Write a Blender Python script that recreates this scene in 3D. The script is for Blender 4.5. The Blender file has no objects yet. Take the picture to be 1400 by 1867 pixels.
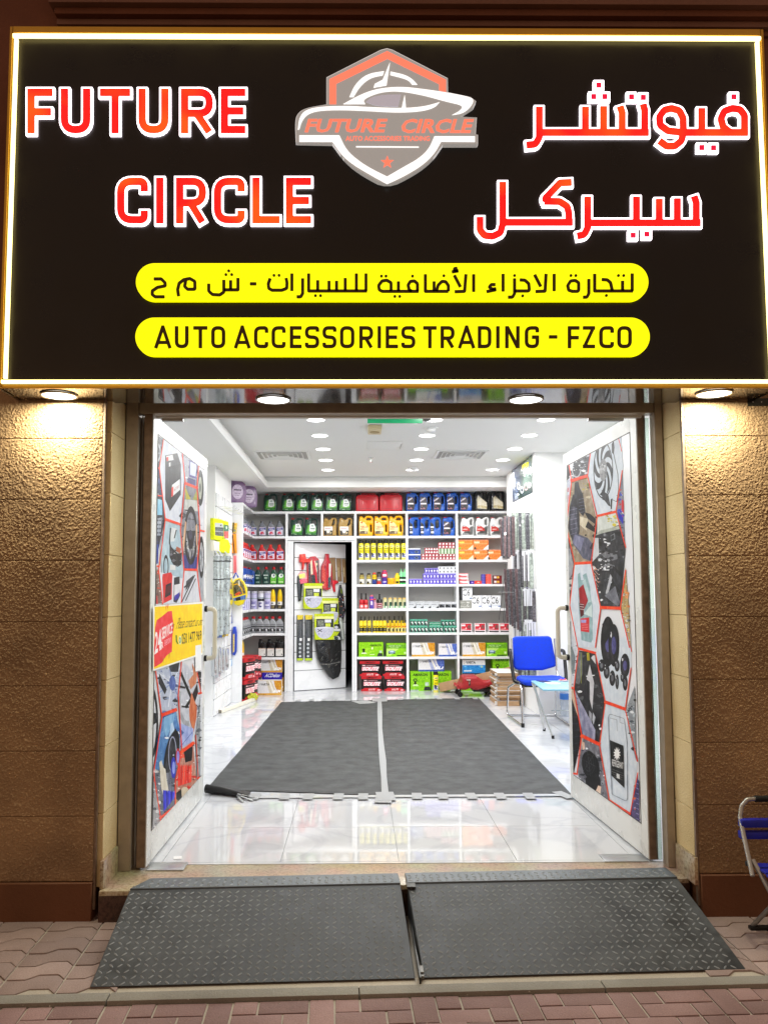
import bpy, bmesh, math, random
import numpy as np
from mathutils import Vector, Matrix
random.seed(7)
SC = bpy.context.scene
COL = SC.collection
R = math.radians

# ------------------------------------------------------------ camera
F_, PITCH, YAW, ROLL, PPX, PPY = 1450., .0776, .0099, -.00304, 667., 972.
EYE = Vector((0, 0, 1.45))
FW = Vector((math.sin(YAW)*math.cos(PITCH), math.cos(YAW)*math.cos(PITCH), math.sin(PITCH)))
RT0 = Vector((math.cos(YAW), -math.sin(YAW), 0)); UP0 = RT0.cross(FW)
RT = RT0*math.cos(ROLL)+UP0*math.sin(ROLL); UP = UP0*math.cos(ROLL)-RT0*math.sin(ROLL)
cam = bpy.data.cameras.new('camera'); camo = bpy.data.objects.new('camera', cam); COL.objects.link(camo)
cam.sensor_fit = 'HORIZONTAL'; cam.sensor_width = 36; cam.lens = F_/1400*36
cam.shift_x = (700-PPX)/1400; cam.shift_y = -(933.5-PPY)/1400
cam.clip_start = .05; cam.clip_end = 400
m = Matrix.Identity(4)
for i in range(3):
    m[i][0] = RT[i]; m[i][1] = UP[i]; m[i][2] = -FW[i]; m[i][3] = EYE[i]
camo.matrix_world = m
SC.camera = camo

# ------------------------------------------------------------ night sky (dim, warm city glow) and exposure
world = bpy.data.worlds.new('World'); SC.world = world; world.use_nodes = True
wt = world.node_tree; bg = wt.nodes['Background']
sky = wt.nodes.new('ShaderNodeTexSky'); sky.sky_type = 'NISHITA'; sky.sun_disc = False
sky.sun_elevation = R(2); sky.sun_rotation = R(200)
mul = wt.nodes.new('ShaderNodeMixRGB'); mul.blend_type = 'MIX'; mul.inputs[0].default_value = .93
mul.inputs[2].default_value = (1.0, .65, .45, 1)
wt.links.new(sky.outputs[0], mul.inputs[1]); wt.links.new(mul.outputs[0], bg.inputs[0])
bg.inputs[1].default_value = .40
vs = SC.view_settings
SC.display_settings.display_device = 'sRGB'
vs.view_transform = 'Standard'; vs.look = 'None'; vs.exposure = 0; vs.gamma = 1; vs.use_curve_mapping = False
SC.render.engine = 'CYCLES'
cy = SC.cycles
cy.max_bounces = 9; cy.diffuse_bounces = 5; cy.glossy_bounces = 4; cy.transmission_bounces = 6; cy.transparent_max_bounces = 8
cy.use_denoising = True; cy.sample_clamp_indirect = 6; cy.caustics_reflective = False; cy.caustics_refractive = False
P_SHOP, P_SOFFIT, P_PILLAR = 12.3, 9.0, 16.5      # watts of the lamps, unseen ceiling rows near the entrance included
NEON = 3.4

# ------------------------------------------------------------ helpers: rays to real planes
def ray(x, y): return FW + RT*((x-PPX)/F_) - UP*((y-PPY)/F_)
def onY(x, y, Y): d = ray(x, y); return EYE + d*(Y/d.y)
def onZ(x, y, Z): d = ray(x, y); return EYE + d*((Z-EYE.z)/d.z)
def onX(x, y, X): d = ray(x, y); return EYE + d*(X/d.x)
def srgb(h):
    if isinstance(h, str):
        h = h.lstrip('#'); c = [int(h[i:i+2], 16)/255 for i in (0, 2, 4)]
    else: c = h
    return tuple((v/12.92 if v <= .04045 else ((v+.055)/1.055)**2.4) for v in c)

# ------------------------------------------------------------ materials
MATS = {}
def mat(name, col, rough=.5, metal=0., noise=0., nscale=8., bump=0., bscale=60., coat=0., emit=None, estr=0., trans=0., spec=.5, ior=1.45, alpha=1., dirt=None):
    if name in MATS: return MATS[name]
    M = bpy.data.materials.new(name); M.use_nodes = True; MATS[name] = M
    nt = M.node_tree; b = nt.nodes['Principled BSDF']
    c = srgb(col) if isinstance(col, str) else tuple(col)
    b.inputs['Base Color'].default_value = (*c, 1); b.inputs['Roughness'].default_value = rough
    b.inputs['Metallic'].default_value = metal; b.inputs['Coat Weight'].default_value = coat
    b.inputs['Specular IOR Level'].default_value = spec; b.inputs['IOR'].default_value = ior
    if trans: b.inputs['Transmission Weight'].default_value = trans
    if alpha < 1: b.inputs['Alpha'].default_value = alpha
    if emit is not None:
        e = srgb(emit) if isinstance(emit, str) else emit
        b.inputs['Emission Color'].default_value = (*e, 1); b.inputs['Emission Strength'].default_value = estr
    tc = nt.nodes.new('ShaderNodeTexCoord')
    if noise:
        n = nt.nodes.new('ShaderNodeTexNoise'); n.inputs['Scale'].default_value = nscale; n.inputs['Detail'].default_value = 6
        nt.links.new(tc.outputs['Object'], n.inputs['Vector'])
        r = nt.nodes.new('ShaderNodeMapRange'); r.inputs[1].default_value = .3; r.inputs[2].default_value = .7
        r.inputs[3].default_value = 1-noise; r.inputs[4].default_value = 1+noise
        nt.links.new(n.outputs[0], r.inputs[0])
        v = nt.nodes.new('ShaderNodeVectorMath'); v.operation = 'SCALE'; v.inputs[0].default_value = c
        nt.links.new(r.outputs[0], v.inputs['Scale']); nt.links.new(v.outputs[0], b.inputs['Base Color'])
        r2 = nt.nodes.new('ShaderNodeMapRange'); r2.inputs[1].default_value = .3; r2.inputs[2].default_value = .7
        r2.inputs[3].default_value = max(0, rough-.12); r2.inputs[4].default_value = min(1, rough+.12)
        nt.links.new(n.outputs[0], r2.inputs[0]); nt.links.new(r2.outputs[0], b.inputs['Roughness'])
    if bump:
        n = nt.nodes.new('ShaderNodeTexNoise'); n.inputs['Scale'].default_value = bscale; n.inputs['Detail'].default_value = 3
        nt.links.new(tc.outputs['Object'], n.inputs['Vector'])
        bp = nt.nodes.new('ShaderNodeBump'); bp.inputs['Distance'].default_value = bump; bp.inputs['Strength'].default_value = 1
        nt.links.new(n.outputs[0], bp.inputs['Height']); nt.links.new(bp.outputs[0], b.inputs['Normal'])
    return M
def print_mat(name='printed_ink', rough=.35, coat=0., nsc=45):
    if name in MATS: return MATS[name]
    M = bpy.data.materials.new(name); M.use_nodes = True; MATS[name] = M
    nt = M.node_tree; b = nt.nodes['Principled BSDF']; b.inputs['Roughness'].default_value = rough
    b.inputs['Coat Weight'].default_value = coat
    a = nt.nodes.new('ShaderNodeAttribute'); a.attribute_name = 'Col'
    tc = nt.nodes.new('ShaderNodeTexCoord'); n = nt.nodes.new('ShaderNodeTexNoise'); n.inputs['Scale'].default_value = 45; n.inputs['Detail'].default_value = 5
    nt.links.new(tc.outputs['Object'], n.inputs['Vector'])
    r = nt.nodes.new('ShaderNodeMapRange'); r.inputs[1].default_value = .35; r.inputs[2].default_value = .65; r.inputs[3].default_value = .9; r.inputs[4].default_value = 1.05
    nt.links.new(n.outputs[0], r.inputs[0])
    n.inputs['Scale'].default_value = nsc; n.inputs['Roughness'].default_value = .65
    r.inputs[3].default_value = .72 if nsc > 20 else 1.0; r.inputs[4].default_value = 1.45 if nsc > 20 else 1.75; b.inputs['Specular IOR Level'].default_value = .5 if nsc > 20 else .18
    v = nt.nodes.new('ShaderNodeGamma')
    nt.links.new(a.outputs['Color'], v.inputs['Color']); nt.links.new(r.outputs[0], v.inputs['Gamma']); nt.links.new(v.outputs[0], b.inputs['Base Color'])
    return M

# ------------------------------------------------------------ object helpers
def thing(name, label=None, cat=None, loc=(0, 0, 0), rz=0., group=None, kind=None):
    o = bpy.data.objects.new(name, None); o.empty_display_size = .05; COL.objects.link(o)
    o.location = loc; o.rotation_euler = (0, 0, rz); tag(o, label, cat, group, kind); return o
def tag(o, label=None, cat=None, group=None, kind=None):
    if label: o['label'] = label
    if cat: o['category'] = cat
    if group: o['group'] = group
    if kind: o['kind'] = kind
    return o
def link(name, me, material=None, parent=None, loc=(0, 0, 0), rot=(0, 0, 0), smooth=False):
    if material is not None and not me.materials: me.materials.append(material)
    o = bpy.data.objects.new(name, me); COL.objects.link(o)
    if parent is not None: o.parent = parent
    o.location = loc; o.rotation_euler = rot
    if smooth:
        me.shade_smooth()
    return o
def dup(root, loc=None, rz=None, label=None, group=None):
    r = root.copy(); COL.objects.link(r)
    if loc is not None: r.location = loc
    if rz is not None: r.rotation_euler = (0, 0, rz)
    if label: r['label'] = label
    if group: r['group'] = group
    for ch in list(root.children):
        c = ch.copy(); COL.objects.link(c); c.parent = r
        for g in list(ch.children):
            d = g.copy(); COL.objects.link(d); d.parent = c
    return r
def mesh(name, v, f, smooth=False):
    me = bpy.data.meshes.new(name); me.from_pydata([tuple(p) for p in v], [], f); me.update()
    if smooth: me.shade_smooth()
    return me
class MB:
    """collects solids, builds one mesh"""
    def __init__(s): s.v = []; s.f = []
    def add(s, v, f):
        o = len(s.v); s.v += [tuple(p) for p in v]; s.f += [tuple(i+o for i in q) for q in f]; return s
    def box(s, x0, x1, y0, y1, z0, z1):
        return s.add([(x0,y0,z0),(x1,y0,z0),(x1,y1,z0),(x0,y1,z0),(x0,y0,z1),(x1,y0,z1),(x1,y1,z1),(x0,y1,z1)],
                     [(0,3,2,1),(4,5,6,7),(0,1,5,4),(1,2,6,5),(2,3,7,6),(3,0,4,7)])
    def bar(s, a, b, w, h=None, up=(0,0,1)):
        a = Vector(a); b = Vector(b); h = w if h is None else h
        d = (b-a).normalized(); u = Vector(up)
        if abs(d.dot(u)) > .95: u = Vector((0,1,0))
        sd = d.cross(u).normalized(); u = sd.cross(d)
        P = []
        for q in (a, b):
            for i, j in ((-1,-1),(1,-1),(1,1),(-1,1)): P.append(q+sd*(i*w/2)+u*(j*h/2))
        return s.add(P, [(0,1,2,3)[::-1],(4,5,6,7),(0,1,5,4),(1,2,6,5),(2,3,7,6),(3,0,4,7)])
    def tube(s, pts, r, n=10, closed=False):
        pts = [Vector(p) for p in pts]; rings = []; N = len(pts)
        prev = None
        for i, p in enumerate(pts):
            if closed: d = (pts[(i+1) % N]-pts[i-1]).normalized()
            else: d = (pts[min(i+1, N-1)]-pts[max(i-1, 0)]).normalized()
            if prev is None:
                u = Vector((0,0,1)) if abs(d.z) < .9 else Vector((1,0,0))
            else: u = prev
            sd = d.cross(u).normalized(); u = sd.cross(d).normalized(); prev = u
            rr = r[i] if isinstance(r, (list, tuple)) else r
            rings.append([p+sd*(rr*math.cos(t))+u*(rr*math.sin(t)) for t in [2*math.pi*k/n for k in range(n)]])
        V = [q for rg in rings for q in rg]; Fc = []
        for i in range(N if closed else N-1):
            j = (i+1) % N
            for k in range(n): Fc.append((i*n+k, i*n+(k+1) % n, j*n+(k+1) % n, j*n+k))
        if not closed: Fc += [tuple(range(n))[::-1], tuple((N-1)*n+k for k in range(n))]
        return s.add(V, Fc)
    def lathe(s, prof, n=16, c=(0,0,0), sx=1., sy=1., pw=2.):
        """profile [(r,z)], superellipse section of power pw"""
        V = []
        for r, z in prof:
            for k in range(n):
                t = 2*math.pi*(k+.5)/n; ct, st = math.cos(t), math.sin(t)
                x = math.copysign(abs(ct)**(2/pw), ct); y = math.copysign(abs(st)**(2/pw), st)
                V.append((c[0]+r*sx*x, c[1]+r*sy*y, c[2]+z))
        Fc = []
        for i in range(len(prof)-1):
            for k in range(n): Fc.append((i*n+k, i*n+(k+1) % n, (i+1)*n+(k+1) % n, (i+1)*n+k))
        Fc += [tuple(range(n))[::-1], tuple((len(prof)-1)*n+k for k in range(n))]
        return s.add(V, Fc)
    def prism(s, pts, y0, y1):
        """polygon in x,z extruded along y"""
        n = len(pts)
        return s.add([(x, y0, z) for x, z in pts]+[(x, y1, z) for x, z in pts],
                     [tuple(range(n)), tuple(range(2*n-1, n-1, -1))]+[(i, i+n, (i+1) % n+n, (i+1) % n) for i in range(n)])
    def me(s, name, smooth=False, bevel=0., seg=2, ang=35):
        me = mesh(name, s.v, s.f)
        if bevel:
            bm = bmesh.new(); bm.from_mesh(me); bmesh.ops.recalc_face_normals(bm, faces=bm.faces)
            ed = [e for e in bm.edges if len(e.link_faces) == 2 and e.calc_face_angle(0) > R(ang)]
            bmesh.ops.bevel(bm, geom=ed, offset=bevel, segments=seg, affect='EDGES', profile=.6, clamp_overlap=True)
            bm.to_mesh(me); bm.free()
        if smooth or bevel:
            me.shade_smooth()
            try: me.set_sharp_from_angle(angle=R(40))
            except Exception: pass
        return me
def fillet(pts, r, closed=False, seg=6):
    P = [Vector((*p, 0)) if len(p) == 2 else Vector(p) for p in pts]; n = len(P); out = []
    dim = len(pts[0])
    for i, p in enumerate(P):
        if not closed and i in (0, n-1): out.append(p); continue
        a = P[i-1]; b = P[(i+1) % n]; u = (a-p); v = (b-p); lu, lv = u.length, v.length
        if lu < 1e-9 or lv < 1e-9: out.append(p); continue
        u /= lu; v /= lv; ang = u.angle(v, math.pi)
        if ang > math.pi-.05 or r <= 0: out.append(p); continue
        t = min(r/math.tan(ang/2), lu*.49, lv*.49)
        s, e = p+u*t, p+v*t
        for k in range(seg+1):
            w = k/seg; out.append(s*(1-w)**2+p*2*w*(1-w)+e*w*w)
    return [tuple(q)[:dim] for q in out]

# text -> flat mesh via Blender's own built-in font
_TXT = {}
def text_geo(s, bold=0.):
    k = (s, bold)
    if k not in _TXT:
        c = bpy.data.curves.new('txt', 'FONT'); c.body = s; c.size = 1; c.resolution_u = 2; c.offset = bold; c.fill_mode = 'FRONT'
        o = bpy.data.objects.new('txt', c); me = bpy.data.meshes.new_from_object(o)
        v = [(p.co.x, p.co.y) for p in me.vertices]; f = [tuple(q.vertices) for q in me.polygons]
        bpy.data.objects.remove(o); bpy.data.curves.remove(c); bpy.data.meshes.remove(me)
        xs = [p[0] for p in v]; ys = [p[1] for p in v]; x0, x1, y0, y1 = min(xs), max(xs), min(ys), max(ys)
        _TXT[k] = ([((x-x0)/(x1-x0), (y-y0)/(y1-y0)) for x, y in v], f)
    return _TXT[k]
class Print:
    """flat print: coloured polygons lying on one plane, stacked by hairs"""
    def __init__(s, T=None): s.T = T or (lambda x, y: (x, y)); s.v = []; s.f = []; s.c = []; s.k = 0; s.bb = []
    def geo(s, pts, faces, col):
        o = len(s.v); Q = [s.T(x, y) for x, y in pts]; xs = [q[0] for q in Q]; ys = [q[1] for q in Q]; b = (min(xs), max(xs), min(ys), max(ys))
        z = s.k+1+max([k for a, k in s.bb if a[0] < b[1] and a[1] > b[0] and a[2] < b[3] and a[3] > b[2]] or [-1]); s.bb.append((b, z-s.k))
        s.v += [(*q, z) for q in Q]; s.f += [tuple(i+o for i in q) for q in faces]; s.c += [srgb(col)]*len(faces)
    def poly(s, pts, col): s.geo(pts, [tuple(range(len(pts)))], col)
    def rect(s, x0, y0, x1, y1, col): s.poly([(x0,y0),(x1,y0),(x1,y1),(x0,y1)], col)
    def ell(s, cx, cy, rx, ry, col, n=20, rot=0., a0=0., a1=None):
        cr, sr = math.cos(rot), math.sin(rot); full = a1 is None; a1 = 2*math.pi if full else a1
        P = [(rx*math.cos(a0+(a1-a0)*i/n), ry*math.sin(a0+(a1-a0)*i/n)) for i in range(n if full else n+1)]
        s.poly([(cx+x*cr-y*sr, cy+x*sr+y*cr) for x, y in P], col)
    def ring(s, cx, cy, rx, ry, w, col, n=24, a0=0., a1=None, wy=None):
        full = a1 is None; a1 = a0+2*math.pi if full else a1; wy = w*ry/rx if wy is None else wy
        P = []
        for i in range(n+1):
            t = a0+(a1-a0)*i/n; P += [(cx+rx*math.cos(t), cy+ry*math.sin(t)), (cx+(rx-w)*math.cos(t), cy+(ry-wy)*math.sin(t))]
        s.geo(P, [(2*i, 2*i+2, 2*i+3, 2*i+1) for i in range(n)], col)
    def line(s, pts, w, col, closed=False):
        n = len(pts); V = []; Fc = []
        for i in range(n if closed else n-1):
            a, b = pts[i], pts[(i+1) % n]; dx, dy = b[0]-a[0], b[1]-a[1]; L = math.hypot(dx, dy) or 1
            nx, ny = -dy/L*w/2, dx/L*w/2; ex, ey = dx/L*w*.3, dy/L*w*.3; o = len(V)
            V += [(a[0]+nx-ex, a[1]+ny-ey), (b[0]+nx+ex, b[1]+ny+ey), (b[0]-nx+ex, b[1]-ny+ey), (a[0]-nx-ex, a[1]-ny-ey)]
            s.geo(V[o:], [(0, 1, 2, 3)], col)
            s.k -= 0
    def text(s, t, quad, col, bold=0., shear=0.):
        """quad: corners bottom-left, bottom-right, top-right, top-left"""
        v, f = text_geo(t, bold); A, B, C, D = quad; P = []
        for x, y in v:
            x = x+shear*y
            P.append(tuple((A[i]*(1-x)+B[i]*x)*(1-y)+(D[i]*(1-x)+C[i]*x)*y for i in (0, 1)))
        s.geo(P, f, col)
    def tb(s, t, x0, y0, x1, y1, col, bold=0., shear=0.): s.text(t, ((x0,y0),(x1,y0),(x1,y1),(x0,y1)), col, bold, shear)
    def shards(s, x0, y0, x1, y1, n, pal, smin, smax, rnd, ok=None):
        for _ in range(n):
            for _t in range(8):
                cx, cy = rnd.uniform(x0, x1), rnd.uniform(y0, y1)
                if ok is None or ok(cx, cy): break
            r = rnd.uniform(smin, smax); a = rnd.uniform(0, 6.28); m_ = rnd.randint(3, 6); el = rnd.uniform(.25, 1)
            P = []
            for i in range(m_):
                t = a+6.283*i/m_; q = r*rnd.uniform(.6, 1.1); P.append((cx+q*math.cos(t), cy+q*el*math.sin(t)))
            s.poly(P, rnd.choice(pal))
    def me(s, name, O=(0,0,0), U=(1,0,0), V=(0,0,1), N=(0,-1,0), base=.0006, step=.00004):
        O, U, V, N = Vector(O), Vector(U), Vector(V), Vector(N)
        P = [O+U*x+V*y+N*(base+step*z) for x, y, z in s.v]
        me = mesh(name, P, s.f)
        at = me.color_attributes.new('Col', 'FLOAT_COLOR', 'CORNER')
        arr = np.empty((len(me.loops), 4), dtype=np.float32); arr[:, 3] = 1
        for p, c in zip(me.polygons, s.c):
            arr[p.loop_start:p.loop_start+p.loop_total, :3] = c
        at.data.foreach_set('color', arr.ravel())
        return me

# ------------------------------------------------------------ stroke lettering: distance field -> solid letters
class Stroke:
    def __init__(s): s.boxes = []; s.discs = []
    def path(s, pts, w, r=0., caps='butt', closed=False, sq=False):
        if r: pts = fillet(pts, r, closed)
        n = len(pts)
        for i in range(n if closed else n-1):
            a, b = pts[i], pts[(i+1) % n]; L = math.hypot(b[0]-a[0], b[1]-a[1])
            if L < 1e-6: continue
            e = w/2 if sq else 0
            s.boxes.append(((a[0]+b[0])/2, (a[1]+b[1])/2, (b[0]-a[0])/L, (b[1]-a[1])/L, L/2+e, w/2))
        if not sq:
            for i in range(n):
                if closed or 0 < i < n-1 or caps == 'round': s.discs.append((*pts[i], w/2))
        return s
    def square(s, x, y, r): s.boxes.append((x, y, 1, 0, r, r)); return s
    def disc(s, x, y, r): s.discs.append((x, y, r)); return s
    def field(s, X, Y, sharp=False):
        D = np.full(X.shape, 1e9)
        for cx, cy_, ux, uy, hl, hw in s.boxes:
            dx, dy = X-cx, Y-cy_; a = np.abs(dx*ux+dy*uy)-hl; b = np.abs(-dx*uy+dy*ux)-hw
            D = np.minimum(D, np.maximum(a, b) if sharp else np.hypot(np.maximum(a, 0), np.maximum(b, 0))+np.minimum(np.maximum(a, b), 0))
        for cx, cy_, r in s.discs: D = np.minimum(D, np.hypot(X-cx, Y-cy_)-r)
        return D
    def bounds(s):
        xs = [b[0]+k*(abs(b[2])*b[4]+abs(b[3])*b[5]) for b in s.boxes for k in (-1, 1)]+[d[0]+k*d[2] for d in s.discs for k in (-1, 1)]
        ys = [b[1]+k*(abs(b[3])*b[4]+abs(b[2])*b[5]) for b in s.boxes for k in (-1, 1)]+[d[1]+k*d[2] for d in s.discs for k in (-1, 1)]
        return min(xs), max(xs), min(ys), max(ys)
    def solid(s, name, h, off, T, y0, y1, sharp=False):
        """mesh of {distance < off}; T maps 2D to (x,z) metres; front at y0, walls back to y1"""
        x0, x1, ya, yb = s.bounds(); g = off+2*h
        X = np.arange(x0-g, x1+g+h, h); Y = np.arange(ya-g, yb+g+h, h)
        GX, GY = np.meshgrid(X, Y); D = s.field(GX, GY, sharp)-off
        V = []; Fc = []; idx = {}
        def vid(key, p):
            if key not in idx: idx[key] = len(V); V.append(p)
            return idx[key]
        def corner(i, j): return vid(('c', i, j), (X[j], Y[i]))
        def edge(i, j, k, l):
            a, b = D[i, j], D[k, l]; t = a/(a-b); t = min(max(t, .001), .999)
            return vid(('e', i, j, k, l), (X[j]+(X[l]-X[j])*t, Y[i]+(Y[k]-Y[i])*t))
        ins = D < 0; H, W = D.shape; walls = []
        full = ins[:-1, :-1] & ins[1:, :-1] & ins[:-1, 1:] & ins[1:, 1:]
        anyi = ins[:-1, :-1] | ins[1:, :-1] | ins[:-1, 1:] | ins[1:, 1:]
        for i in range(H-1):
            j = 0; row = full[i]
            while j < W-1:
                if row[j]:
                    k = j
                    while k < W-1 and row[k]: k += 1
                    Fc.append((corner(i, j), corner(i, k), corner(i+1, k), corner(i+1, j))); j = k
                else: j += 1
        for i, j in np.argwhere(anyi & ~full):
            cs = [(i, j), (i, j+1), (i+1, j+1), (i+1, j)]; P = []; cut = []
            for q in range(4):
                a, b = cs[q], cs[(q+1) % 4]; ia, ib = ins[a], ins[b]
                if ia: P.append(corner(*a))
                if ia != ib:
                    key = (*a, *b) if a < b else (*b, *a); e = edge(*key); P.append(e); cut.append((e, ia))
            if len(P) >= 3: Fc.append(tuple(P))
            if len(cut) == 2:
                (e1, out), (e2, _) = cut
                walls.append((e1, e2) if out else (e2, e1))
        n = len(V); P3 = []
        for p in V:
            x, z = T(*p); P3.append((x, y0, z))
        back = {}; F2 = list(Fc)
        flip = T(0, 1)[1] < T(0, 0)[1]
        for a, b in walls:
            for q in (a, b):
                if q not in back: back[q] = len(P3); P3.append((P3[q][0], y1, P3[q][2]))
            F2.append((a, b, back[b], back[a]))
        me = mesh(name, P3, F2)
        bm = bmesh.new(); bm.from_mesh(me); bmesh.ops.recalc_face_normals(bm, faces=bm.faces); bm.to_mesh(me); bm.free()
        return me

# ============================================================ MATERIALS WITH A CHARACTER OF THEIR OWN
def pos_node(nt): return nt.nodes.new('ShaderNodeNewGeometry').outputs['Position']
def marble(name, base, vein, rough, scale=1.3):
    M = mat(name, base, rough); nt = M.node_tree; b = nt.nodes['Principled BSDF']; P = pos_node(nt)
    n = nt.nodes.new('ShaderNodeTexNoise'); n.inputs['Scale'].default_value = scale; n.inputs['Detail'].default_value = 8; n.inputs['Distortion'].default_value = 1.6
    nt.links.new(P, n.inputs['Vector'])
    r = nt.nodes.new('ShaderNodeValToRGB'); e = r.color_ramp.elements
    e[0].position = .44; e[0].color = (*srgb(base), 1); e[1].position = .5; e[1].color = (*srgb(vein), 1)
    x = e.new(.535); x.color = (*srgb(base), 1)
    nt.links.new(n.outputs[0], r.inputs[0]); nt.links.new(r.outputs[0], b.inputs['Base Color']); return M
M_tile = marble('polished_tile', 'd2d4d8', 'c6c8ce', .03)
M_walltile = marble('wall_tile', 'eceef2', 'e2e4e8', .15, 1.0)
def granite(name, cols, rough):
    M = mat(name, cols[0], rough); nt = M.node_tree; b = nt.nodes['Principled BSDF']; P = pos_node(nt)
    n = nt.nodes.new('ShaderNodeTexNoise'); n.inputs['Scale'].default_value = 55; n.inputs['Detail'].default_value = 7; n.inputs['Roughness'].default_value = .75
    nt.links.new(P, n.inputs['Vector'])
    r = nt.nodes.new('ShaderNodeValToRGB'); e = r.color_ramp.elements
    e[0].position = .33; e[0].color = (*srgb(cols[0]), 1); e[1].position = .68; e[1].color = (*srgb(cols[-1]), 1)
    for i, c in enumerate(cols[1:-1]): x = e.new(.42+.08*i); x.color = (*srgb(c), 1)
    n2 = nt.nodes.new('ShaderNodeTexNoise'); n2.inputs['Scale'].default_value = 5; nt.links.new(P, n2.inputs['Vector'])
    mx = nt.nodes.new('ShaderNodeMixRGB'); mx.blend_type = 'MULTIPLY'; mx.inputs[0].default_value = .5
    nt.links.new(n.outputs[0], r.inputs[0]); nt.links.new(r.outputs[0], mx.inputs[1]); nt.links.new(n2.outputs[1], mx.inputs[2]); nt.links.new(mx.outputs[0], b.inputs['Base Color']); return M
M_granite = granite('granite', ['5c4a3c', 'a88d72', 'c9b495', 'e0d2ba'], .28)
def stucco(name, cols, bump, bscale, rough=.85, stain=True):
    M = mat(name, cols[0], rough, spec=.25); nt = M.node_tree; b = nt.nodes['Principled BSDF']; P = pos_node(nt)
    n = nt.nodes.new('ShaderNodeTexNoise'); n.inputs['Scale'].default_value = 2.2; n.inputs['Detail'].default_value = 8
    nt.links.new(P, n.inputs['Vector'])
    r = nt.nodes.new('ShaderNodeValToRGB'); e = r.color_ramp.elements
    e[0].position = .35; e[0].color = (*srgb(cols[0]), 1); e[1].position = .65; e[1].color = (*srgb(cols[1]), 1)
    nt.links.new(n.outputs[0], r.inputs[0])
    g = nt.nodes.new('ShaderNodeTexNoise'); g.inputs['Scale'].default_value = 260; nt.links.new(P, g.inputs['Vector'])
    mx = nt.nodes.new('ShaderNodeMixRGB'); mx.blend_type = 'OVERLAY'; mx.inputs[0].default_value = .35
    nt.links.new(r.outputs[0], mx.inputs[1]); nt.links.new(g.outputs[0], mx.inputs[2]); nt.links.new(mx.outputs[0], b.inputs['Base Color'])
    a = nt.nodes.new('ShaderNodeTexNoise'); a.inputs['Scale'].default_value = bscale; a.inputs['Detail'].default_value = 5; a.inputs['Roughness'].default_value = .6; a.inputs['Distortion'].default_value = 0
    nt.links.new(P, a.inputs['Vector'])
    bp = nt.nodes.new('ShaderNodeBump'); bp.inputs['Distance'].default_value = bump; nt.links.new(a.outputs[0], bp.inputs['Height']); nt.links.new(bp.outputs[0], b.inputs['Normal'])
    return M
M_rough = stucco('rough_sandstone', ('8a7157', 'a88b6a'), .0025, 300)
M_sand = stucco('smooth_sandstone', ('d0ba8a', 'e2cea0'), .004, 110, .8)
M_plinth = stucco('plinth_stone', ('62402c', '724a34'), .002, 60, .55)
M_fascia = stucco('facade_paint', ('6b4436', '7a4f3e'), .002, 80, .8)
M_mould = stucco('cornice_paint', ('7a5a50', '866459'), .001, 80, .75)
M_alu = mat('anodised_bronze', 'a89c8c', .4, .2, noise=.12, nscale=14)
M_aluD = mat('worn_brown_aluminium', '7d6a5a', .5, .2, noise=.3, nscale=22)
M_doorf = mat('white_powder_coat', 'dfe1df', .3, 0, noise=.04, nscale=6)
M_gasket = mat('black_gasket', '0c0c0c', .5)
M_white = mat('white_paint', 'eeeeed', .55, noise=.015, nscale=2)
M_ceil = mat('ceiling_paint', 'ebebe9', .8)
M_shelf = mat('white_laminate', 'f0f1f3', .28, noise=.02, nscale=3)
M_shback = mat('grey_back_board', 'c6c5c2', .6)
M_dark = mat('dark_void', '101012', .8)
M_rubber = None
def rubber():
    M = mat('dusty_rubber', '4a4d50', .55, spec=.35); nt = M.node_tree; b = nt.nodes['Principled BSDF']; P = pos_node(nt)
    n = nt.nodes.new('ShaderNodeTexNoise'); n.inputs['Scale'].default_value = 7; n.inputs['Detail'].default_value = 10; n.inputs['Roughness'].default_value = .72
    nt.links.new(P, n.inputs['Vector'])
    r = nt.nodes.new('ShaderNodeValToRGB'); e = r.color_ramp.elements
    e[0].position = .35; e[0].color = (*srgb('2c2e31'), 1); e[1].position = .72; e[1].color = (*srgb('54575a'), 1)
    g = nt.nodes.new('ShaderNodeTexNoise'); g.inputs['Scale'].default_value = 180; nt.links.new(P, g.inputs['Vector'])
    mx = nt.nodes.new('ShaderNodeMixRGB'); mx.blend_type = 'OVERLAY'; mx.inputs[0].default_value = .3
    nt.links.new(n.outputs[0], r.inputs[0]); nt.links.new(r.outputs[0], mx.inputs[1]); nt.links.new(g.outputs[0], mx.inputs[2]); nt.links.new(mx.outputs[0], b.inputs['Base Color'])
    rr = nt.nodes.new('ShaderNodeMapRange'); rr.inputs[1].default_value = .3; rr.inputs[2].default_value = .7; rr.inputs[3].default_value = .38; rr.inputs[4].default_value = .75
    nt.links.new(n.outputs[0], rr.inputs[0]); nt.links.new(rr.outputs[0], b.inputs['Roughness']); return M
M_rubber = rubber()
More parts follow.
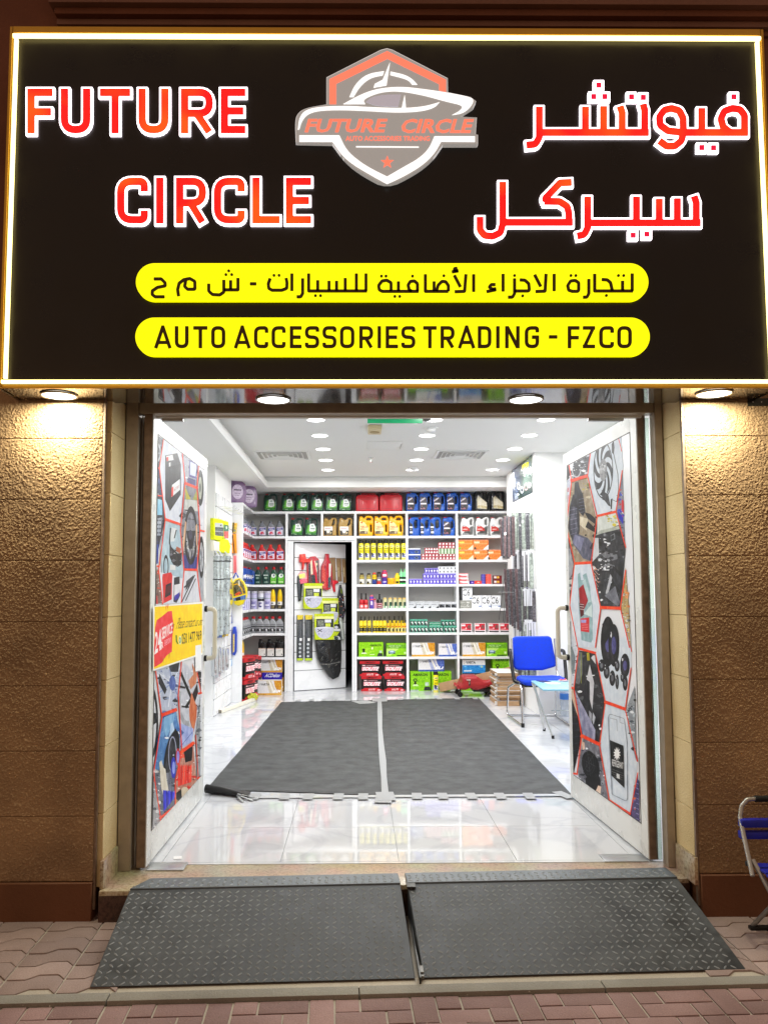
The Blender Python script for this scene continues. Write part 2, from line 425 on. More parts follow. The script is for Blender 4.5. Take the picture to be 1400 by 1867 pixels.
def matmat():
    M = mat('worn_mat_rubber', '3c3e40', .6, spec=.3); nt = M.node_tree; b = nt.nodes['Principled BSDF']; P = pos_node(nt)
    mp = nt.nodes.new('ShaderNodeMapping'); mp.inputs['Scale'].default_value = (4, 6, 1); nt.links.new(P, mp.inputs[0])
    n = nt.nodes.new('ShaderNodeTexNoise'); n.inputs['Scale'].default_value = 2.2; n.inputs['Detail'].default_value = 12; n.inputs['Roughness'].default_value = .8
    nt.links.new(mp.outputs[0], n.inputs['Vector'])
    n2 = nt.nodes.new('ShaderNodeTexNoise'); n2.inputs['Scale'].default_value = 7; n2.inputs['Detail'].default_value = 5; nt.links.new(P, n2.inputs['Vector'])
    ad = nt.nodes.new('ShaderNodeMath'); ad.operation = 'ADD'; nt.links.new(n.outputs[0], ad.inputs[0]); nt.links.new(n2.outputs[0], ad.inputs[1])
    r = nt.nodes.new('ShaderNodeValToRGB'); e = r.color_ramp.elements
    e[0].position = .84; e[0].color = (*srgb('343536'), 1); e[1].position = 1.22 if False else 1.0; e[1].color = (*srgb('5f6162'), 1)
    hf = nt.nodes.new('ShaderNodeMath'); hf.operation = 'MULTIPLY'; hf.inputs[1].default_value = .5
    e[0].position = .36; e[1].position = .76
    nt.links.new(ad.outputs[0], hf.inputs[0]); nt.links.new(hf.outputs[0], r.inputs[0]); nt.links.new(r.outputs[0], b.inputs['Base Color']); return M
M_mat = matmat()
M_tape = mat('grey_duct_tape', 'a2a4a6', .45, noise=.08, nscale=30)
M_conc = stucco('kerb_concrete', ('7c7870', '918d84'), .003, 90, .85)
def paver_mat(name, a, b_):
    M = stucco(name, (a, b_), .003, 120, .8); nt = M.node_tree; b = nt.nodes['Principled BSDF']
    oi = nt.nodes.new('ShaderNodeObjectInfo'); src = b.inputs['Base Color'].links[0].from_socket
    mr = nt.nodes.new('ShaderNodeMapRange'); mr.inputs[3].default_value = .78; mr.inputs[4].default_value = 1.2; nt.links.new(oi.outputs['Random'], mr.inputs[0])
    v = nt.nodes.new('ShaderNodeVectorMath'); v.operation = 'SCALE'; nt.links.new(src, v.inputs[0]); nt.links.new(mr.outputs[0], v.inputs['Scale'])
    nt.links.new(v.outputs[0], b.inputs['Base Color']); return M
M_brick = paver_mat('red_paver', '7f6562', '957a76')
M_uni = paver_mat('grey_pink_paver', '8f7c76', 'a38f88')
M_joint = stucco('joint_sand', ('a39a8c', 'b5ac9e'), .002, 150, .9)
M_chrome = mat('chrome', 'd8d8d8', .16, 1.)
M_black = mat('black_plastic', '121214', .4)
M_steel = mat('brushed_steel', 'b9bbbb', .32, .9)
PRN = print_mat(); PRG = print_mat('glossy_print', .2, .2); PRD = print_mat('laminated_print', .42, 0., 16)

# ============================================================ GROUND OUTSIDE
GZ = -.15
g = link('ground', mesh('ground', [(-60,-60,GZ-.07),(60,-60,GZ-.07),(60,60,GZ-.07),(-60,60,GZ-.07)], [(0,1,2,3)]), M_joint); tag(g, kind='structure')
CA = .037                                   # the kerb and ramps run two degrees off the shop front
def street(x, y): return (x*math.cos(CA)-y*math.sin(CA), 3.36+x*math.sin(CA)+y*math.cos(CA))
b = MB(); b.box(-9, 9, -6, -.045, GZ-.05, GZ-.016)
pv = link('pavement', b.me('pavement'), M_joint, loc=(0, 3.36, 0), rot=(0, 0, CA)); tag(pv, kind='structure')
bk = {}
for key, (w, h) in {'h': (.2, .1), 'v': (.1, .2), 's': (.1, .1)}.items():
    q = MB(); q.box(.004, w-.004, .004, h-.004, GZ-.028, GZ-.010); bk[key] = q.me('paver', bevel=.0025, seg=2)
    bk[key].materials.append(M_brick)
rng = random.Random(3)
cells = set()
def place(t, x, y):
    w, h = {'h': (.2, .1), 'v': (.1, .2), 's': (.1, .1)}[t]
    if x < -2.0 or x+w > 2.5 or y < -.78 or y+h > -.044: return
    o = link('paver', bk[t], None, pv, (x, y, rng.uniform(-.002, .002)), (rng.uniform(-.006, .006), rng.uniform(-.006, .006), rng.uniform(-.008, .008)))
for a in range(-40, 40):
    for c in range(-40, 40):
        # lattice vectors (0.1,0.1) and (0.4,0) with a pair: h at (0,0), v at (0.2,0)... -> each row steps
        if a % 2 or not -.9 < -.845+a*.1 < .1: continue
        x = c*.4+(a//2)*.2; y = -.845+a*.1
        place('v', x, y); place('s', x+.1, y+.1); place('h', x+.2, y+.1); place('h', x+.1, y); place('s', x+.3, y)
# zig-zag pavers beside the ramps
zz = MB(); L_, W_ = .245, .122; ga = .004
top = [(0, 0), (.32, 0), (.5, .34), (.82, .34), (1, 0)]
out = [(x*L_+ga, y*W_+ga) for x, y in top[:-1]]+[(L_-ga, ga)]
up_ = [(x*L_+ga, y*W_+W_-ga) for x, y in top[:-1]]+[(L_-ga, W_-ga)]
pts = out+up_[::-1]; n = len(pts)
zz.add([(x, y, GZ-.03) for x, y in pts]+[(x, y, GZ+.002) for x, y in pts], [tuple(range(n))[::-1], tuple(range(n, 2*n))]+[(i, (i+1) % n, n+(i+1) % n, n+i) for i in range(n)])
zm = zz.me('paver', bevel=.004, seg=2); zm.materials.append(M_uni)
side = MB(); side.box(-9, 9, .03, 2.0, GZ-.05, GZ-.005); sd = link('side_pavement', side.me('side_pavement'), M_joint, loc=(0, 3.36, 0), rot=(0, 0, CA)); tag(sd, kind='structure')
for i in range(-11, 13):
    for j in range(0, 7):
        x = i*L_+(.5*L_ if False else 0); y = .035+j*W_
        if -2.5 < x < -1.0 or 1.45 < x < 2.8:
            link('paver', zm, None, sd, (x+rng.uniform(-.001, .001), y, rng.uniform(-.0015, .0015)), (0, 0, rng.uniform(-.004, .004)))
kb = thing('kerb', kind='structure', loc=(0, 3.36, 0), rz=CA)
for i in range(-5, 6):
    q = MB(); q.box(i*1.0+.002, i*1.0+.998, -.042, .028, GZ-.06, GZ+.004)
    link('kerb_stone', q.me('kerb_stone', bevel=.004), M_conc, kb)

# ============================================================ FACADE
FY = 4.08                                    # front of the rough stone pillars
_g = np.random.default_rng(5).random((97, 97))
def vnoise(X, Z, s):
    X, Z = X/s, Z/s; i, j = np.floor(X).astype(int), np.floor(Z).astype(int); u, v = X-i, Z-j; u, v = u*u*(3-2*u), v*v*(3-2*v)
    g = lambda a, b: _g[a % 97, b % 97]
    return (g(i, j)*(1-u)+g(i+1, j)*u)*(1-v)+(g(i, j+1)*(1-u)+g(i+1, j+1)*u)*v
def rough_block(x0, x1, z0, z1, cx):
    """stone block whose front is hammered: real relief, a few millimetres deep"""
    h = .0029; nx, nz = int((x1-x0)/h), int((z1-z0)/h); X, Z = np.meshgrid(np.linspace(x0, x1, nx+1), np.linspace(z0, z1, nz+1))
    WX, WZ = X+cx, Z*1.0; a = vnoise(WX+.35*Z, WZ-.35*X, .0092); b = vnoise(WX-.6*Z, WZ+.6*X, .0056); c = vnoise(WX, WZ, .11)
    Y = -(.0042*np.abs(a*2-1)**.8+.0028*b)*(.75+.5*c)
    e = np.minimum(np.minimum(Z-z0, z1-Z), np.minimum(X-x0, x1-X)); Y = Y*np.clip(e/.002, 0, 1)+.0015*(e < .001)
    V = np.stack([X, Y, Z], -1).reshape(-1, 3); n = len(V); k = nx+1
    I = np.arange(nz)[:, None]*k+np.arange(nx)[None, :]; Q = np.stack([I, I+1, I+k+1, I+k], -1).reshape(-1, 4)
    co = [0, nx, nz*k+nx, nz*k]; V = np.concatenate([V, [[V[i][0], .30, V[i][2]] for i in co]])
    rim = [[0, n, n+1, nx], [nx, n+1, n+2, nz*k+nx], [nz*k+nx, n+2, n+3, nz*k], [nz*k, n+3, n, 0]]
    Q = np.concatenate([Q, rim]); me = bpy.data.meshes.new('stone_block'); me.vertices.add(len(V)); me.vertices.foreach_set('co', V.ravel().astype(np.float32))
    me.loops.add(Q.size); me.loops.foreach_set('vertex_index', Q.ravel().astype(np.int32)); me.polygons.add(len(Q)); me.polygons.foreach_set('loop_start', np.arange(0, Q.size, 4, dtype=np.int32))
    me.update(calc_edges=True); me.shade_smooth()
    try: me.set_sharp_from_angle(angle=R(75))
    except Exception: pass
    return me
def pillar(x0, x1, zs, lab, mx):
    t = thing('stone_pillar', lab, 'pillar', ((x0+x1)/2, FY, GZ), group='rough stone pillars beside the shop entrance')
    zs = [z-GZ for z in zs]; hw = (x1-x0)/2
    for a, b_ in zip(zs[:-1], zs[1:]): link('stone_block', rough_block(-hw, hw, a+.0005, b_-.0005, (x0+x1)/2), M_rough, t)
    q = MB(); q.box(-hw-.0, hw+.0, -.022, .30, -.06, zs[0]-.002); link('plinth', q.me('plinth', bevel=.003, seg=1), M_plinth, t)
    q = MB(); q.box(-hw+.004, hw-.004, .004, .295, zs[0]-.004, zs[-1]); link('mortar_core', q.me('mortar_core'), mat('dark_mortar', '4d3a28', .9), t)
    return t
pillar(-2.02, -1.318, [.036, .352, .672, .996, 1.318, 1.63, 1.945, 2.261, 2.58], 'rough tan stone pillar left of the open doorway, beside the yellow decal door', -1)
pillar(1.702, 2.40, [.055, .39, .699, 1.015, 1.332, 1.644, 1.96, 2.271, 2.58], 'rough tan stone pillar behind the folding chair, right of the doorway', 1)
for sx, x0, x1, lab in ((-1, -1.316, -1.276, 'smooth yellow sandstone return inside the left pillar'), (1, 1.687, 1.70, 'smooth yellow sandstone return inside the right pillar')):
    t = thing('sandstone_reveal', lab, 'wall', ((x0+x1)/2, FY+.02, 0)); hw = (x1-x0)/2
    zz_ = [0, .36, .69, 1.02, 1.34, 1.66, 1.98, 2.3, 2.5]
    for a, b_ in zip(zz_[:-1], zz_[1:]):
        q = MB(); q.box(-hw+.003, hw-.003, .0, .235, a+.001, b_-.001); link('stone_block', q.me('stone_block', bevel=.002, seg=1), M_sand, t)
    q = MB(); xe = -sx*(hw+.012); q.box(min(xe, xe+sx*.018), max(xe, xe+sx*.018), -.03, .21, 0, .135); link('granite_skirting', q.me('granite_skirting', bevel=.002), M_granite, t)
    q = MB(); xe = sx*(hw-.004); q.box(min(xe-.006, xe+.006), max(xe-.006, xe+.006), -.024, -.002, -.1, 2.47); link('corner_bead', q.me('corner_bead', bevel=.002), M_aluD, t)
# wall above and around the sign, with the moulding along its top
q = MB(); q.box(-3.2, 3.4, FY+.05, FY+.35, 2.62, 5.6); w = link('upper_wall', q.me('upper_wall'), M_fascia); tag(w, kind='structure')
cn = thing('cornice_moulding', 'stepped brown plaster moulding along the wall above the sign', 'moulding', (-1.62, FY+.05, 4.5))
for (za, zb, d, M) in ((0, .028, .02, M_fascia), (.028, .062, .05, M_mould), (.062, .10, .085, M_fascia), (.10, .155, .12, M_mould), (.155, .4, .15, M_fascia)):
    q = MB(); q.box(0 if za < .1 else -.02, 5.0, -d, -.0005, za, zb-.001); link('moulding_band', q.me('moulding_band', bevel=.004, seg=2), M, cn)
# threshold
q = MB(); q.add([(-1.278,4.045,-.15),(1.688,4.168,-.15),(1.688,4.425,-.15),(-1.278,4.425,-.15),(-1.278,4.045,0),(1.688,4.168,0),(1.688,4.425,0),(-1.278,4.425,0)], [(0,3,2,1),(4,5,6,7),(0,1,5,4),(1,2,6,5),(2,3,7,6),(3,0,4,7)]); th = link('threshold', q.me('threshold', bevel=.006, seg=2), M_granite); tag(th, kind='structure')
q = MB(); q.add([(-1.277,4.041,-.15),(1.687,4.164,-.15),(1.687,4.1665,-.15),(-1.277,4.0435,-.15),(-1.277,4.041,-.022),(1.687,4.164,-.022),(1.687,4.1665,-.022),(-1.277,4.0435,-.022)], [(0,3,2,1),(4,5,6,7),(0,1,5,4),(1,2,6,5),(2,3,7,6),(3,0,4,7)])
link('riser', q.me('riser'), granite('dark_granite', ['241812', '3c2820', '563c30', '6a5044'], .35), th)

# ============================================================ DOOR FRAME AND DOORS
fr = thing('entrance_frame', 'bronze aluminium frame round the open double doorway', 'door frame', (.22, 4.33, 0))
def fpart(nm, x0, x1, y0, y1, z0, z1, M, bev=.003):
    q = MB(); q.box(x0-.22, x1-.22, y0-4.33, y1-4.33, z0, z1); return link(nm, q.me(nm, bevel=bev, seg=1), M, fr)
fpart('frame_post', -1.274, -1.205, 4.325, 4.40, 0, 2.52, M_alu); pass
fpart('frame_post', 1.641, 1.685, 4.323, 4.40, 0, 2.52, M_alu)
fpart('frame_head', -1.204, 1.640, 4.327, 4.40, 2.452, 2.52, M_alu)
fpart('inner_post', -1.197, -1.178, 4.402, 4.43, 0, 2.45, M_aluD)
M_glass = mat('greenish_glass', 'd4e6dc', .03, trans=.92, ior=1.45)
M_gedge = mat('side_light_frame', 'a9b7ae', .3, .3)
fpart('side_light', -1.176, -1.150, 4.39, 4.396, .02, 2.44, M_glass, 0); fpart('side_light', 1.612, 1.638, 4.402, 4.408, .02, 2.44, M_glass, 0)
fpart('head_liner', -1.15, 1.60, 4.402, 4.43, 2.442, 2.475, mat('liner_board', 'dcdbd8', .4, noise=.1, nscale=5))
fpart('overhead_closer', -1.1, -.98, 4.405, 4.43, 2.425, 2.444, M_steel); fpart('overhead_closer', 1.3, 1.5, 4.405, 4.43, 2.425, 2.444, M_steel)
# wall behind the frame on both sides and above (shop side)
for nm, x0, x1, z0, z1 in (('front_wall', -2.4, -1.20, 0, 3.3), ('front_wall', 1.69, 2.8, 0, 3.3), ('front_wall', -1.20, 1.65, 2.53, 3.3)):
    q = MB(); q.box(x0, x1, 4.41, 4.46, z0, z1); o = link(nm, q.me(nm), M_white); tag(o, kind='structure')

def door_leaf(P0, P1, side, label, zt):
    """P0 hinge, P1 free end (x,y) on the leaf's visible face; side=+1: the face looks to +x"""
    a = Vector((*P0, 0)); b_ = Vector((*P1, 0)); u = (b_-a); L = u.length; u.normalize()
    nrm = Vector((u.y, -u.x, 0)) if side > 0 else Vector((-u.y, u.x, 0))
    t = thing('glazed_door', label, 'door', (*P0, .012), math.atan2(u.y, u.x))
    lf = 1 if side < 0 else -1              # +local y is left of u ; face looks to -local y when side>0
    th_ = .048
    def slab(nm, s0, s1, z0, z1, d0, d1, M, bev=.002, parent=t):
        ya, yb = (d0, d1) if side > 0 else (-d1, -d0)
        q = MB(); q.box(s0, s1, ya, yb, z0, z1); return link(nm, q.me(nm, bevel=bev, seg=1), M, parent)
    H = zt-.012
    slab('hinge_stile', 0, .095, 0, H, 0, th_, M_doorf); slab('closing_stile', L-.085, L, 0, H, 0, th_, M_doorf)
    slab('top_rail', .096, L-.086, H-.10, H, .0005, th_, M_doorf); slab('bottom_rail', .096, L-.086, 0, .17, .0005, th_, M_doorf)
    slab('edge_strip', -.007, -.0005, .0, H, .004, th_+.002, M_aluD)
    slab('gasket', .090, L-.08, .163, H-.093, -.0012, .0008, M_gasket, 0)
    gl = slab('decal_panel', .096, L-.086, .17, H-.10, -.0022, -.0014, mat('decal_white', 'e8eaf0', .22), 0)
    return t, a, u, nrm, L, H, slab
def dist_px(a, u):
    """(px,py) -> (s along the leaf, height) on the leaf's face"""
    n = Vector((u.y, -u.x, 0))
    def T(px, py):
        d = ray(px, py); k = (a-EYE).dot(n)/d.dot(n); p = EYE+d*k
        return ((p-a).dot(u), p.z-.012)
    return T
dl, aL, uL, nL, LL, HL, slabL = door_leaf((-1.127, 4.345), (-1.112, 5.835), 1, 'open white framed door leaf with car part collage and yellow contact decal', 2.452)
dr, aR, uR, nR, LR, HR, slabR = door_leaf((1.574, 4.425), (1.515, 5.795), -1, 'open white framed door leaf with radiator fan and speaker collage', 2.478)
def finish_print(pr, name, t, a, u, side, base=.0024):
    me = pr.me(name, (0, 0, 0), (1, 0, 0), (0, 0, 1), (0, -1 if side > 0 else 1, 0), base=base)
    return link(name, me, PRG, t)
def inpoly(P):
    def f(x, y):
        c = False; n = len(P)
        for i in range(n):
            x1, y1 = P[i]; x2, y2 = P[(i+1) % n]
            if (y1 > y) != (y2 > y) and x < (x2-x1)*(y-y1)/(y2-y1)+x1: c = not c
        return c
    return f
def clip_to_panel(me, L, H):
    bm = bmesh.new(); bm.from_mesh(me)
    for co, no in (((.097, 0, 0), (-1, 0, 0)), ((L-.087, 0, 0), (1, 0, 0)), ((0, 0, .171), (0, 0, -1)), ((0, 0, H-.101), (0, 0, 1))):
        bmesh.ops.bisect_plane(bm, geom=bm.verts[:]+bm.edges[:]+bm.faces[:], plane_co=co, plane_no=no, clear_outer=True)
    bm.to_mesh(me); bm.free()
OR = 'f4612f'
# ---------------- left leaf. A: upper close-up (250,770) x4.553; B: lower (250,1170) x4.342
TL = dist_px(aL, uL)
def UA(x, y): return TL(250+x/4.553, 770+y/4.553)
def UB(x, y): return TL(250+x/4.342, 1170+y/4.342)
r1 = random.Random(11)
def region(pr, hexp, bg, n, pal, smin, smax):
    pr.poly(hexp, bg); xs = [p[0] for p in hexp]; ys = [p[1] for p in hexp]
    if n: pr.shards(min(xs), min(ys), max(xs), max(ys), n, pal, smin, smax, r1, inpoly(hexp)); pr.shards(min(xs), min(ys), max(xs), max(ys), int(n*1.6), pal+['1c1d20','eef0f4'], smin*.35, smax*.4, r1, inpoly(hexp))
pr = Print(UA)
region(pr, [(150,100),(212,135),(180,380),(150,370)], '6d6f78', 10, ['8d93a8','50525c','a7b0c0','3c3e48'], 8, 26)
pr.ring(165, 250, 28, 80, 8, 'd4d8dc')
region(pr, [(150,370),(180,380),(205,610),(148,600)], '4f5878', 8, ['3f4762','5c6894','6f7aa6'], 10, 30)
region(pr, [(148,600),(205,612),(228,800),(185,1010),(140,1195)], '4a4c58', 14, ['2f3038','5d6070','3d4a80','6d7284'], 10, 30)
pr.poly([(152,630),(202,645),(205,770),(154,770)], 'a8d4ea'); pr.poly([(150,800),(200,790),(190,940),(158,940)], 'b4bcc8')
for i in range(4):
    for j in range(2): pr.ell(168+j*18, 815+i*34, 6, 9, '4c5060', 8)
pr.poly([(140,1020),(175,1010),(170,1170),(138,1190)], '3f5cb0')
region(pr, [(215,135),(368,240),(392,480),(358,845),(228,800),(180,380)], 'dfe3ec', 0, [], 1, 2)
pr.poly([(228,275),(330,255),(360,350),(358,600),(268,738),(228,640)], '3a3b40')                 # car battery
pr.poly([(228,275),(330,255),(345,345),(240,370)], '55565c'); pr.poly([(236,280),(290,268),(298,312),(240,322)], 'e8e8ea'); pr.poly([(236,290),(254,286),(256,318),(240,322)], 'e0503e')
pr.poly([(258,335),(272,330),(272,390),(260,390)], 'e6e8ea'); pr.poly([(236,372),(356,350),(358,372),(238,396)], '2a2b30')
pr.poly([(285,520),(350,470),(352,560),(280,622)], 'eceef0'); pr.poly([(280,545),(296,532),(294,610),(278,622)], 'e8472e')
pr.text('BATTERY', ((300,575),(345,540),(345,518),(300,552)), 'c06a60')
region(pr, [(370,245),(505,350),(490,540),(392,490)], 'b9bcc6', 10, ['8e909a','e4e6ea','6b6d78','54566a'], 8, 24)
pr.poly([(430,310),(495,345),(485,470),(425,450)], '6f68a8'); pr.poly([(438,325),(488,352),(480,450),(434,435)], 'd5dcee'); pr.poly([(418,455),(482,480),(478,530),(412,500)], '5b5890')
pr.poly([(500,365),(548,385),(548,900),(515,880),(490,560)], 'd8dae0')
pr.ell(520, 545, 28, 150, '2f3034', 24); pr.ell(519, 545, 15, 95, 'b8bcae', 20); pr.ell(518, 545, 7, 40, '6a6c6c', 12)
region(pr, [(392,500),(495,548),(512,900),(490,1230),(382,1225),(352,900)], '9a9ca4', 22, ['c9ccc8','80828a','55575f','b4b8bc','6b6d74'], 12, 46)
pr.poly([(390,530),(440,640),(400,640)], 'c8c240'); pr.poly([(490,560),(455,640),(500,650)], 'b8b86a'); pr.poly([(390,640),(505,650),(505,740),(385,720)], 'd0d3cf')
pr.poly([(375,1100),(492,1120),(488,1228),(384,1222)], '5058a0')
pr.ring(440, 940, 55, 245, 14, '26262a', wy=52); pr.poly([(400,900),(480,900),(462,1000),(445,1140),(428,1140),(418,1000)], '2d2d33'); pr.ell(437, 935, 16, 42, '5a5a70', 16)
pr.poly([(420,1050),(434,1140),(448,1050),(440,1050),(434,1110),(428,1050)], 'c8cace')
pr.poly([(372,1000),(392,820),(402,830),(392,960),(378,1090)], 'e4c3a2'); pr.poly([(480,860),(492,840),(496,1060),(486,1010)], 'e4c3a2')
region(pr, [(228,830),(345,855),(365,1000),(382,1230),(370,1480),(200,1260),(185,1040)], 'bfd2dc', 0, [], 1, 1)
pr.poly([(280,870),(325,885),(300,990),(262,990)], 'e2e6e8'); pr.line([(270,880),(262,1000),(290,1100)], 10, '2c2c30'); pr.line([(318,895),(302,960)], 9, '2c2c30')
pr.ring(232, 1200, 22, 100, 7, '26262a', wy=28); pr.poly([(262,1020),(330,1090),(365,1080),(360,1180),(330,1200),(290,1180),(262,1120)], '2f3034')
pr.shards(262, 1030, 360, 1200, 22, ['3a3b40','121214','5a5c62','d8d8d8','80828a'], 6, 22, r1); pr.poly([(318,1030),(358,1050),(348,1090),(316,1070)], 'c07a58'); pr.poly([(265,1180),(312,1190),(312,1228),(265,1225)], 'e6e6e6')
region(pr, [(138,1205),(172,1230),(200,1500),(135,1510)], 'a08a80', 10, ['d86a50','c0b8b0','8a7068','e8e0dc'], 8, 26); pr.poly([(136,1400),(160,1450),(165,1508),(134,1510)], 'd84850')
region(pr, [(172,1240),(382,1300),(370,1500),(200,1508)], 'e2e6ee', 0, [], 1, 1)
pr.poly([(205,1260),(275,1245),(285,1270),(280,1470),(210,1505),(200,1290)], 'e0413c'); pr.poly([(230,1350),(275,1330),(272,1430),(222,1460)], '3a3b40'); pr.poly([(238,1365),(268,1350),(266,1410),(232,1430)], '7a3030')
pr.poly([(298,1290),(345,1280),(350,1440),(320,1500),(294,1490)], '3c3e48'); pr.poly([(302,1350),(350,1340),(346,1420),(300,1450)], 'e6e6ea'); pr.poly([(302,1440),(345,1410),(338,1460),(304,1480)], '5a4fc0')
region(pr, [(390,1235),(495,1240),(520,1490),(358,1495),(370,1300)], 'dcdee4', 0, [], 1, 1)
pr.line([(365,1490),(470,1270)], 9, '2d2d31'); pr.line([(395,1480),(478,1300)], 8, '3a3a40'); pr.poly([(400,1320),(460,1270),(450,1320),(395,1400)], '55565c'); pr.line([(385,1370),(430,1330)], 12, '2a2a2e')
pr.poly([(500,1240),(545,1000),(545,1490),(520,1490),(498,1310)], 'b0b4ba'); pr.ring(527, 1120, 22, 175, 7, '2e2f33', wy=50); pr.ell(527, 1120, 14, 120, 'c8cace', 18)
for k in range(5): pr.line([(527, 1120), (527+12*math.cos(k*1.257), 1120+110*math.sin(k*1.257))], 5, '8a8c92')
for P, w in (([(215,135),(180,380),(228,800),(172,1230),(205,1510)], 8), ([(150,372),(180,382)], 16), ([(148,605),(205,612)], 10), ([(228,805),(355,848)], 20), ([(368,242),(392,480),(352,900),(382,1230),(358,1500)], 8), ([(392,505),(492,545)], 22), ([(505,350),(490,540),(515,890),(490,1230),(520,1490)], 8), ([(384,1222),(490,1225)], 18), ([(136,1192),(175,1196)], 14), ([(515,898),(550,905)], 12)):
    pr.line(P, w, OR)
pB = Print(UB); pB.k = 6
region(pB, [(108,230),(150,235),(160,520),(120,1040),(88,1590),(88,240)], 'dfe2e8', 0, [], 1, 1)
pB.ring(108, 640, 55, 290, 16, '2e2f34', wy=60, n=28, a0=-1.6, a1=1.6); pB.poly([(105,560),(160,570),(165,680),(150,640),(105,680)], '2e2f34'); pB.ell(112, 760, 24, 80, 'e4e4e6', 18)
region(pB, [(140,235),(335,160),(322,520),(188,590)], 'c9d0e0', 26, ['8fa0c8','dfe4ee','5a6ca0','40424e','b4c0dc'], 10, 34)
for k in range(7): pB.line([(270,330),(270+120*math.cos(k*.9), 330+190*math.sin(k*.9))], 8, '9eb0d6' if k % 2 else 'e4e8f2')
pB.poly([(170,250),(230,380),(215,420),(165,330)], '3a3c44'); pB.ell(275, 330, 26, 60, '6f86c0', 18); pB.poly([(240,170),(330,165),(320,240),(260,240)], '3a3c48')
region(pB, [(350,165),(470,240),(505,420),(455,740),(300,870),(315,420)], 'cfd2da', 14, ['b8bcc8','e4e6ea','a4a8b4'], 12, 40)
pB.ring(395, 470, 80, 200, 22, 'b4b6bc', a0=1.4, a1=3.6, wy=40); pB.line([(340,250),(425,450),(380,520)], 20, '26262a'); pB.line([(325,355),(370,365)], 16, '26262a'); pB.line([(350,515),(400,520)], 14, '26262a')
pB.poly([(430,170),(470,260),(462,330),(418,380),(400,310),(440,260)], 'd69a78'); pB.poly([(425,400),(468,520),(465,600),(440,720),(410,620),(405,540)], 'd68a62'); pB.poly([(430,420),(470,330),(478,400),(452,480)], '2d2a2c')
pB.poly([(318,640),(440,690),(430,790),(330,850)], 'b4bfe4'); pB.line([(330,840),(430,720)], 4, '5e6eb0')
region(pB, [(188,590),(300,550),(330,700),(300,1000),(240,1060),(125,1000),(150,800)], '6f9ccc', 16, ['5d8ac0','86b0dc','3f6ca8','4a78b4'], 20, 60)
pB.poly([(205,600),(290,570),(280,640),(225,760),(200,700)], '9cc4e4'); pB.poly([(260,650),(275,640),(288,700),(245,760)], 'c8dcf0')
pB.ell(265, 900, 55, 200, '2a2b30', 24, .18); pB.ell(262, 900, 36, 160, '46484f', 20, .18); pB.ring(272, 900, 34, 150, 6, 'b8bcd0', wy=12)
region(pB, [(120,1040),(240,1040),(300,960),(330,860),(292,1340),(175,1395)], '8a8e9a', 26, ['2c2d33','c8ccd4','3e4450','6a6e7c'], 8, 26)
pB.ell(278, 1000, 20, 85, '4a50c8', 18); pB.ell(280, 1000, 12, 50, 'a8b4ec', 16); pB.ell(315, 915, 18, 70, 'd84a50', 18); pB.ell(315, 915, 12, 50, 'a8a4e0', 16)
pB.poly([(165,960),(182,940),(200,1000),(215,1010),(225,1100),(240,1180),(205,1250),(180,1160)], 'e4e0d4')
for k in range(8): pB.poly([(195+k*12,1180+k*10-60*(k/8)),(206+k*12,1175+k*8-60*(k/8)),(212+k*11,1330-k*14),(200+k*11,1350-k*14)], ['4148d8','5a62ec','3036b0'][k % 3])
pB.shards(130, 1060, 170, 1340, 14, ['1f2024','e4e6ea'], 5, 18, r1)
region(pB, [(340,855),(435,800),(470,1180),(400,1270),(290,1350),(300,1100)], 'c89a8a', 22, ['e84430','d83a2a','2c2a2e','f06a50','e8e0dc'], 10, 30)
for k in range(6): pB.poly([(318+k*18,990),(332+k*18,970),(330+k*18,1140-k*6),(314+k*18,1150-k*6)], ['f04a36','e03828','fa6a54'][k % 3])
pB.poly([(360,860),(430,830),(425,940),(372,960)], '2c2a2e'); pB.ell(368, 1195, 34, 44, 'd8ccb8', 18); pB.poly([(300,1200),(340,1170),(345,1260),(300,1290)], '3a3838')
region(pB, [(455,740),(492,430),(492,1150),(470,1180)], 'a8acb0', 12, ['2e3034','d0d4d8','787c84'], 8, 26)
region(pB, [(480,235),(502,240),(500,400),(470,260)], '26262a', 4, ['e0e0e0'], 5, 9)
region(pB, [(88,1040),(120,1045),(175,1400),(165,1500),(88,1590)], 'b8b8bc', 14, ['e4e4e8','8a8c92','c4908a','5a5c66'], 8, 30)
pB.poly([(100,1060),(118,1050),(122,1110),(100,1150)], 'd4574a')
pB.poly([(290,1240),(335,1280),(320,1330),(292,1345)], 'c8a880')
for P, w in (([(140,235),(188,590),(120,1040),(175,1400),(165,1500)], 8), ([(188,582),(298,540)], 26), ([(345,160),(318,440),(345,860),(292,1110),(292,1345)], 8), ([(335,880),(438,802)], 24), ([(468,240),(500,410)], 6), ([(455,740),(475,1085)], 5), ([(96,1045),(122,1045)], 20), ([(170,1400),(290,1305)], 18), ([(480,412),(502,405)], 16), ([(468,1085),(492,1080)], 16)):
    pB.line(P, w, OR)
for p_, nm in ((pr, 'collage_print'), (pB, 'collage_print')):
    me = p_.me(nm, (0, 0, 0), (1, 0, 0), (0, 0, 1), (0, -1, 0), base=.0024, step=.00010); clip_to_panel(me, LL, HL); link(nm, me, PRD, dl)
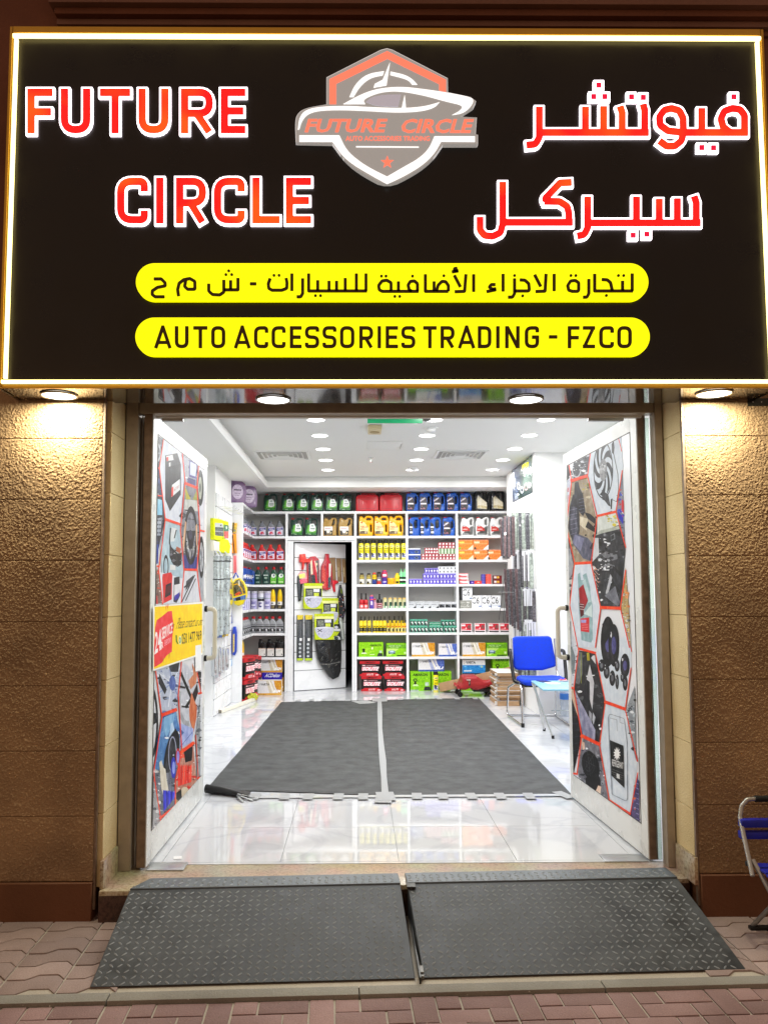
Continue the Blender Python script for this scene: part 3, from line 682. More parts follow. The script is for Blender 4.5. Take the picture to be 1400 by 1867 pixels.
# yellow contact decal. C: close-up (255,1090) x10.77
def UC(x, y): return TL(255+x/10.77, 1090+y/10.77)
pc = Print(UC)
pc.poly([(225,165),(1215,75),(1215,1115),(225,1440)], 'f6f7f2'); pc.poly([(258,180),(1200,115),(1196,1085),(240,1405)], 'ffe100')
red = [(265,600),(300,440),(400,370),(520,270),(600,255),(615,400),(640,560),(610,760),(600,1060),(490,1140),(400,1280),(250,1370),(245,1000)]
pc.poly(red, 'f2545c')
for P in ([(480,150),(500,150),(470,270)], [(520,120),(535,140),(500,260)], [(540,1090),(560,1080),(540,1215)], [(420,1200),(440,1180),(430,1300)], [(620,500),(655,520),(622,600)]): pc.poly(P, 'e8503c' if P[0][1] < 400 else 'c99a10')
pc.text('24', ((255,1120),(395,1010),(385,610),(265,680)), 'fff8f8', .02); pc.text('HR', ((350,1050),(430,985),(425,850),(350,905)), 'fff8f8', .02)
pc.text('SERVICE', ((400,830),(610,690),(615,480),(400,590)), 'fff8f8', .02); pc.text('EVERYDAY', ((455,950),(585,870),(585,770),(455,840)), 'fdd0d8', .01)
pc.text('Please contact us on:', ((680,620),(1185,545),(1185,375),(680,395)), '3a3010', 0, .12)
pc.text('050 1477 969', ((795,925),(1185,825),(1185,635),(795,700)), '1c1a10', .015)
pc.line([(685,745),(690,850),(715,900)], 26, '5a9a20'); pc.ell(760, 835, 28, 85, 'e8f0d0', 20); pc.ell(760, 835, 18, 60, '78a850', 18); pc.ell(760, 835, 8, 30, 'e8f0d0', 12)
pc.poly([(1065,940),(1185,920),(1180,1420),(1065,1450)], 'f4f5f6')      # plain sticker where the square code is left out
me = pc.me('contact_decal', (0, 0, 0), (1, 0, 0), (0, 0, 1), (0, -1, 0), base=.0090, step=.00004); link('contact_decal', me, PRD, dl)

# ---------------- right leaf. D: upper (1000,770) x4.553 ; E: lower (1000,1170) x4.342
TR = dist_px(aR, uR)
def UD(x, y): return TR(1000+x/4.553, 770+y/4.553)
def UE(x, y): return TR(1000+x/4.342, 1170+y/4.342)
pr = Print(UD); BG = 'dde4ec'
region(pr, [(100,330),(165,295),(190,560),(150,850),(112,860)], 'd8dbe8', 0, [], 1, 1)
pr.poly([(108,400),(175,345),(185,450),(118,530)], '3c4248'); pr.poly([(115,415),(160,380),(150,400),(115,440)], '7aa08c'); pr.poly([(118,530),(188,450),(180,640),(150,830),(122,830)], 'd4d8e4')
pr.line([(135,520),(172,480)], 4, '8aa0b4'); pr.text('Bike', ((140,590),(172,575),(172,520),(140,545)), 'd84a5c', .02); pr.text('parts', ((140,660),(170,640),(170,600),(140,620)), 'd86a78'); pr.text('BODY', ((135,725),(165,700),(165,620),(135,650)), 'e05a5a')
region(pr, [(165,300),(352,205),(325,440),(195,475)], '5a5c64', 30, ['d4d6dc','2e2f34','8c8e96','f0f0f4','3c3d44'], 8, 28)
pr.ring(235, 385, 40, 75, 8, 'c8cad0', a0=0, a1=4, wy=12); pr.poly([(170,310),(215,290),(200,400),(185,400)], 'e8e8ec')
region(pr, [(195,495),(322,455),(400,800),(358,1165),(225,1165),(160,900),(185,600)], 'b4a894', 18, ['c8bca4','8a8070','d8d0bc','a09888'], 14, 50)
pr.shards(290, 460, 345, 560, 12, ['c8b850','8a9a40','d8d0a0'], 6, 18, r1)
pr.poly([(222,500),(250,490),(260,540),(290,600),(310,740),(290,780),(240,720),(215,600)], '42434c'); pr.poly([(205,600),(240,600),(262,800),(262,900),(235,1000),(205,1000),(165,880),(180,700)], '4c4e58')
pr.poly([(195,700),(235,700),(245,900),(215,980),(180,860)], '6a6c7c'); pr.poly([(232,920),(330,960),(380,1020),(362,1155),(290,1130),(200,1000)], '74778a'); pr.poly([(220,930),(300,965),(270,1070),(205,1000)], '9a9cb4')
for k in range(6): pr.line([(180+k*2,730+k*40),(240,715+k*40)], 3, 'a8aabc')
for k in range(5): pr.line([(255,640+k*28),(300,630+k*28)], 3, '8a8ca0')
pr.poly([(300,745),(350,760),(395,800),(395,850),(330,800)], '3a3b42'); pr.poly([(262,780),(330,800),(320,900),(262,850)], 'e0d8c4'); pr.poly([(330,820),(392,880),(398,920),(310,870)], '2c2c30')
region(pr, [(358,205),(605,75),(625,380),(568,740),(410,770),(328,440)], BG, 0, [], 1, 1)
pr.ring(458, 395, 82, 240, 7, '3a3c42', wy=12, n=36)                                               # radiator fan
for k in range(8):
    a = k*.785; P = []
    for i in range(7): t = i/6; rr = .34+.62*t; ang = a+.75*t; P.append((458+80*rr*math.cos(ang), 395+232*rr*math.sin(ang)))
    for i in range(6, -1, -1): t = i/6; rr = .34+.62*t; ang = a+.34+.75*t+.12*t; P.append((458+80*rr*math.cos(ang), 395+232*rr*math.sin(ang)))
    pr.poly(P, '46484f')
pr.ell(458, 395, 32, 95, 'a8aaae', 22); pr.shards(435, 330, 480, 460, 20, ['c8cace','8a8c90','d8dade'], 5, 14, r1)
pr.poly([(445,560),(500,600),(520,700),(500,690),(470,650),(450,640)], '5a5c60'); pr.poly([(520,640),(535,630),(530,720),(520,720)], '2e2f33'); pr.poly([(528,180),(545,150),(552,210),(545,270),(530,250)], '2e2f33')
pr.line([(545,260),(580,430),(585,560),(570,660)], 5, '2e2f33'); pr.line([(570,660),(530,640)], 4, '2e2f33')
region(pr, [(568,740),(618,400),(640,1010),(600,900)], '9a9ca8', 14, ['d83a48','3a4ac8','6a6c7c','e4e4ea'], 10, 26)
pr.poly([(612,640),(630,650),(632,760),(610,730)], 'd83448'); pr.poly([(580,730),(625,790),(625,850),(585,790)], '3846c8')
region(pr, [(410,785),(562,750),(645,1050),(605,1530),(440,1530),(365,1170),(400,880)], '4a4c52', 34, ['2a2b30','6a6c74','8c8e94','3a3b42','1c1d20'], 16, 60)
pr.poly([(410,785),(562,750),(592,850),(410,930)], 'dce0dc'); pr.shards(490, 770, 580, 860, 14, ['e4d858','c8bc40','a8b0a0'], 8, 22, r1); pr.poly([(395,940),(430,900),(590,860),(598,885),(440,925)], 'c0c4bc')
pr.poly([(380,960),(420,960),(425,1100),(370,1160)], 'd8dade'); pr.poly([(520,940),(555,920),(560,970),(525,985)], '8a8e94'); pr.poly([(525,945),(550,930),(552,962),(528,975)], '3c3e44')
pr.shards(430, 960, 510, 1240, 34, ['e4e6ea','b8bac0','f4f4f6','1c1c20'], 5, 22, r1); pr.shards(370, 1170, 430, 1400, 26, ['d8a890','e0e0e4','c86a50','f0f0f0'], 4, 18, r1)
for k in range(5): pr.line([(375,1190+k*25),(420,1230+k*34)], 3, 'e4c4b4')
pr.poly([(540,1190),(620,1260),(600,1430),(520,1300)], '2c2d32'); pr.poly([(555,1230),(612,1290),(598,1400),(535,1300)], '4a4c54'); pr.poly([(480,1420),(520,1260),(535,1290),(500,1430)], 'c8cad0'); pr.poly([(470,1440),(560,1360),(600,1500),(580,1530)], '8c8e98')
region(pr, [(112,870),(150,860),(215,1170),(190,1510),(150,1510)], '5a5c62', 18, ['2a2b30','8c8e94','c8ccc8','6a6c72'], 10, 34)
pr.poly([(180,1040),(210,1180),(200,1260),(165,1320),(160,1200)], 'b4b6bc'); pr.poly([(130,880),(150,870),(160,980),(140,1010)], '20221f')
region(pr, [(225,1185),(358,1175),(438,1540),(395,1870),(250,1870),(182,1520)], BG, 0, [], 1, 1)
pr.poly([(248,1260),(268,1248),(275,1310),(300,1310),(290,1270),(320,1250),(350,1360),(362,1480),(372,1510),(375,1800),(360,1830),(280,1810),(270,1700),(255,1500),(250,1340)], 'aac4c8')  # tall flask
pr.poly([(290,1320),(312,1300),(345,1420),(358,1490),(335,1500)], 'c8dcde'); pr.poly([(258,1380),(295,1345),(335,1480),(290,1580),(268,1560)], 'b8303c'); pr.poly([(262,1500),(300,1510),(300,1600),(272,1620)], '7a2028')
pr.poly([(300,1590),(365,1510),(370,1620)], 'dce8e8'); pr.poly([(272,1630),(345,1620),(345,1745),(275,1735)], 'e03c48'); pr.poly([(276,1640),(320,1640),(318,1665),(278,1665)], 'b8b4e0')
for k in range(3): pr.line([(268,1510+k*20),(300,1515+k*20)], 4, 'f0e4e4')
for k in range(4): pr.line([(285,1675+k*14),(335,1678+k*14)], 3, 'f4b0b4')
region(pr, [(645,1200),(670,1500),(690,1870),(610,1540)], 'c8b48a', 22, ['e4d090','a89468','d8d8d8','e8a870','8a8c90'], 8, 24)
for P, w in (([(358,205),(328,440),(410,790),(360,1170),(440,1540),(395,1870)], 8), ([(165,300),(195,490),(150,860),(222,1175),(182,1520),(250,1870)], 8), ([(195,485),(325,445)], 26), ([(112,850),(155,845)], 20), ([(575,90),(612,240)], 6), ([(618,400),(566,740),(648,1040)], 8), ([(410,778),(566,742)], 20), ([(225,1172),(362,1165)], 22), ([(440,1538),(605,1545),(648,1230)], 10), ([(440,1538),(605,1545)], 26), ([(605,1545),(680,1870)], 8), ([(152,1512),(182,1512)], 16)):
    pr.line(P, w, OR)
pE = Print(UE); pE.k = 6
region(pE, [(155,20),(190,-60),(242,50),(205,360),(170,355)], 'd8dce4', 10, ['a8b0b4','c8d0d4','8a9298'], 8, 24); pE.poly([(165,40),(190,40),(215,120),(205,250),(190,260),(170,150)], '9aa4a8')
pE.poly([(170,-160),(180,-160),(182,60),(172,60)], '4a5058')
region(pE, [(242,70),(372,90),(452,470),(410,800),(270,745),(205,370)], '3a3b40', 26, ['1c1d20','5a5c60','2a2b30','74767a'], 16, 60)
pE.poly([(240,80),(270,85),(275,250),(245,340),(220,330)], '8a8c90'); pE.line([(262,90),(262,330)], 5, 'a8b040'); pE.poly([(330,180),(365,330),(350,540),(300,330)], 'd8d8dc'); pE.poly([(305,300),(330,320),(330,560),(270,410)], '2a2b33')
pE.poly([(305,90),(325,88),(330,150),(310,150)], 'c8c040'); pE.poly([(355,110),(372,110),(378,180),(340,130)], 'd8d8da'); pE.poly([(355,560),(375,600),(360,660),(350,620)], 'c8cad0'); pE.poly([(325,545),(345,570),(345,700),(330,680)], 'b4b6bc')
pE.poly([(205,372),(375,700),(372,790),(275,740)], 'b4b4c8')
for k in range(11): pE.line([(222+k*13,420+k*29),(268+k*9,738+k*5)], 3, '8a8ca8')
region(pE, [(172,372),(205,375),(270,745),(205,1030),(200,1100)], '26272c', 0, [], 1, 1)
for k in range(10): pE.line([(180+k*1,430+k*55),(235+k*2,450+k*50)], 5, '4a4c60')
pE.poly([(172,372),(200,380),(240,600),(225,560),(180,420)], 'd8c4b0')
region(pE, [(640,-60),(375,90),(452,470),(615,530),(660,200),(660,-60)], BG, 0, [], 1, 1)
for cx, cy_, rx, ry in ((475,0,58,200),(522,30,44,170),(610,190,38,95),(425,190,26,50),(465,240,24,55),(510,290,24,62),(548,190,20,48),(548,320,14,60),(612,330,20,60),(590,280,16,40)):
    pE.ell(cx, cy_, rx, ry, '1e1f22', 22); pE.ell(cx, cy_, rx*.68, ry*.7, '3a3b42', 20); pE.ell(cx, cy_, rx*.4, ry*.42, '6a68a0' if rx > 36 else '8a8c92', 16); pE.ell(cx-rx*.5, cy_-ry*.5, rx*.14, ry*.14, 'e8e8ec', 8)
pE.poly([(430,-140),(480,-180),(500,-60),(440,40)], '2a2b2f')
region(pE, [(455,488),(612,545),(712,950),(650,1360),(490,1260),(410,810)], BG, 0, [], 1, 1)
pE.line(fillet([(480,570),(605,610),(628,800),(632,1270),(510,1210),(485,740)], 20, True), 5, 'aab0ba', True)                      # white can
pE.poly([(494,780),(600,825),(608,1160),(505,1060)], '2d2f30'); P = []
for k in range(24): a = k*math.pi/12; q = 1 if k % 2 else .56; P.append((551+30*q*math.cos(a), 890+58*q*math.sin(a)))
pE.poly(P, 'f4f4f4'); pE.line([(490,605),(545,620),(548,710)], 4, 'b0b4bc'); pE.line([(570,590),(570,640),(598,650)], 4, 'b0b4bc')
pE.text('REFRIGERANT', ((512,985),(602,1012),(602,960),(512,930)), 'e8e8e8', .01)
for k in range(4): pE.line([(512,1010+k*18),(600,1045+k*18)], 3, '8a8c8c')
pE.poly([(548,1045),(572,1055),(574,1090),(550,1080)], 'd8d8d8'); pE.line([(508,1030),(606,1065)], 2, 'a0a0a0')
region(pE, [(620,540),(690,350),(700,950),(640,700)], 'a8aeb4', 18, ['2c2e33','e4e8ec','6a7078','c0c8d0'], 8, 24)
region(pE, [(280,765),(408,825),(490,1265),(480,1310),(430,1270),(245,1140),(232,1050)], '8c8c94', 26, ['c8ccd4','4a4c54','a8acb4','3a4068'], 10, 34)
pE.ell(340, 985, 68, 120, '1c1c1f', 26, -.25); pE.ring(325, 960, 52, 95, 3, '4a4c50', wy=5); pE.ring(325, 960, 38, 70, 3, '55575c', wy=5); pE.ring(325, 960, 22, 42, 3, '55575c', wy=5); pE.poly([(300,1080),(400,1040),(420,1110),(400,1240),(300,1150)], '26262a')
for k in range(6): pE.line([(325,960),(325+62*math.cos(k*1.05+.3),960+110*math.sin(k*1.05+.3))], 3, '6a6c70')
pE.poly([(370,1210),(400,1140),(425,1150),(418,1200),(430,1270),(372,1230)], 'eed8c8'); pE.poly([(270,790),(290,800),(296,850),(275,860)], 'e8d0c0')
region(pE, [(205,1040),(240,1040),(250,1140),(205,1115)], 'e0e2ea', 0, [], 1, 1)
region(pE, [(712,1040),(728,1500),(650,1440),(655,1360)], '6a5a90', 16, ['c8c0e0','4a4080','8a7ab0','e87a50'], 8, 24); pE.poly([(700,1080),(724,1110),(724,1470),(692,1440)], '544a80')
for k in range(9): pE.line([(700,1120+k*40),(720,1130+k*40)], 5, 'a8a0cc')
region(pE, [(490,1275),(648,1378),(655,1440),(485,1320)], 'dfe2e8', 0, [], 1, 1)
for P, w in (([(242,60),(205,365),(268,745),(232,1050)], 8), ([(242,55),(375,90)], 18), ([(375,85),(455,480),(410,815),(490,1270),(482,1320)], 8), ([(170,360),(207,370)], 16), ([(268,745),(410,815)], 26), ([(455,478),(615,535)], 24), ([(660,210),(615,535),(712,950)], 7), ([(630,-100),(662,80)], 6), ([(712,1040),(652,1365),(660,1450)], 7), ([(490,1265),(650,1368)], 26), ([(205,1045),(235,1050)], 14)):
    pE.line(P, w, OR)
for p_, nm in ((pr, 'collage_print'), (pE, 'collage_print')):
    me = p_.me(nm, (0, 0, 0), (1, 0, 0), (0, 0, 1), (0, 1, 0), base=.0024, step=.00010); clip_to_panel(me, LR, HR); link(nm, me, PRD, dr)

# handles
M_cream = mat('cream_plastic', 'd9d6c6', .3)
def handle(parent, L, side, sgn):
    q = MB(); y0 = -.002 if side > 0 else .002; d = -.055*sgn if side > 0 else .055*sgn
    q.tube(fillet([(L-.035, 0, .985), (L-.035, d, .985), (L-.035, d, 1.34), (L-.035, 0, 1.34)], .035, False, 6), .016, 12)
    o = link('handle', q.me('handle', True), M_cream, parent)
    for z in (.985, 1.34):
        q = MB(); q.tube([(L-.035, 0, z), (L-.035, d*.16, z)], .021, 12); link('handle_collar', q.me('handle_collar', True), M_black, o)
def end_handle(parent, L, yy, s):
    q = MB(); q.tube(fillet([(L, yy, .985), (L+.0, yy+s*.075, .985), (L+.0, yy+s*.075, 1.34), (L+.0, yy, 1.34)], .035, False, 6), .017, 12)
    o = link('handle', q.me('handle', True), M_cream, parent)
    for z in (.985, 1.34):
        q = MB(); q.tube([(L, yy, z), (L, yy+s*.018, z)], .022, 12); link('handle_collar', q.me('handle_collar', True), M_black, o)
end_handle(dl, LL-.03, -.001, -1); end_handle(dr, LR-.03, .001, 1)
q = MB(); q.box(LR-.004, LR+.012, -.035, -.012, 1.05, 1.09); link('lock_body', q.me('lock_body', bevel=.002), M_black, dr)
for nm, x0, x1, lab in (('floor_plate', -1.125, -.925, 'scuffed steel pivot plate on the threshold under the left door leaf'), ('floor_plate', 1.335, 1.57, 'scuffed steel pivot plate on the threshold under the right door leaf')):
    q = MB(); q.box(0, x1-x0, 0, .125, 0, .004); o = link(nm, q.me(nm, bevel=.0015), M_steel, loc=(x0, 4.33 if x0 < 0 else 4.42, .001)); tag(o, lab, 'metal plate')

# ============================================================ SHOP SIGN
SY = 3.84                                   # face of the sign
def S(px, py): p = onY(px, py, SY-.015); return (p.x, p.z)
sg = thing('shop_sign', 'big black lit shop sign with red letters, shield emblem and glowing border', 'shop sign', (0, SY, 2.47))
def sg_link(name, me, M, parent=sg, smooth=False):
    for v in me.vertices: v.co = v.co-Vector((0, SY, 2.47))
    return link(name, me, M, parent, smooth=smooth)
M_panel = mat('black_composite', '140f0d', .34, noise=.15, nscale=5, spec=.4)
M_soff = mat('glossy_soffit', '3a2f25', .07, spec=.9, coat=.3)
M_strip = mat('neon_strip', 'fff4c0', .4, emit=(1, .82, .30), estr=NEON)
M_goldtrim = mat('gold_trim', 'c79a3a', .35, .6)
SX0, SX1, SZ0, SZ1 = -1.735, 2.055, 2.475, 4.285
q = MB(); q.box(SX0, SX1, SY, FY+.045, SZ0+.003, SZ1); sg_link('panel', q.me('panel', bevel=.002, seg=1), M_panel)
q = MB(); q.box(SX0-.03, SX1+.03, SY+.005, FY+.06, SZ0-.012, SZ0-.0005); sg_link('soffit', q.me('soffit'), M_soff)
for nm, a in (('edge_trim', (SX0-.016, SX0-.001, SY-.02, FY, SZ0-.012, SZ1+.035)), ('edge_trim', (SX1+.001, SX1+.016, SY-.02, FY, SZ0-.012, SZ1+.035)), ('edge_trim', (SX0, SX1, SY-.02, FY, SZ1+.001, SZ1+.036)), ('edge_trim', (SX0, SX1, SY-.012, SY-.0005, SZ0-.014, SZ0+.004))):
    q = MB(); q.box(*a); sg_link(nm, q.me(nm, bevel=.002, seg=1), M_goldtrim)
r_ = .0125
for a, b_ in (((SX0+.018, SY-.016, SZ0+.032), (SX0+.018, SY-.016, SZ1-.03)), ((SX1-.018, SY-.016, SZ0+.032), (SX1-.018, SY-.016, SZ1-.03)), ((SX0, SY-.016, SZ1-.014), (SX1, SY-.016, SZ1-.014)), ((SX0, SY-.018, SZ0+.016), (SX1, SY-.018, SZ0+.016))):
    q = MB(); q.bar(a, b_, .018, .018); sg_link('light_strip', q.me('light_strip', bevel=.004), M_strip)
PXM = (S(900, 350)[0]-S(400, 350)[0])/500          # metres per photo pixel on the sign

def red_mat(nm, a, b_, k):
    M = mat(nm, a, .35, emit=a, estr=k); nt = M.node_tree; b = nt.nodes['Principled BSDF']; P = pos_node(nt)
    n = nt.nodes.new('ShaderNodeTexNoise'); n.inputs['Scale'].default_value = 2.6; n.inputs['Detail'].default_value = 2; nt.links.new(P, n.inputs['Vector'])
    r = nt.nodes.new('ShaderNodeValToRGB'); e = r.color_ramp.elements
    e[0].position = .48; e[0].color = (*srgb(a), 1); e[1].position = .64; e[1].color = (*srgb(b_), 1)
    nt.links.new(n.outputs[0], r.inputs[0]); nt.links.new(r.outputs[0], b.inputs['Emission Color']); return M
M_red = red_mat('lit_red_acrylic', 'ff1616', 'ff5a12', 1.0)
M_dot = mat('lit_crimson_acrylic', 'e01040', .35, emit='e0103c', estr=.9)
M_halo = mat('lit_white_acrylic', 'fff6f8', .4, emit=(1, .90, .97), estr=3.2)
def letter(build, w, face=M_red, nm='letter', halo=3.6, inner=0.0):
    """build(stroke) in photo pixels (y down)"""
    s = Stroke(); build(s)
    me = s.solid(nm, 1.1, halo, S, SY-.014, SY-.0006, True); o = sg_link(nm, me, M_halo)
    me = s.solid('letter_face', 1.0, inner, S, SY-.018, SY-.0142); sg_link('letter_face', me, face, o); return o

def G(ch, x0, x1, y0, y1, t):
    """DIN-like capital drawn as strokes into the box (y0 top, y1 bottom)"""
    h = t/2; L, Rr, T, B = x0+h, x1-h, y0+h, y1-h; cx = (x0+x1)/2; m_ = (y0+y1)/2; rr = (x1-x0)*.36
    def f(s):
        if ch == 'F': s.path([(L, y1), (L, y0)], t); s.path([(x0, T), (x1, T)], t); s.path([(x0, m_+.02*(y1-y0)), (x1-.06*(x1-x0), m_+.02*(y1-y0))], t)
        elif ch == 'E': s.path([(L, y1), (L, y0)], t); s.path([(x0, T), (x1, T)], t); s.path([(x0, m_), (x1-.08*(x1-x0), m_)], t); s.path([(x0, B), (x1, B)], t)
        elif ch == 'L': s.path([(L, y1), (L, y0)], t); s.path([(x0, B), (x1, B)], t)
        elif ch == 'T': s.path([(x0, T), (x1, T)], t); s.path([(cx, y0), (cx, y1)], t)
        elif ch == 'I': s.path([(cx, y0), (cx, y1)], t)
        elif ch == 'U': s.path([(L, y0), (L, B), (Rr, B), (Rr, y0)], t, rr)
        elif ch == 'O': s.path([(L, m_), (L, T), (Rr, T), (Rr, B), (L, B)], t, rr, closed=True)
        elif ch == 'C': s.path([(Rr, y0+.30*(y1-y0)), (Rr, T), (L, T), (L, B), (Rr, B), (Rr, y1-.28*(y1-y0))], t, rr)
        elif ch == 'G': s.path([(Rr, y0+.28*(y1-y0)), (Rr, T), (L, T), (L, B), (Rr, B), (Rr, m_)], t, rr); s.path([(Rr+h, m_), (cx, m_)], t)
        elif ch == 'R':
            w2 = (Rr+L)/2; s.path([(L, y1), (L, y0)], t); s.path([(x0, T), (Rr-.01, T), (Rr-.01, m_+h*.6), (x0, m_+h*.6)], t, rr*.95)
            s.path([(cx-.02*(x1-x0), m_+h*.6), (x1-h*1.05, y1-h*.35)], t*.96)
        elif ch == 'D': s.path([(L, y1), (L, y0)], t); s.path([(x0, T), (Rr, T), (Rr, B), (x0, B)], t, rr)
        elif ch == 'A': s.path([(x0+h*.9, y1), (cx, y0+h*.3)], t*.95); s.path([(x1-h*.9, y1), (cx, y0+h*.3)], t*.95); s.path([(cx-h*.9, T-h*.4), (cx+h*.9, T-h*.4)], t); s.path([(x0+.22*(x1-x0), y1-.26*(y1-y0)), (x1-.22*(x1-x0), y1-.26*(y1-y0))], t*.92)
        elif ch == 'N': s.path([(L, y1), (L, y0)], t); s.path([(Rr, y1), (Rr, y0)], t); s.path([(L+h*.1, y0+h*.3), (Rr-h*.1, y1-h*.3)], t*.98)
        elif ch == 'Z': s.path([(x0, T), (x1, T)], t); s.path([(x0, B), (x1, B)], t); s.path([(Rr, T), (L, B)], t*.95)
        elif ch == 'S': s.path([(Rr, y0+.25*(y1-y0)), (Rr, T), (L, T), (L, m_-h*.2), (Rr, m_+h*.2), (Rr, B), (L, B), (L, y1-.25*(y1-y0))], t, (x1-x0)*.30)
        elif ch == '-': s.path([(x0, m_), (x1, m_)], t)
    return f
for ch, a, b_ in (('F', 100, 192), ('U', 222, 330), ('T', 365, 475), ('U', 505, 615), ('R', 660, 777), ('E', 805, 895)):
    letter(G(ch, a/2, b_/2, 161, 242.5, 13.6), 15)
for ch, a, b_ in (('C', 427, 540), ('I', 568, 598), ('R', 642, 752), ('C', 780, 893), ('L', 920, 1020), ('E', 1042, 1135)):
    letter(G(ch, a/2, b_/2, 323.5, 407, 13.6), 15)
# Arabic, traced as strokes: coordinates are (700+x/2, y/2)
def A_(pts): return [(700+x/2, y/2) for x, y in pts]
W = 12.8
def w1(s):   # fa-ya-waw
    s.path(A_([(1327,482),(1092,482)]), W); s.path(A_([(1158,393),(1158,482)]), W)
    s.path(A_([(1314,482),(1314,420),(1298,398),(1270,394),(1240,404),(1228,432),(1236,462),(1262,482)]), W, 9)
    s.path(A_([(1090,482),(1035,476),(1006,455),(1004,424),(1022,400),(1048,394),(1076,402),(1090,430),(1091,482),(1084,512),(1060,532),(1030,532),(1003,512)]), W, 9)
    s.disc(*A_([(1091,482)])[0], W/2)
def w2(s):   # ta-sheen-ra
    s.path(A_([(965,482),(560,482)]), W); s.path(A_([(950,483),(950,400),(944,378)]), W, 4)
    s.path(A_([(868,482),(868,410),(860,386)]), W, 4); s.path(A_([(800,482),(800,386)]), W); s.path(A_([(734,482),(734,388)]), W)
    s.path(A_([(566,388),(566,500),(552,525),(519,528)]), W, 9)
def w3(s):   # seen-ya-ra
    s.path(A_([(1154,812),(742,812)]), W); s.path(A_([(1138,812),(1138,738),(1130,714)]), W, 4); s.path(A_([(1069,812),(1069,722)]), W); s.path(A_([(1003,812),(1003,724)]), W); s.path(A_([(920,812),(920,716)]), W)
    s.path(A_([(742,716),(742,830),(730,855),(704,860)]), W, 9)
def w4(s):   # kaf-lam
    s.path(A_([(684,664),(642,666),(588,722),(590,732)]), W, 3); s.path(A_([(584,733),(640,734),(668,752),(674,780),(674,812)]), W, 9); s.path(A_([(688,810),(433,810)]), W)
    s.path(A_([(433,662),(433,815),(424,848),(396,861),(366,858),(350,838),(350,790)]), W, 9)
for wf in (w1, w2, w3, w4): letter(wf, W)
for x, y in ((1275,352), (1158,537), (1201,538), (902,352), (945,354), (764,351), (805,351), (783,309), (908,857), (958,853)):
    letter(lambda s, x=x, y=y: s.square(*A_([(x, y)])[0], 4.6), W, M_dot, 'letter_dot', 5.2)

# yellow name strips
M_yel = mat('lit_yellow_acrylic', 'ffff00', .35, emit=(1, .98, .0), estr=1.05)
M_ink = mat('dark_brown_cutout', '4a3404', .6)
def strip_(y0, y1, x0, x1):
    s = Stroke(); r = (y1-y0)/2; s.path([(x0+r, (y0+y1)/2), (x1-r, (y0+y1)/2)], 2*r, caps='round')
    s.discs += [(x0+r, (y0+y1)/2, r), (x1-r, (y0+y1)/2, r)]
    return sg_link('name_strip', s.solid('name_strip', 2.0, 0, S, SY-.022, SY-.0005), M_yel)
n1 = strip_(480.5, 549, 248.5, 1181); n2 = strip_(579.5, 649.5, 247.5, 1183.5)
ZA = lambda x: 240+x/2.917; ZB = lambda x: 710+x/2.917; ZY = lambda y: 470+y/2.917
txt = [(c, ZA(a), ZA(b_)) for c, a, b_ in (('A',122,215),('U',232,305),('T',330,405),('O',425,500),('A',545,635),('C',652,728),('C',745,820),('E',842,905),('S',922,998),('S',1015,1090),('O',1108,1185),('R',1210,1284),('I',1308,1325))]
txt += [('E', ZA(1350), ZB(45))]+[(c, ZB(a), ZB(b_)) for c, a, b_ in (('S',62,137),('T',178,250),('R',270,345),('A',362,455),('D',468,540),('I',566,583),('N',613,690),('G',717,793),('F',945,1007),('Z',1025,1090),('C',1112,1190),('O',1208,1285))]
for c, a, b_ in txt:
    s = Stroke(); G(c, a, b_, ZY(366), ZY(483), 6.4)(s)
    sg_link('letter', s.solid('letter', .75, 0, S, SY-.026, SY-.0222), M_ink, n2)
s = Stroke(); s.path([(ZB(845), ZY(423)), (ZB(890), ZY(423))], 6.2); sg_link('letter', s.solid('letter', .75, 0, S, SY-.026, SY-.0222), M_ink, n2)
AR = []
def ar(pts, B=False, r=3., closed=False): AR.append(([((ZB if B else ZA)(x), ZY(y)) for x, y in pts], r, closed))
ar([(120,115),(160,115),(180,135),(181,152),(140,160),(113,178),(112,198),(128,210),(178,210)]); ar([(252,207),(247,172),(255,138),(280,119),(312,113),(338,128),(339,170),(300,170),(284,155),(290,122)], r=4)
ar([(567,110),(567,173),(492,173)], r=1); ar([(528,122),(528,173)]); ar([(492,120),(492,185),(470,200),(432,198),(412,180),(412,140)], r=6); ar([(630,141),(665,141)])
ar([(738,112),(728,140),(730,165),(748,175),(800,175),(826,165),(827,135),(822,110)], r=5); ar([(853,86),(853,179)]); ar([(910,112),(910,192),(900,210),(878,210)], r=5)
ar([(942,86),(942,179),(1252,179)], r=1); ar([(990,122),(990,179)]); ar([(1050,125),(1050,179)]); ar([(1090,125),(1090,179)]); ar([(1136,110),(1136,179)]); ar([(1195,86),(1195,179)]); ar([(1246,86),(1246,179)])
ar([(8,181),(8,135),(-15,122),(-40,126),(-58,150),(-55,172),(-40,181)], True, 5); ar([(-42,181),(155,181)], True, 0); ar([(47,128),(47,181)], True)
ar([(148,181),(148,140),(132,126),(110,128),(98,148),(104,172),(118,181)], True, 5); ar([(190,90),(190,181),(312,181)], True, 1)
ar([(236,128),(236,181)], True); ar([(312,181),(312,150),(298,130),(278,128),(258,148),(248,181)], True, 5)
ar([(405,90),(398,181),(345,183)], True, 2); ar([(343,95),(376,158)], True); ar([(360,58),(345,60),(343,70),(365,72)], True, 2); ar([(330,78),(366,72)], True); ar([(446,90),(446,184)], True)
ar([(562,145),(540,145),(528,158),(545,170),(566,167)], True, 3); ar([(514,183),(566,172)], True); ar([(602,88),(602,182)], True); ar([(663,112),(663,192),(652,212),(628,212)], True, 5)
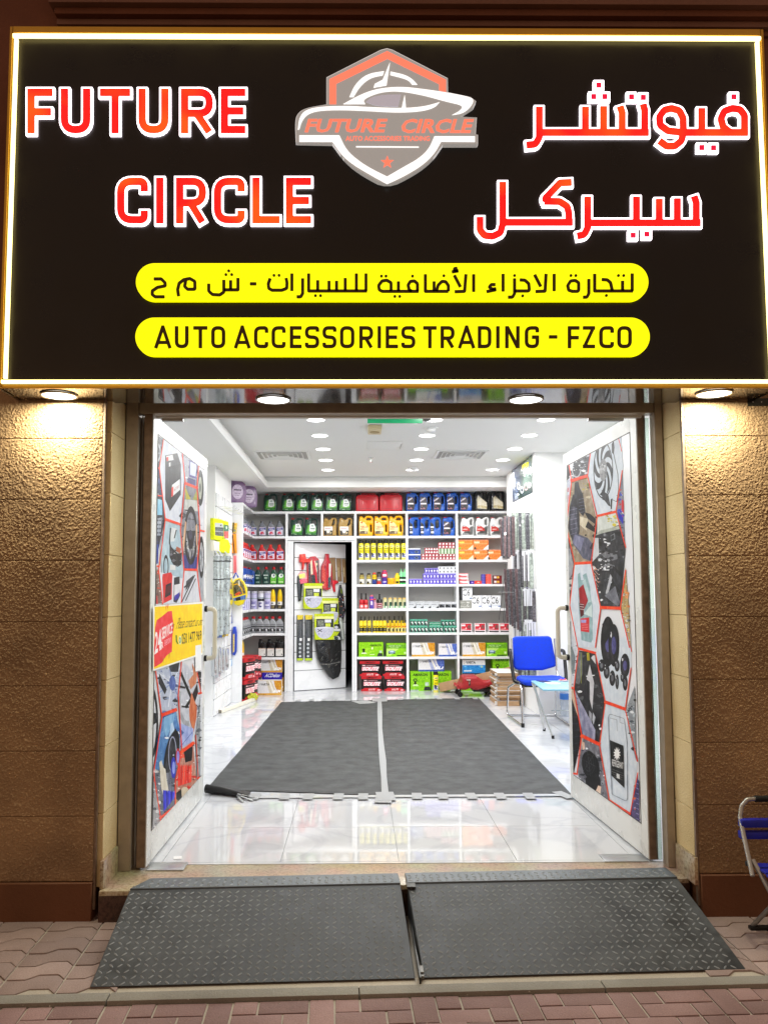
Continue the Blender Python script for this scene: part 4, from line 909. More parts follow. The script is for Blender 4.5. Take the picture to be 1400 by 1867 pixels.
ar([(690,120),(718,122),(738,140),(742,179),(663,179)], True, 5); ar([(830,88),(825,180),(774,182)], True, 2); ar([(769,92),(802,156)], True); ar([(873,88),(873,180)], True)
ar([(1003,181),(1003,135),(985,123),(960,126),(945,150),(950,175),(970,181)], True, 5, True); ar([(1057,115),(1057,192),(1047,212),(1026,212)], True, 5); ar([(1088,88),(1088,179),(1292,179)], True, 1)
ar([(1125,118),(1155,120),(1172,135),(1182,179)], True, 5); ar([(1236,125),(1236,179)], True); ar([(1287,86),(1287,179)], True)
for P, r, c in AR:
    s = Stroke(); s.path(P, 5.7, r/1.5, closed=c); sg_link('letter', s.solid('letter', .75, 0, S, SY-.026, SY-.0222), M_ink, n1)
for x, y, B in ((518,72,0),(503,92,0),(534,92,0),(758,96,0),(785,96,0),(978,204,0),(1005,204,0),(1328,100,0),(1352,100,0),(28,208,1),(54,208,1),(122,100,1),(288,98,1),(663,97,1),(706,205,1),(962,97,1),(988,97,1),(1150,203,1),(1214,97,1),(1242,97,1)):
    s = Stroke(); s.disc((ZB if B else ZA)(x), ZY(y), 2.6); sg_link('letter_dot', s.solid('letter_dot', .6, 0, S, SY-.026, SY-.0222), M_ink, n1)

# shield emblem: coordinates (500+x/3.5, 60+y/3.5)
def S2(px, py): p = onY(px, py, SY-.035); return (p.x, p.z)
def LG(pts): return [S2(500+x/3.5, 60+y/3.5) for x, y in pts]
def smooth(pts, it=2):
    for _ in range(it):
        o = [pts[0]]
        for a, b_ in zip(pts[:-1], pts[1:]): o += [(a[0]*.75+b_[0]*.25, a[1]*.75+b_[1]*.25), (a[0]*.25+b_[0]*.75, a[1]*.25+b_[1]*.75)]
        pts = o+[pts[-1]]
    return pts
def plate(nm, pts, y0, y1, M, parent):
    q = MB(); P = LG(pts); ar_ = sum(P[i][0]*P[(i+1) % len(P)][1]-P[(i+1) % len(P)][0]*P[i][1] for i in range(len(P)))
    if ar_ < 0: P = P[::-1]
    q.prism(P, y0, y1); me = q.me(nm); bm = bmesh.new(); bm.from_mesh(me); bmesh.ops.recalc_face_normals(bm, faces=bm.faces); bm.to_mesh(me); bm.free(); return sg_link(nm, me, M, parent)
M_eg = mat('grey_emblem_face', '8e8b86', .4, emit='a09c98', estr=.75); M_es = mat('emblem_side_white', 'e8e6ea', .4, emit='ffffff', estr=.5)
M_ew = mat('emblem_white', 'f4f5f6', .35, emit='ffffff', estr=1.05); M_eo = mat('emblem_orange', 'f4664e', .35, emit='ff7e62', estr=1.0); M_ev = mat('emblem_lilac', 'c9c8d8', .3, emit='c9c8d8', estr=.45)
out_ = [(335,280),(680,105),(720,95),(755,105),(1105,285),(1107,375),(1250,405),(1285,432),(1270,465),(1215,500),(1190,530),(1290,535),(1283,640),(1297,645),(1297,705),(1075,705),(1010,800),(900,885),(720,975),(560,890),(455,810),(370,695),(140,690),(135,560),(150,510),(200,475),(335,452)]
out_ = out_[:15]+smooth(out_[15:22], 2)+smooth(out_[22:], 2)
em = plate('emblem', out_, SY-.032, SY-.0006, M_eg, sg)
oc = [(x+(x-715)*.006, y+(y-530)*.008-4) for x, y in out_]; plate('emblem_back', oc, SY-.027, SY-.0009, M_es, em)
e0, e1 = SY-.035, SY-.0322
plate('chevron', [(352,450),(352,292),(720,112),(1095,295),(1095,372),(1052,362),(1052,322),(722,160),(395,320),(395,450)], e0, e1, M_eo, em)
plate('shield_band', [(160,692),(372,692)]+smooth([(372,692),(430,775),(500,835),(600,895),(720,962)], 2)+smooth([(720,962),(830,910),(940,845),(1020,770),(1065,690)], 2)+[(1280,692),(1280,656),(1022,656)]+smooth([(1022,656),(985,740),(920,800),(830,850),(720,914)], 2)+smooth([(720,914),(620,865),(540,815),(460,745),(415,650)], 2)+[(160,650)], e0, e1, M_ew, em)
plate('rule_line', [(522,719),(922,722),(922,728),(522,726)], e0, e1, M_ew, em)
st = []
for k in range(10): a = -math.pi/2+k*math.pi/5; q_ = 43 if k % 2 == 0 else 17; st.append((721+q_*math.cos(a), 822+q_*math.sin(a)))
plate('star', st, e0, e1, M_eo, em)
plate('dial_arc', smooth([(480,405),(515,325),(590,258),(700,240)], 2)+smooth([(692,266),(612,282),(548,335),(505,405)], 2), e0, e1, M_ew, em)
plate('dial_arc', smooth([(742,243),(830,262),(880,290),(912,326)], 2)+smooth([(880,326),(860,300),(820,284),(740,264)], 2), e0, e1, M_ew, em)
plate('needle', [(738,185),(716,330),(634,345),(642,322),(692,296)], SY-.036, e1, M_ew, em)
plate('roof_line', smooth([(440,450),(560,385),(660,352),(800,338),(960,355),(1120,380),(1235,402),(1278,425),(1245,478),(1200,510),(1135,520)], 2)+smooth([(1135,520),(1188,492),(1206,458),(1100,435),(960,395),(800,366),(690,372),(610,398),(566,425),(580,450)], 2), e0, e1, M_ew, em)
plate('body_line', smooth([(150,615),(160,535),(200,487),(300,466),(480,462),(600,470),(820,478),(960,466),(1055,438)], 2)+smooth([(1055,438),(1020,475),(930,498),(780,505),(600,494),(420,487),(280,492),(210,515),(175,560),(160,610)], 2), e0, e1, M_ew, em)
plate('window_glass', smooth([(585,437),(620,407),(700,391),(808,390)], 1)+[(790,468)]+smooth([(720,466),(640,460),(585,437)], 1), SY-.0355, e1, M_ev, em)
plate('centre_post', [(832,392),(840,480),(812,482)], SY-.036, e1, M_ew, em)
def emb_text(t, x0, y0, x1, y1, bold, shear, nm):
    v, f = text_geo(t, bold); P = [S2(500+(x0+(x1-x0)*x+shear*(y1-y0)*y*1.0)/3.5, 60+(y1-(y1-y0)*y)/3.5) for x, y in v]
    me = mesh(nm, [(x, SY-.0345, z) for x, z in P], f); return sg_link(nm, me, M_eo, em)
emb_text('FUTURE', 193, 545, 700, 632, .028, .28, 'emblem_lettering'); emb_text('CIRCLE', 800, 545, 1250, 636, .028, .28, 'emblem_lettering'); emb_text('AUTO ACCESSORIES TRADING', 455, 654, 992, 686, .02, 0, 'emblem_lettering')

# soffit downlights
def downlight(name, label, x, y, z, r, watts, col, group, spread=180, trim=.007, warm=None, visible=None):
    t = thing(name, label, 'ceiling light', (x, y, z), group=group)
    q = MB(); n = 32; V = []; Fc = []
    for k in range(n):
        c_, s_ = math.cos(6.28318*k/n), math.sin(6.28318*k/n)
        for rr, zz2 in ((r+trim, -.0005), (r+trim, -.006), (r, -.009), (r-.004, -.001)): V.append((rr*c_, rr*s_, zz2))
    for k in range(n):
        j = (k+1) % n
        for i in range(3): Fc.append((k*4+i, j*4+i, j*4+i+1, k*4+i+1))
    q.add(V, Fc); link('trim_ring', q.me('trim_ring', True), MATS['lamp_trim'] if name == 'ceiling_light' else MATS['lamp_trim_dark'], t)
    q = MB(); q.add([((r-.004)*math.cos(6.28318*k/n), (r-.004)*math.sin(6.28318*k/n), -.004) for k in range(n)], [tuple(range(n))[::-1]]); link('diffuser', q.me('diffuser'), visible, t)
    l = bpy.data.lights.new('lamp', 'AREA'); l.shape = 'DISK'; l.size = 2*(r-.01); l.energy = watts; l.color = col; l.spread = R(spread)
    lo = bpy.data.objects.new('lamp', l); COL.objects.link(lo); lo.parent = t; lo.location = (0, 0, -.012)
    return t
mat('lamp_trim', 'f4f4f4', .4); mat('lamp_trim_dark', '8a8478', .3, .7)
M_lens = mat('lamp_lens', 'ffffff', .4, emit=(1, 1, 1), estr=6); M_lensw = mat('lamp_lens_warm', 'ffffff', .4, emit=(1, .95, .75), estr=6)
zs = SZ0-.013
for x, y, w_, c_, Mv, lab in ((-1.508, 3.965, P_PILLAR, (1, .95, .68), M_lensw, 'lit round soffit light above the left stone pillar'), (-.436, 4.055, P_SOFFIT, (.93, 1, .93), M_lens, 'lit round soffit light above the left half of the doorway'),
                         (.872, 4.055, P_SOFFIT, (.93, 1, .93), M_lens, 'lit round soffit light above the right half of the doorway'), (1.80, 3.935, P_PILLAR, (1, .95, .68), M_lensw, 'lit round soffit light above the right stone pillar')):
    downlight('soffit_light', lab, x, y, zs, .085, w_, c_, 'round lights in the sign soffit', visible=Mv)
np_ = thing('number_plate', 'small dark metal plate high on the right stone pillar', 'plate', (2.11, FY-.004, 2.43))
q = MB(); q.box(-.07, .07, -.004, .003, 0, .04); link('plate', q.me('plate', bevel=.001), mat('dark_plate', '30332f', .35, .6), np_)
q = MB()
for k in range(3): q.tube([(-.045+.045*k, -.0045, .02), (-.045+.045*k, -.0065, .02)], .003, 8)
link('rivet', q.me('rivet'), M_steel, np_)

# ============================================================ SHOP INTERIOR
SF = 12.10                                   # front edge of the back shelving
TS = .645
fl = thing('floor', kind='structure', loc=(0, 4.43, 0))
q = MB(); q.box(-2.45, 2.85, 0, 12.9-4.43+3, -.06, -.004); link('screed', q.me('screed'), mat('grout', '8e9094', .7), fl)
q = MB(); q.box(.0016, TS-.0016, .0016, TS-.0016, -.004, 0); tm = q.me('tile'); tm.materials.append(M_tile)
for i in range(-5, 5):
    for j in range(0, 17):
        x = .218+(i)*TS-0; y = .03+j*TS
        if x > 2.85 or x+TS < -2.45: continue
        link('tile', tm, None, fl, (x, y-TS*0, rng.uniform(-.0003, .0003)))
q = MB(); q.box(-2.45, 2.85, 0, .0285, -.01, 0); link('tile', q.me('tile'), M_tile, fl)
def wall(nm, a, M=M_white):
    q = MB(); q.box(*a); o = link(nm, q.me(nm), M); tag(o, kind='structure'); return o
ZC, ZB_ = 3.193, 3.034
wall('left_wall', (-2.5, -2.35, 4.46, 9.67, 0, 3.4)); wall('left_wall', (-2.5, -1.745, 9.67, 10.905, 0, 3.4)); wall('left_wall', (-2.5, -1.98, 10.905, 12.47, 0, 3.4), M_shback)
wall('right_wall', (2.72, 2.9, 4.46, 9.67, 0, 3.4)); wall('right_wall', (2.175, 2.9, 9.67, 11.55, 0, 3.4)); wall('right_wall', (2.44, 2.9, 11.55, 12.47, 0, 3.4))
wall('back_wall', (-2.5, -1.02, 12.47, 12.6, 0, 3.4), M_shback); wall('back_wall', (-.055, 2.9, 12.47, 12.6, 0, 3.4), M_shback); wall('back_wall', (-1.02, -.055, 12.47, 12.6, 2.35, 3.4), M_shback)
# tiled dado low on the side walls
for nm, x, y0, y1, sgn in (('wall_tiling', -2.35, 4.47, 9.66, 1), ('wall_tiling', 2.72, 4.47, 9.66, -1)):
    t = thing(nm, kind='structure', loc=(x, y0, 0))
    k = 0
    while k*TS < y1-y0-.1:
        for r_i in range(4):
            q = MB(); q.box(min(0, sgn*.01), max(0, sgn*.01), k*TS+.001, min((k+1)*TS, y1-y0)-.001, r_i*.33+.001, (r_i+1)*.33-.001); link('tile', q.me('tile'), M_walltile, t)
        k += 1
# ceiling: recessed field and the lower bulkhead at left and back
wall('ceiling', (-1.42, 2.9, 4.46, 11.72, ZC, ZC+.05), M_ceil); wall('ceiling', (-2.5, -1.376, 4.46, 12.6, ZB_, ZB_+.04), M_ceil); wall('ceiling', (-1.376, 2.9, 11.661, 12.6, ZB_, ZB_+.04), M_ceil)
cv = thing('ceiling_cove', kind='structure', loc=(0, 0, 0))
q = MB(); q.box(-1.375, -1.335, 4.46, 11.66, ZB_-.002, ZB_+.085); link('cove_edge', q.me('cove_edge'), M_white, cv)
q = MB(); q.box(-1.334, 2.9, 11.62, 11.66, ZB_-.002, ZB_+.085); link('cove_edge', q.me('cove_edge'), M_white, cv)
q = MB(); q.box(-1.40, -1.376, 4.46, 11.7, ZB_-.001, ZC-.001); link('cove_back', q.me('cove_back'), M_ceil, cv)
q = MB(); q.box(-1.375, 2.9, 11.665, 11.69, ZB_-.001, ZC-.001); link('cove_back', q.me('cove_back'), M_ceil, cv)
# back room seen through the door
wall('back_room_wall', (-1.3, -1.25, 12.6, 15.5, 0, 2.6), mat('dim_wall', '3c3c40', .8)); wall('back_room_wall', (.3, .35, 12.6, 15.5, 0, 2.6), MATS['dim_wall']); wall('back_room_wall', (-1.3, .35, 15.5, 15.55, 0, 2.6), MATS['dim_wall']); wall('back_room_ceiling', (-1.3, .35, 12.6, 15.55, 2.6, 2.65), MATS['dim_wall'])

rows = [7.03, 7.80, 8.58, 9.39, 10.17, 10.975]; cols = [-.415, .757, 1.875]
cn_ = ['left', 'middle', 'right']; on = ['', '', 'second nearest', 'third nearest', 'fourth nearest', 'farthest']
for ci, x in enumerate(cols):
    for ri, y in enumerate(rows+[5.4, 6.2]):
        lab = f'lit round ceiling light in the {cn_[ci]} row, ' + ({0: 'just hidden over the door head', 1: 'nearest to the doorway', 6: 'first inside the entrance', 7: 'second inside the entrance'}.get(ri) or on[ri]+' in its row')
        downlight('ceiling_light', lab, x, y, ZC-.001, .088, P_SHOP*(.4 if ri > 5 else 1), (1, 1, .985), 'round ceiling lights in three rows', visible=M_lens)

def vent(x0, x1, y0, y1, lab):
    t = thing('ceiling_vent', lab, 'air vent', ((x0+x1)/2, (y0+y1)/2, ZC), group='square air vents in the ceiling'); w, d = (x1-x0)/2, (y1-y0)/2
    q = MB()
    for a in ((-w, w, -d, -d+.03), (-w, w, d-.03, d), (-w, -w+.03, -d+.03, d-.03), (w-.03, w, -d+.03, d-.03)): q.box(*a, -.012, -.0005)
    link('frame', q.me('frame'), M_white, t); q = MB(); q.box(-w+.03, w-.03, -d+.03, d-.03, -.002, -.0004); link('backing', q.me('backing'), mat('vent_dark', 'b4b2b0', .8), t)
    for k in range(1, 5):
        f_ = 1-k/5.2; a, b_ = (w-.03)*f_, (d-.03)*f_; q = MB()
        for s in (-1, 1): q.bar((-a, s*b_, -.008), (a, s*b_, -.008), .004, .018, up=(0, -s*.7, .7)); q.bar((s*a, -b_, -.008), (s*a, b_, -.008), .004, .018, up=(-s*.7, 0, .7))
        link('louvre', q.me('louvre'), M_white, t)
vent(-1.27, -.60, 9.52, 10.12, 'square white louvred air vent near the ceiling bulkhead'); vent(.96, 1.585, 9.50, 10.10, 'square white louvred air vent between the middle and right light rows')
# exit sign, smoke detectors, sprinkler, bell
ex = thing('exit_sign', 'green hanging exit sign at the top of the doorway', 'exit sign', (.36, 7.45, 3.0))
p = onY(670, 769, 7.45); p2 = onY(770, 769, 7.45); hw = (p2.x-p.x)/2; ex.location = ((p.x+p2.x)/2, 7.45, onY(700, 771.5, 7.45).z)
M_gr = mat('exit_green', '0c8a58', .3, emit='0c9a60', estr=.35)
q = MB(); q.box(-hw, hw, -.006, .006, 0, .16); link('panel', q.me('panel', bevel=.002), M_gr, ex)
pp = Print(); pp.tb('EXIT', -hw*.2, .045, hw*.6, .13, 'eafff4', .02); pp.poly([(-hw*.7, .04), (-hw*.3, .04), (-hw*.35, .06), (-hw*.62, .13), (-hw*.7, .1)], 'eafff4'); link('lettering', pp.me('lettering', (0, -.0062, 0)), PRN, ex)
for x in (-hw*.96, hw*.96, 0):
    q = MB(); q.tube([(x, 0, .16), (x, 0, ZC-ex.location.z)], .004, 8); link('suspension_rod', q.me('suspension_rod'), M_steel, ex)
def det(px, py, lab, r=.06, h=.045, M=M_white):
    p = onZ(px, py, ZC); t = thing('smoke_detector', lab, 'smoke detector', (p.x, p.y, ZC), group='small detectors on the ceiling')
    q = MB(); q.lathe([(r, -.0005), (r, -.012), (r*.8, -.016), (r*.75, -h*.8), (r*.4, -h)], 20); link('body', q.me('body', True), M, t); q = MB(); q.lathe([(r*1.25, -.0004), (r*1.25, -.008), (r*1.1, -.010)], 20); link('base_ring', q.me('base_ring', True), M_white, t)
det(786, 780, 'white smoke detector beside the middle light row near the doorway'); det(754, 852, 'white smoke detector beside the farthest middle row light', .05)
det(778, 760, 'dark smoke detector close to the hanging exit sign', .055, .04, mat('dark_detector', '5a5a58', .5))
p = onZ(676, 834, ZC); t = thing('sprinkler', 'small sprinkler head on the ceiling between the light rows', 'sprinkler', (p.x, p.y, ZC)); q = MB(); q.lathe([(.035, -.0005), (.035, -.006), (.012, -.012), (.008, -.05), (.022, -.055), (.022, -.06)], 14); link('head', q.me('head', True), M_chrome, t); q = MB(); q.lathe([(.045, -.0003), (.045, -.004)], 16); link('escutcheon', q.me('escutcheon'), M_white, t)
p = onZ(683, 779, ZC); t = thing('call_point', 'beige square sounder box on the ceiling below the exit sign', 'sounder', (p.x, p.y, ZC)); q = MB(); q.box(-.07, .07, -.14, .14, -.05, -.0005); link('box', q.me('box', bevel=.01), mat('beige_plastic', 'd8c8a0', .5), t); q = MB(); q.lathe([(.05, -.0505), (.05, -.056), (.02, -.058)], 18); link('grille', q.me('grille'), mat('beige_dark', 'a8946c', .6), t)
ht = thing('ceiling_hatch', 'flush square access hatch in the ceiling by the middle lights', 'hatch', (*onZ(700, 812, ZC).xy, ZC)); q = MB(); q.box(-.2, .2, -.25, .25, -.003, -.0005); link('hatch_panel', q.me('hatch_panel', bevel=.001), M_ceil, ht); q = MB(); q.box(.195, .202, -.1, .2, -.006, -.0032); link('hatch_edge', q.me('hatch_edge'), M_steel, ht)

# ------------------------------------------------------------ shelving
ZS = [2.727, 2.348, 1.98, 1.609, 1.24, .877, .515]           # tops of the boards
XV = [-1.09, -.041, .745, 1.51, 2.345]
TH = .036
sh = thing('shelving_unit', 'white built in shelving across the back wall packed with car products', 'shelves', (0, SF, 0))
def brd(nm, x0, x1, z0, z1, d=.36, y0=0, M=M_shelf, parent=sh):
    q = MB(); q.box(x0, x1, y0, y0+d, z0, z1); return link(nm, q.me(nm, bevel=.0025, seg=1), M, parent)
brd('top_shelf', -1.60, 2.38, ZS[0]-TH, ZS[0], .37, -.002)
for z in ZS[1:]:
    for x0, x1 in zip(XV[1:-1], XV[2:]): brd('shelf', x0+.019, x1-.019, z-TH, z)
    brd('shelf', -1.60, XV[0]-.019, z-TH, z)
for x in XV[1:]: brd('upright', x-.018, x+.018, 0, ZS[0]-TH-.0005)
brd('upright', XV[0]-.018, XV[0]+.018, 0, ZS[0]-TH-.0005)
brd('shelf', XV[0]+.019, XV[1]-.019, ZS[1]-.03-TH, ZS[1]-.03+.03); brd('divider', -.566, -.534, ZS[1]+.0005, ZS[0]-TH-.0005)
for x0, x1 in zip(XV[1:-1], XV[2:]): brd('back_panel', x0+.019, x1-.019, .001, ZS[0]-TH-.001, .006, .355, M_shback)
brd('back_panel', XV[0]+.019, XV[1]-.019, ZS[1]+.001, ZS[0]-TH-.001, .006, .355, M_shback)
brd('side_panel', 2.364, 2.44, 0, ZS[0]-.04, .36, .001)
sl = thing('side_shelving', 'white shelving along the left wall meeting the back shelves in the corner', 'shelves', (-1.58, 10.92, 0))
for z in ZS: brd('shelf', -.39, -.005, z-TH, z, 1.178, .03 if z != ZS[0] else .03, parent=sl)
brd('end_panel', -.165, 0, 0, ZS[0], .028, 0, parent=sl)
# slatwall on the left wall
sw = thing('slatwall', 'white slatted display panel on the left wall with hooks', 'display panel', (-1.744, 9.70, 0))
z = .0
while z < 2.70:
    h = min(.195, 2.71-z); q = MB(); q.box(0, .022, 0, 1.20, z+.004, z+h-.004); link('slat', q.me('slat', bevel=.003, seg=1), M_shelf, sw); z += .195
q = MB(); q.box(.0005, .012, .001, 1.199, .001, 2.70); link('slot_backing', q.me('slot_backing'), mat('slot_grey', '8a8c90', .5), sw)

# back door with slats, ajar
DX0, DX1, DZ = -.985, -.10, 2.262
bd = thing('back_doorframe', 'white frame round the stockroom door between the shelves', 'door frame', (0, SF+.01, 0))
brd('jamb', XV[0]+.02, DX0, 0, 2.275, .14, parent=bd); brd('jamb', DX1+.005, XV[1]-.02, 0, 2.275, .14, parent=bd); brd('head', DX0+.0005, DX1+.0045, DZ, 2.275, .14, parent=bd)
bdr = thing('slatted_door', 'white slatted stockroom door standing ajar, hung with goods', 'door', (DX0+.012, 12.18, .004), R(32))
DW = .872; DA = 28; bdr.rotation_euler.z = R(DA)

zz3 = 0
for i, z0 in enumerate([0, .30, .58, .82, 1.02, 1.22, 1.42, 1.62, 1.82, 2.02]):
    z1 = ([0, .30, .58, .82, 1.02, 1.22, 1.42, 1.62, 1.82, 2.02, 2.245])[i+1]
    q = MB(); q.box(0, DW, -.012, .0, z0+.004, z1-.004); link('slat', q.me('slat', bevel=.002, seg=1), M_shelf, bdr)
q = MB(); q.box(.0, DW, .0005, .035, 0, 2.245); link('door_core', q.me('door_core'), mat('slot_dark', '3c3c3e', .5), bdr)
q = MB(); q.tube(fillet([(DW-.06, -.012, 1.05), (DW-.06, -.06, 1.05), (DW-.16, -.06, 1.05)], .015), .009, 10); link('door_handle', q.me('door_handle', True), M_steel, bdr)

# ============================================================ PRODUCTS
def flat_solid(outline, holes, depth, bev, name='body'):
    """outline/holes in x,z; rounded slab of that silhouette centred on y=0"""
    c = bpy.data.curves.new('c', 'CURVE'); c.dimensions = '2D'; c.fill_mode = 'BOTH'
    c.extrude = depth/2-bev; c.bevel_depth = bev; c.bevel_resolution = 1; c.offset = -bev
    for P in [outline]+holes:
        s = c.splines.new('POLY'); s.points.add(len(P)-1); s.use_cyclic_u = True
        for i, (x, z) in enumerate(P): s.points[i].co = (x, z, 0, 1)
    o = bpy.data.objects.new('c', c); me = bpy.data.meshes.new_from_object(o); bpy.data.objects.remove(o); bpy.data.curves.remove(c)
    me.name = name
    for v in me.vertices: x, y, z = v.co; v.co = (x, -z, y)
    bm = bmesh.new(); bm.from_mesh(me); bmesh.ops.remove_doubles(bm, verts=bm.verts, dist=1e-5); bmesh.ops.recalc_face_normals(bm, faces=bm.faces); bm.to_mesh(me); bm.free()
    me.materials.clear(); me.shade_smooth()
    try: me.set_sharp_from_angle(angle=R(50))
    except Exception: pass
    return me
class Proto:
    """parts of a product: [(name, mesh, material, sub-part of index)]"""
    def __init__(s): s.p = []
    def add(s, nm, me, M, sub=None):
        if not me.materials: me.materials.append(M)
        s.p.append((nm, me, sub)); return s
    def put(s, name, label, cat, loc, rz=0., group=None, parent=None):
        t = thing(name, label, cat, loc, rz, group); obs = []
        for nm, me, sub in s.p:
            o = bpy.data.objects.new(nm, me); COL.objects.link(o); o.parent = t if sub is None else obs[sub]; obs.append(o)
        return t
def jug(w, h, d, outline, holes, col, cap, capc, label, rough=.3, r=.03, coat=.15, cap2=None):
    p = Proto(); O = fillet([(x*w-w/2, z*h) for x, z in outline], r*h/.28, True, 5)
    H = [fillet([(x*w-w/2, z*h) for x, z in hh], .02*h/.28, True, 5)[::-1] for hh in holes]
    M = mat('plastic_'+col, col, rough, coat=coat, noise=.05, nscale=20)
    p.add('body', flat_solid(O, H, d, min(.014*h/.28, d*.3)), M)
    cx0, cx1, cz0, cz1 = cap; q = MB(); q.lathe([((cx1-cx0)*w/2, cz0*h), ((cx1-cx0)*w/2, cz1*h-.003), ((cx1-cx0)*w/2-.004, cz1*h)], 14, c=((cx0+cx1)*w/2-w/2, 0, 0)); p.add('cap', q.me('cap'), mat('cap_'+capc, capc, .35))
    if label:
        pr = Print(lambda x, z: (x*w-w/2, z*h)); label(pr); p.add('label', pr.me('label', (0, -d/2, 0), base=.0012, step=.00008), PRN)
    return p
def lab_green(p):
    p.poly([(.12,.08),(.88,.08),(.9,.45),(.78,.62),(.2,.62),(.1,.3)], '2f7a30'); p.poly([(.2,.2),(.3,.62),(.72,.66),(.88,.45),(.86,.2)], '6cb83c'); p.poly([(.36,.28),(.42,.68),(.7,.7),(.84,.5),(.82,.3),(.6,.24)], 'f2f4f4')
    p.ell(.6, .58, .09, .05, '5a8a7a', 12); p.ell(.6, .58, .05, .028, 'd8e4e0', 10); p.rect(.46, .40, .78, .45, '6a8478'); p.rect(.5, .33, .76, .36, 'a8b8b0'); p.line([(.14,.14),(.5,.10)], .02, 'd8f0d0'); p.poly([(.12,.08),(.4,.08),(.2,.16)], '1d5a38')
body_g = [(.03,0),(.97,0),(1,.5),(.98,.9),(.9,1),(.52,1),(.42,.9),(.34,.9),(.30,.95),(.08,.95),(.03,.8)]
J = {}
J['green'] = jug(.205, .275, .11, body_g, [[(.52,.72),(.56,.9),(.86,.92),(.9,.7),(.84,.6)]], '16392f', (.08,.30,.93,1.02), 'c81e28', lab_green)
def lab_gold(p): p.rect(.14,.30,.72,.52,'f4f2ee'); p.rect(.14,.06,.72,.30,'2c2620'); p.ell(.42,.24,.13,.08,'f0ece4',14); p.rect(.2,.40,.6,.43,'b8788a'); p.rect(.3,.10,.6,.13,'d8c8a8'); p.rect(.55,.14,.66,.22,'c8b890')
body_o = [(.03,0),(.97,0),(.96,.55),(1,.9),(.9,1),(.66,1),(.5,.88),(.36,.92),(.34,.98),(.1,.98),(.1,.8),(.03,.66)]
J['gold'] = jug(.225, .28, .12, body_o, [[(.62,.50),(.76,.9),(.86,.92),(.84,.66)]], 'a98645', (.12,.34,.95,1.02), '5a4524', lab_gold)
def lab_yel(p):
    p.poly([(.05,.1),(.6,.1),(.66,.4),(.4,.66),(.06,.74)], 'fbe9a8'); p.tb('HELIX', .1, .40, .62, .50, 'e23a20', .03, .1); p.ell(.2, .66, .08, .045, 'f0a020', 12); p.ell(.2, .66, .05, .03, 'e03020', 10); p.poly([(.06,.1),(.6,.1),(.6,.22),(.3,.26),(.06,.22)], '6a5a48'); p.ell(.48, .17, .09, .06, 'b8a888', 14); p.rect(.1, .32, .4, .36, 'e04830')
J['yellow'] = jug(.225, .31, .12, [(.03,0),(.97,0),(1,.5),(1,.85),(.88,1),(.5,1),(.34,.86),(.28,.94),(.06,.94),(.02,.66)], [[(.48,.78),(.56,.9),(.82,.9),(.86,.78)], [(.78,.2),(.76,.56),(.88,.56),(.9,.2)]], 'f4b50c', (.06,.26,.9,.98), 'f4a80c', lab_yel)
def lab_blue(p): p.poly([(.08,.06),(.62,.06),(.7,.3),(.62,.72),(.12,.78)], '39323c'); p.poly([(.1,.6),(.5,.74),(.5,.66),(.12,.5)], 'e4dce4'); p.ell(.36, .24, .22, .15, '1c1a20', 16); p.rect(.14,.36,.6,.44,'f0e8f0'); p.poly([(.2,.12),(.5,.12),(.4,.2)], 'b86a80'); p.shards(.1,.08,.6,.7,10,['c8b0c0','e8e4ec','6a5060','a0405a'],.03,.08,r1)
J['blue'] = jug(.195, .29, .11, [(.03,0),(.97,0),(1,.45),(.96,.8),(.8,.97),(.5,1),(.4,.96),(.06,.96),(.03,.7)], [[(.70,.36),(.68,.72),(.8,.84),(.88,.7),(.88,.42)]], '1457b8', (.1,.42,.92,1.0), 'd02030', lab_blue)
J['blueside'] = jug(.17, .29, .12, [(.03,0),(.97,0),(1,.4),(1,.8),(.85,1),(.35,1),(.05,.9),(.03,.6)], [[(.50,.38),(.46,.72),(.6,.88),(.8,.82),(.82,.45)]], '1457b8', (.02,.4,.9,.97), 'd02030', lambda p: (p.poly([(.04,.08),(.32,.06),(.36,.6),(.04,.74)], '1a1a1e'), p.rect(.05,.42,.34,.5,'f0f0f4'), p.rect(.08,.14,.34,.24,'e8e8ee'), p.ell(.16,.33,.1,.04,'8a8a98',10)))
def lab_blk(p): p.poly([(.18,.14),(.84,.10),(.84,.42),(.3,.74),(.18,.66)], 'e8e0c8'); p.poly([(.2,.3),(.84,.24),(.84,.12),(.2,.16)], 'cfc094'); p.line([(.4,.16),(.42,.6)], .02, 'ffffff')
J['black'] = jug(.225, .315, .11, [(.03,0),(.97,0),(1,.5),(1,.88),(.88,1),(.56,1),(.44,.9),(.36,.94),(.34,1),(.06,1),(.03,.7)], [[(.6,.7),(.66,.9),(.86,.9),(.9,.42),(.82,.4)]], '18181a', (.08,.34,.95,1.02), '141416', lab_blk)
def lab_wht(p): p.poly([(.1,.22),(.68,.26),(.6,.42),(.42,.5),(.12,.52)], 'c83830'); p.poly([(.12,.52),(.2,.6),(.4,.58),(.42,.5)], 'e8e8ea'); p.ell(.26, .54, .12, .06, 'c8c8cc', 14); p.rect(.18,.32,.5,.36,'f0d0c8'); p.rect(.12,.08,.6,.1,'d8d8dc')
J['white'] = jug(.215, .29, .12, [(.05,0),(.97,0),(1,.6),(.98,.92),(.9,.98),(.7,.98),(.44,.86),(.38,.94),(.12,.94),(.1,.8),(.02,.66)], [[(.68,.6),(.66,.8),(.8,.9),(.86,.86),(.84,.52)]], 'e9e9e8', (.13,.36,.92,.99), 'c42830', lab_wht)
